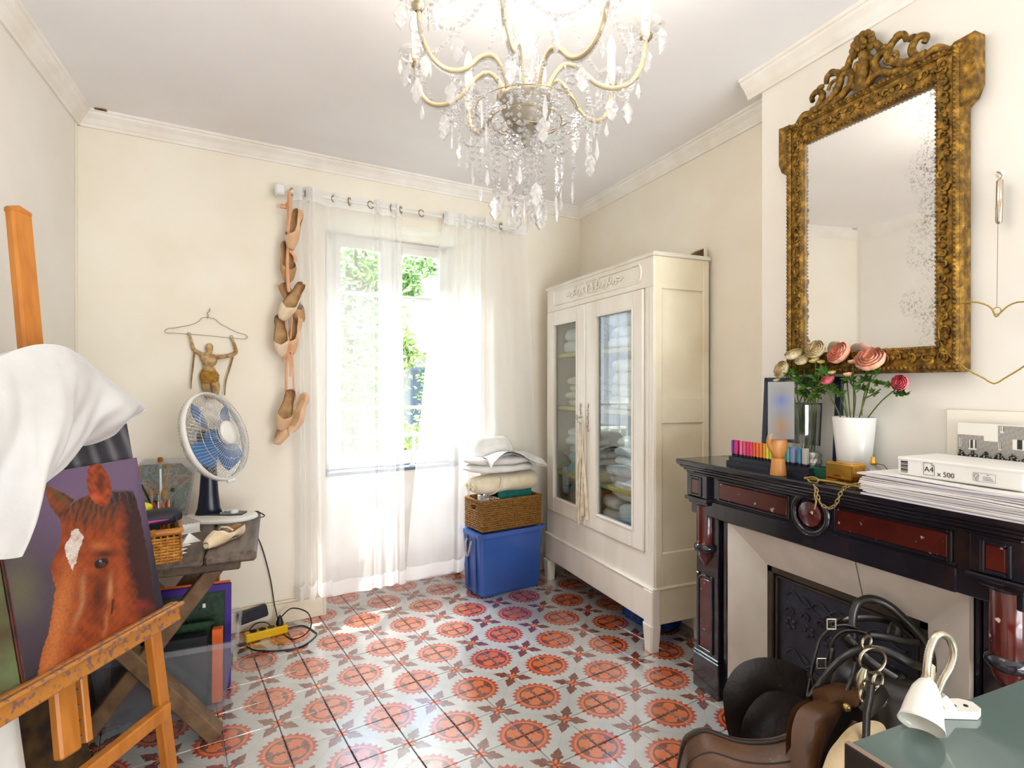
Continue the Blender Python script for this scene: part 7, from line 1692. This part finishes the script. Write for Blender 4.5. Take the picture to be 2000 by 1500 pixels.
# ------------------------------------------------------------------ saddle
m_leather = M('brown_saddle_leather', '#5a3a22', .35, c2='#3d2614', scale=6, bump=.15, bscale=60, coat=.15); m_flap = M('dark_brown_leather', '#241b16', .5, c2='#1a1310', scale=5, bump=.2, bscale=70); m_suede = M('cream_suede', '#c9b491', .95, c2='#b29a72', scale=12, bump=.2, bscale=90); m_blackl = M('black_bridle_leather', '#17140f', .35, c2='#241d17', scale=14, coat=.15)
def F(x, y, d): return W(1300 + x / 2.857, 1140 + y / 2.857, d)
sd = thing('saddle', 'brown leather riding saddle resting on the floor before the fireplace', 'saddle', F(620, 1100, 1.62) * 1.0)
def slabpoly(nm, pts, d0, d1, th, mat, par, curve=.03):
    """leather sheet: outline in the view, depth runs from d0 (left) to d1 (right), with real thickness and a gentle curve"""
    xs = [p[0] for p in pts]; xa, xb = min(xs), max(xs); c_ = [sum(p[0] for p in pts) / len(pts), sum(p[1] for p in pts) / len(pts)]
    q = smoothpath([Vector((x, y, 0)) for x, y in pts], 5, True); rings = []
    for s_ in (1.0, .82, .6, .35, .1):
        rings.append([(c_[0] + (p.x - c_[0]) * s_, c_[1] + (p.y - c_[1]) * s_, s_) for p in q])
    def P3(x, y, s_, o=0): t = (x - xa) / (xb - xa); return F(x, y, d0 + (d1 - d0) * t - curve * (1 - s_ * s_) + o)
    b = MB(); n = len(q)
    for o_, fl_ in ((0, 1), (th, -1)):
        v = [P3(x, y, s_, o_) for r in rings for x, y, s_ in r]; f = []
        for r in range(len(rings) - 1):
            for k in range(n): f.append([r * n + k, r * n + (k + 1) % n, (r + 1) * n + (k + 1) % n, (r + 1) * n + k][::fl_])
        f.append([(len(rings) - 1) * n + k for k in range(n)][::fl_]); b.add(v, f, True)
    b.add([P3(x, y, s_, 0) for x, y, s_ in rings[0]] + [P3(x, y, s_, th) for x, y, s_ in rings[0]], [(k, n + k, n + (k + 1) % n, (k + 1) % n) for k in range(n)], True)
    return b.build(nm, mat, par)
slabpoly('far_flap', [(320, 640), (335, 560), (380, 480), (450, 430), (560, 410), (680, 435), (790, 490), (850, 580), (880, 760), (840, 1000), (640, 1120), (440, 1050), (350, 840)], 1.80, 1.86, .008, m_flap, sd)
slabpoly('inner_flap', [(424, 870), (432, 760), (490, 660), (560, 606), (650, 600), (760, 640), (850, 720), (860, 900), (740, 1040), (520, 1040)], 1.74, 1.80, .010, m_flap, sd)
# seat surface between its raised rim and the near edge
rimp = [(70, 1060), (85, 960), (110, 880), (165, 838), (225, 824), (290, 842), (370, 872), (460, 888), (560, 888), (640, 876), (710, 850)]
near = [(20, 1500), (60, 1500), (120, 1500), (190, 1500), (270, 1500), (350, 1500), (440, 1500), (540, 1500), (620, 1490), (680, 1470), (720, 1440)]
ru = smoothpath([F(x, y, 1.66 - .0001 * x) for x, y in rimp], 6); nu_ = smoothpath([F(x, y, 1.52 - .0001 * x) for x, y in near], 6); n = len(ru) - 1
def seat(i, j):
    k = min(n, int(round(i * n))); p = ru[k].lerp(nu_[k], j); return p + Vector((-SY, -CY, 0)) * (.05 * math.sin(math.pi * j ** .6) - .02 * math.sin(math.pi * i) * math.sin(math.pi * j))
b = MB(); b.grid(seat, n, 14); b.grid(lambda i, j: seat(i, 1 - j) + Vector((SY, CY, 0)) * .02, n, 14); b.grid(lambda i, j: ru[min(n, int(round(i * n)))] + Vector((SY, CY, 0)) * .03 * j - Vector((0, 0, .25 * j)), n, 4); b.build('seat', m_leather, sd)
b = MB(); b.tube([p + Vector((0, 0, .002)) for p in ru], .006, 6); b.build('cantle_welt', m_flap, sd)
b = MB(); b.tube([seat(k / n, .12) + Vector((-SY, -CY, 0)) * .002 for k in range(n + 1)], 0.0018, 5); b.build('seat_seam', m_flap, sd)
# pommel
pm = [((700, 1240), (860, 1240)), ((700, 1030), (865, 1010)), ((700, 880), (900, 900)), ((708, 790), (940, 810)), ((740, 705), (985, 720)), ((800, 662), (1000, 690)), ((880, 645), (985, 668)), ((940, 652), (985, 662))]
la = smoothpath([F(x, y, 1.50 + .02 * i) for i, ((x, y), _) in enumerate(pm)], 4); lb = smoothpath([F(x, y, 1.54 + .02 * i) for i, (_, (x, y)) in enumerate(pm)], 4); m_ = len(la) - 1
tocam = Vector((-SY, -CY, .35)).normalized()
b = MB(); b.grid(lambda i, j: la[min(m_, int(round(j * m_)))].lerp(lb[min(m_, int(round(j * m_)))], i) + tocam * .055 * math.sin(math.pi * i) * (1 - .5 * j), 10, m_); b.grid(lambda i, j: la[min(m_, int(round(j * m_)))].lerp(lb[min(m_, int(round(j * m_)))], 1 - i) - tocam * .03, 10, m_); b.build('pommel', m_leather, sd)
aq = [F(x, y, d) for x, y, d in ((860, 650, 1.62), (940, 618, 1.66), (1020, 622, 1.69), (1085, 655, 1.70), (1112, 710, 1.70), (1100, 790, 1.68), (1060, 860, 1.66))]
b = MB(); b.tube(smoothpath(aq, 5), [.03] * 31, 10); b.build('pommel_arch', m_leather, sd)
slabpoly('suede_panel', [(860, 1120), (900, 960), (960, 870), (1020, 805), (1090, 772), (1170, 765), (1225, 800), (1240, 900), (1200, 1060), (1080, 1180), (930, 1190)], 1.42, 1.52, .02, m_suede, sd, .05)
b = MB(); b.tube([F(x, y, 1.43) for x, y in ((1150, 560), (1140, 640), (1122, 720), (1120, 800), (1118, 870), (1100, 1000))], .011, 6, flat=.3); b.build('girth_strap', m_blackl, sd)
b = MB(); b.ball(F(1010, 690, 1.585), .012, 10, 7); b.build('brass_stud', m_brass, sd)
# ------------------------------------------------------------------ bridle heap
bg = thing('black_tack_bag', 'soft black leather tack bag slumped in front of the fireplace', 'bag', Vector((F(1190, 700, 1.70).x, F(1190, 700, 1.70).y, 0)))
bc = F(1190, 700, 1.70); bc.z = 0; b = MB(frame(bc, 0)); lo = []
for k in range(13):
    t = k / 12; z = .50 * t; w = .175 * (1 - .55 * t ** 2.2) + .01 * math.sin(8 * t); lo.append([Vector((w * .72 * math.cos(a) * (1 + .08 * math.sin(3 * a + 5 * t)), w * 1.25 * math.sin(a) * (1 + .06 * math.sin(4 * a + 7 * t)), z)) for a in [q * math.pi / 12 for q in range(24)]])
b.loft(lo); b.build('bag_body', m_blackl, bg)
br = thing('bridle', 'black leather bridle with steel bit rings heaped before the fireplace', 'bridle', bc + Vector((-.1, 0, .3)))
def strap(pts, r, flat=.35, nm='strap', mat=None):
    q = smoothpath([F(*p) for p in pts], 6); b = MB(); b.tube(q, r, 8, flat=flat); return b.build(nm, mat or m_blackl, br)
D = 1.72
strap([(1065, 430, D), (1050, 300, D), (1045, 200, D + .02), (1065, 120, D + .03), (1120, 86, D + .04), (1190, 95, D + .04), (1270, 140, D + .03), (1350, 215, D + .02), (1430, 300, D), (1490, 400, D - .02), (1530, 500, D - .03)], .013, .8)
strap([(790, 640, 1.66), (815, 500, 1.70), (850, 345, D), (885, 280, D), (940, 242, D), (1010, 235, D), (1070, 262, D)], .012); strap([(800, 500, 1.69), (818, 580, 1.68), (824, 640, 1.66)], .010)
strap([(800, 640, 1.64), (860, 560, 1.65), (930, 470, 1.66), (1010, 400, 1.67), (1100, 362, 1.68), (1200, 366, 1.68), (1290, 402, 1.68), (1380, 450, 1.68), (1450, 470, 1.70)], .014)
strap([(890, 460, 1.70), (915, 380, 1.71), (940, 310, 1.71), (990, 270, 1.71), (1060, 266, 1.71), (1120, 280, 1.71)], .008); strap([(880, 640, 1.68), (920, 480, 1.68), (930, 360, 1.70)], .008)
strap([(1000, 290, 1.70), (1100, 400, 1.68), (1200, 480, 1.67), (1280, 530, 1.66)], .017); strap([(1065, 440, 1.68), (1040, 530, 1.67), (1005, 610, 1.66)], .014)
strap([(920, 225, 1.78), (1000, 200, 1.78), (1100, 190, 1.78), (1200, 196, 1.78), (1300, 230, 1.78), (1400, 310, 1.77), (1450, 370, 1.76)], .012); strap([(1140, 290, 1.72), (1240, 300, 1.72), (1330, 320, 1.72), (1440, 330, 1.72)], .012)
strap([(1240, 370, 1.69), (1300, 420, 1.69), (1380, 455, 1.69)], .009); strap([(1240, 300, 1.73), (1260, 230, 1.75), (1300, 260, 1.75), (1290, 330, 1.73)], .012)
strap([(1300, 520, 1.66), (1330, 560, 1.66), (1340, 600, 1.66)], .015); strap([(1480, 440, 1.72), (1530, 410, 1.72), (1510, 470, 1.72)], .012); strap([(1530, 540, 1.70), (1580, 600, 1.70), (1640, 660, 1.68)], .012)
strap([(1230, 650, 1.64), (1290, 640, 1.64), (1330, 660, 1.65)], .014); strap([(1110, 720, 1.50), (1140, 690, 1.50), (1190, 640, 1.52), (1225, 600, 1.54)], .02)
m_bit = M('tarnished_steel', '#b3a992', .25, 1.0)
def ring3(x, y, rx, ry, d, r, rot=0, nm='bit_ring'):
    c_ = F(x, y, d); sc = d / FPX / 2.857; R_, U_ = Vector((CY, -SY, 0)), Vector((0, 0, 1)); b = MB(); pts = []
    for k in range(24):
        a = 2 * math.pi * k / 24; X_, Y_ = rx * math.cos(a), ry * math.sin(a); X2 = X_ * math.cos(rot) - Y_ * math.sin(rot); Y2 = X_ * math.sin(rot) + Y_ * math.cos(rot); pts.append(c_ + R_ * X2 * sc + U_ * Y2 * sc + Vector((SY, CY, 0)) * .012 * math.cos(a))
    b.tube(pts, r, 8, True); return b.build(nm, m_bit, br)
ring3(1122, 328, 40, 30, 1.66, .0045, .3); ring3(1155, 428, 88, 72, 1.62, .0048, -.4); ring3(1184, 545, 42, 46, 1.58, .005); ring3(1108, 622, 34, 30, 1.56, .005, .5); ring3(1215, 640, 34, 40, 1.58, .004)
b = MB(); b.tube([F(x, y, 1.60) for x, y in ((1112, 470), (1100, 520), (1088, 560), (1078, 600))], [.008, .017, .016, .009], 12); b.build('bit_bar', m_bit, br)
b = MB(); b.tube(smoothpath([F(x, y, 1.57) for x, y in ((1170, 620), (1165, 590), (1190, 572), (1212, 590), (1206, 615))], 4), .005, 8); b.build('bit_hook', m_bit, br)
for x, y, d in ((870, 445, 1.68), (1325, 575, 1.645), (925, 225, 1.70)):
    b = MB(); c_ = F(x, y, d); 
    for (ax, ay, bx2, by2) in ((-1, -1, 1, -1), (1, -1, 1, 1), (1, 1, -1, 1), (-1, 1, -1, -1)): b.cyl(c_ + Vector((CY, -SY, 0)) * .013 * ax + Vector((0, 0, .015 * ay)), c_ + Vector((CY, -SY, 0)) * .013 * bx2 + Vector((0, 0, .015 * by2)), .0026, seg=6)
    b.build('buckle', m_bit, br)
# ------------------------------------------------------------------ desk with glass top, clip lamp
m_deskg = M('green_glass_top', '#5a6a66', .10, c2='#687874', scale=2, coat=.4); m_desk = M('dark_desk_metal', '#2a2523', .4, .3); m_edge = M('pale_brown_edge', '#9a8574', .4, .3)
DZ = .75; dx0, dx1, dy0, dy1 = .905, 1.62, -.55, .665
dk = thing('glass_top_desk', 'desk with green tinted glass top in the right foreground', 'desk', ((dx0 + dx1) / 2, (dy0 + dy1) / 2, 0))
MB().span((dx0 + .012, dy0, DZ - .010), (dx1, dy1, DZ), .002).build('glass_top', m_deskg, dk)
MB().span((dx0, dy0, DZ - .055), (dx0 + .012, dy1 + .002, DZ + .001), .002).build('side_edge', m_desk, dk); MB().span((dx0 + .0125, dy1 - .012, DZ - .05), (dx1, dy1 - .001, DZ - .0105), .002).build('back_edge', m_desk, dk)
MB().span((dx0 + .0005, dy0, DZ + .0012), (dx0 + .0115, dy1 + .001, DZ + .003), .0005).build('edge_trim', m_edge, dk)
for x in (dx0 + .03, dx1 - .03):
    for y in (dy0 + .03, dy1 - .04): MB().span((x - .018, y - .018, 0), (x + .018, y + .018, DZ - .0105), .003).build('leg', m_desk, dk)
MB().span((dx0 + .2, dy0 + .2, DZ - .03), (dx1 - .1, dy1 - .2, DZ - .0105), .002).build('under_panel', M('pale_green_panel', '#8fa59c', .6), dk)
m_lampw = M('white_lamp_enamel', '#eeeae0', .22, coat=.3); m_goose = M('steel_gooseneck', '#c7bda9', .25, .9)
lp = onz(1858, 1392, DZ); lm = thing('clip_lamp', 'small white gooseneck clip lamp standing on the desk', 'lamp', lp)
vr = Vector((CY, -SY, 0)); vf = Vector((SY, CY, 0)); LD = 1.03
def L_(x, y, d=LD): return F(x, y, d)
b = MB(axes(lp + Vector((0, 0, .001)), vr, vf, (0, 0, 1))); b.prism([(-.045, -.02), (.03, -.024), (.046, -.012), (.048, .010), (.03, .022), (-.02, .02), (-.05, .01)], 0, .014); base_ = b.build('clip_base', m_lampw, lm)
for k in range(3): b = MB(axes(lp + Vector((0, 0, .001)), vr, vf, (0, 0, 1))); b.cyl((-.02 + .022 * k, -.004, .014), (-.02 + .022 * k, -.004, .0155), .004, seg=10); b.build('rivet_hole', m_graph, base_)
b = MB(); b.bar(L_(1530, 630, 1.05), L_(1600, 720, 1.05), .018, .02, (0, 0, 1), .003); b.build('clip_arm', m_lampw, lm)
gq = smoothpath([L_(x, y, d) for x, y, d in ((1455, 550, 1.03), (1458, 470, 1.03), (1470, 380, 1.035), (1500, 305, 1.04), (1540, 282, 1.045), (1585, 310, 1.05), (1608, 380, 1.05), (1590, 460, 1.05), (1545, 540, 1.05), (1515, 610, 1.05))], 12)
b = MB(); b.tube(gq, [.0062 + .0010 * (i % 2) for i in range(len(gq))], 10); b.build('gooseneck', m_goose, lm)
ax0, ax1 = L_(1462, 540, 1.03), L_(1425, 790, .985); axd = (ax1 - ax0).normalized(); up_ = vf - axd * vf.dot(axd); up_.normalize()
SL = (ax1 - ax0).length; b = MB(axes(ax0, up_.cross(axd), up_, axd)); b.lathe([(.006, -.004), (.014, .004), (.022, .02), (.028, .045), (.033, .075), (.0355, SL), (.034, SL), (.031, .075), (.02, .02), (0, .01)], 36); b.build('shade', m_lampw, lm)
b = MB(axes(ax0, up_.cross(axd), up_, axd)); b.cyl((0, 0, -.03), (0, 0, .004), .009, .011, 14); b.build('neck_collar', m_goose, lm)
b = MB(axes(ax0, up_.cross(axd), up_, axd)); b.ball((0, 0, SL * .55), (.015, .015, .022), 12, 8); b.build('bulb', m_ceramic, lm)
# ------------------------------------------------------------------ outside the window
m_rail = M('white_balcony_rail', '#e9e9e6', .4); m_ext = M('pale_render_wall', '#c9c4ba', .9, c2='#b9b3a8', scale=2); m_roof = M('light_terracotta_tile', '#cfae92', .8, c2='#b98f70', scale=6); m_shut = M('grey_blue_shutter', '#7d8a9c', .6); m_ground = M('garden_ground', '#6f7f4a', .95, c2='#8a8f68', scale=1)  # roof tiles are light terracotta
bl = thing('balcony_railing', 'white metal balcony railing outside the window', 'railing', B(.5, 1.0, .3), BANG)
zr = bz(700, 853, 1.0)
b = MB(BT); b.span((-.9, .985, zr - .012), (2.1, 1.015, zr + .012), .003); b.build('top_rail', m_rail, bl)
b = MB(BT); b.span((-.9, .985, zr - .62), (2.1, 1.015, zr - .60), .003); b.build('bottom_rail', m_rail, bl)
for k in range(27):
    b = MB(BT); t = -.85 + .112 * k; b.span((t - .008, .992, zr - .60), (t + .008, 1.008, zr - .012)); b.build('baluster', m_rail, bl)
b = MB(BT); b.span((-1.2, .46, .05), (2.4, 1.06, .25)); b.build('balcony_slab', m_ext, bl)
struct('ground', MB().span((-30, 5.5, -3.2), (30, 60, -3.0)), m_ground)
def house(name, label, c, rz, w, d, h, roofh, wins):
    o = thing(name, label, 'house', c, rz); T = frame(c, rz)
    MB(T).span((-w / 2, 0, 0), (w / 2, d, h)).build('walls', m_ext, o)
    b = MB(T); b.prism([(-.4, h), (d + .4, h), (d / 2, h + roofh)], -w / 2 - .3, w / 2 + .3, axes((0, 0, 0), (0, 1, 0), (0, 0, 1), (1, 0, 0))); b.build('roof', m_roof, o)
    for x, z, ww, hh in wins:
        b = MB(T); b.span((x - ww / 2, -.06, z), (x + ww / 2, .02, z + hh), .01); f_ = b.build('window', m_shut, o)
        b = MB(T); b.span((x - ww / 2 + .06, -.075, z + .06), (x + ww / 2 - .06, -.06, z + hh - .06)); b.build('pane', M('far_window_%s' % round(x * 10), '#5f6b78', .2), f_)
    return o
hc1 = W(880, 750, 15); hc1.z = -3.0
house('neighbour_house', 'pale rendered house with shuttered windows behind the garden trees', hc1, -24, 9.0, 6.0, 1.37 + (750 - 690) / FPX * 15 + 3.0, 1.1, ((-2.2, 3.2, .62, 1.5), (-.75, 3.3, .62, 1.5), (-1.55, .9, .9, 1.5), (.9, 3.2, .7, 1.5)))
hc2 = W(905, 750, 24); hc2.z = -3.0
house('distant_house', 'taller pale house farther behind the first roof', hc2, -20, 9.0, 6.0, 1.37 + (750 - 640) / FPX * 24 + 3.0, .8, ((-1.5, 5.0, .8, 1.2),))
m_lf = [M('tree_leaf_%d' % i, a, .55, c2=b_, scale=4, sheen=.1) for i, (a, b_) in enumerate((('#86ad48', '#a6c766'), ('#6f9a52', '#93b56a'), ('#a3bf60', '#c3d27a')))]
m_bark = M('tree_bark', '#8a7864', .9, c2='#6f5f4c', scale=8, bump=.4)
def tree(label, base, h, blobs, nleaf, mat, seed, ls=.11):
    rg = random.Random(seed); o = thing('garden_tree', label, 'tree', base, 0, 'trees outside the window')
    b = MB(); b.tube([base, base + Vector((.1, 0, h * .4)), base + Vector((0, .1, h * .8))], [.14, .1, .04], 8)
    for c, r in blobs: b.tube([base + Vector((.05, 0, h * .6)), (base + Vector((0, 0, h * 1.1))).lerp(c, .5), c], [.05, .022, .006], 5)
    b.build('trunk', m_bark, o)
    v = []; f = []
    for i in range(nleaf):
        c, r = blobs[rg.randrange(len(blobs))]; d = Vector((rg.gauss(0, 1), rg.gauss(0, 1), rg.gauss(0, 1))).normalized() * r * rg.random() ** .45; p = c + d
        a = Vector((rg.uniform(-1, 1), rg.uniform(-1, 1), rg.uniform(-1, .3))).normalized(); s_ = a.orthogonal().normalized() * ls * .22; k = len(v); v += [p, p + a * ls * .5 + s_, p + a * ls, p + a * ls * .5 - s_]; f.append((k, k + 1, k + 2, k + 3))
    b = MB(); b.add(v, f); b.build('foliage', mat, o)['kind'] = 'stuff'; return o
def blob(u, v, d, r): return (W(u, v, d), r)
def gbase(u, d): p = W(u, 750, d); p.z = -3.0; return p
tree('bushy green tree filling the left window panes', gbase(690, 7.5), 6.0, [blob(670, 600, 7.5, .9), blob(700, 680, 7.3, .8), blob(720, 760, 7.2, .5), blob(735, 640, 7.6, .45), blob(665, 760, 7.4, .8), blob(700, 540, 7.6, .7), blob(660, 860, 7.2, .8), blob(730, 540, 7.8, .4)], 5200, m_lf[0], 1)
tree('olive green tree whose branch hangs across the upper right pane', gbase(1000, 6.5), 5.8, [blob(800, 500, 6.0, .20), blob(832, 506, 6.0, .2), blob(795, 540, 6.0, .12), blob(803, 562, 6.0, .10), blob(860, 500, 6.2, .3), blob(900, 470, 6.5, .6)], 900, m_lf[1], 2, .10)
tree('yellow green shrub tree beside the house corner', gbase(862, 11), 4.2, [blob(850, 730, 11, .35), blob(856, 700, 11, .3), blob(852, 770, 11, .4), blob(845, 840, 9, .35), blob(858, 850, 9, .4), blob(880, 800, 11, .6)], 1300, m_lf[2], 3)
tree('low pale green bushes behind the balcony railing', gbase(720, 9), 2.6, [blob(690, 850, 9, .6), blob(740, 860, 9, .6), blob(800, 870, 9, .6), blob(650, 850, 9, .6), blob(790, 665, 12, .28), blob(800, 690, 12, .25)], 2400, m_lf[2], 4, .13)
bpy.context.view_layer.update()
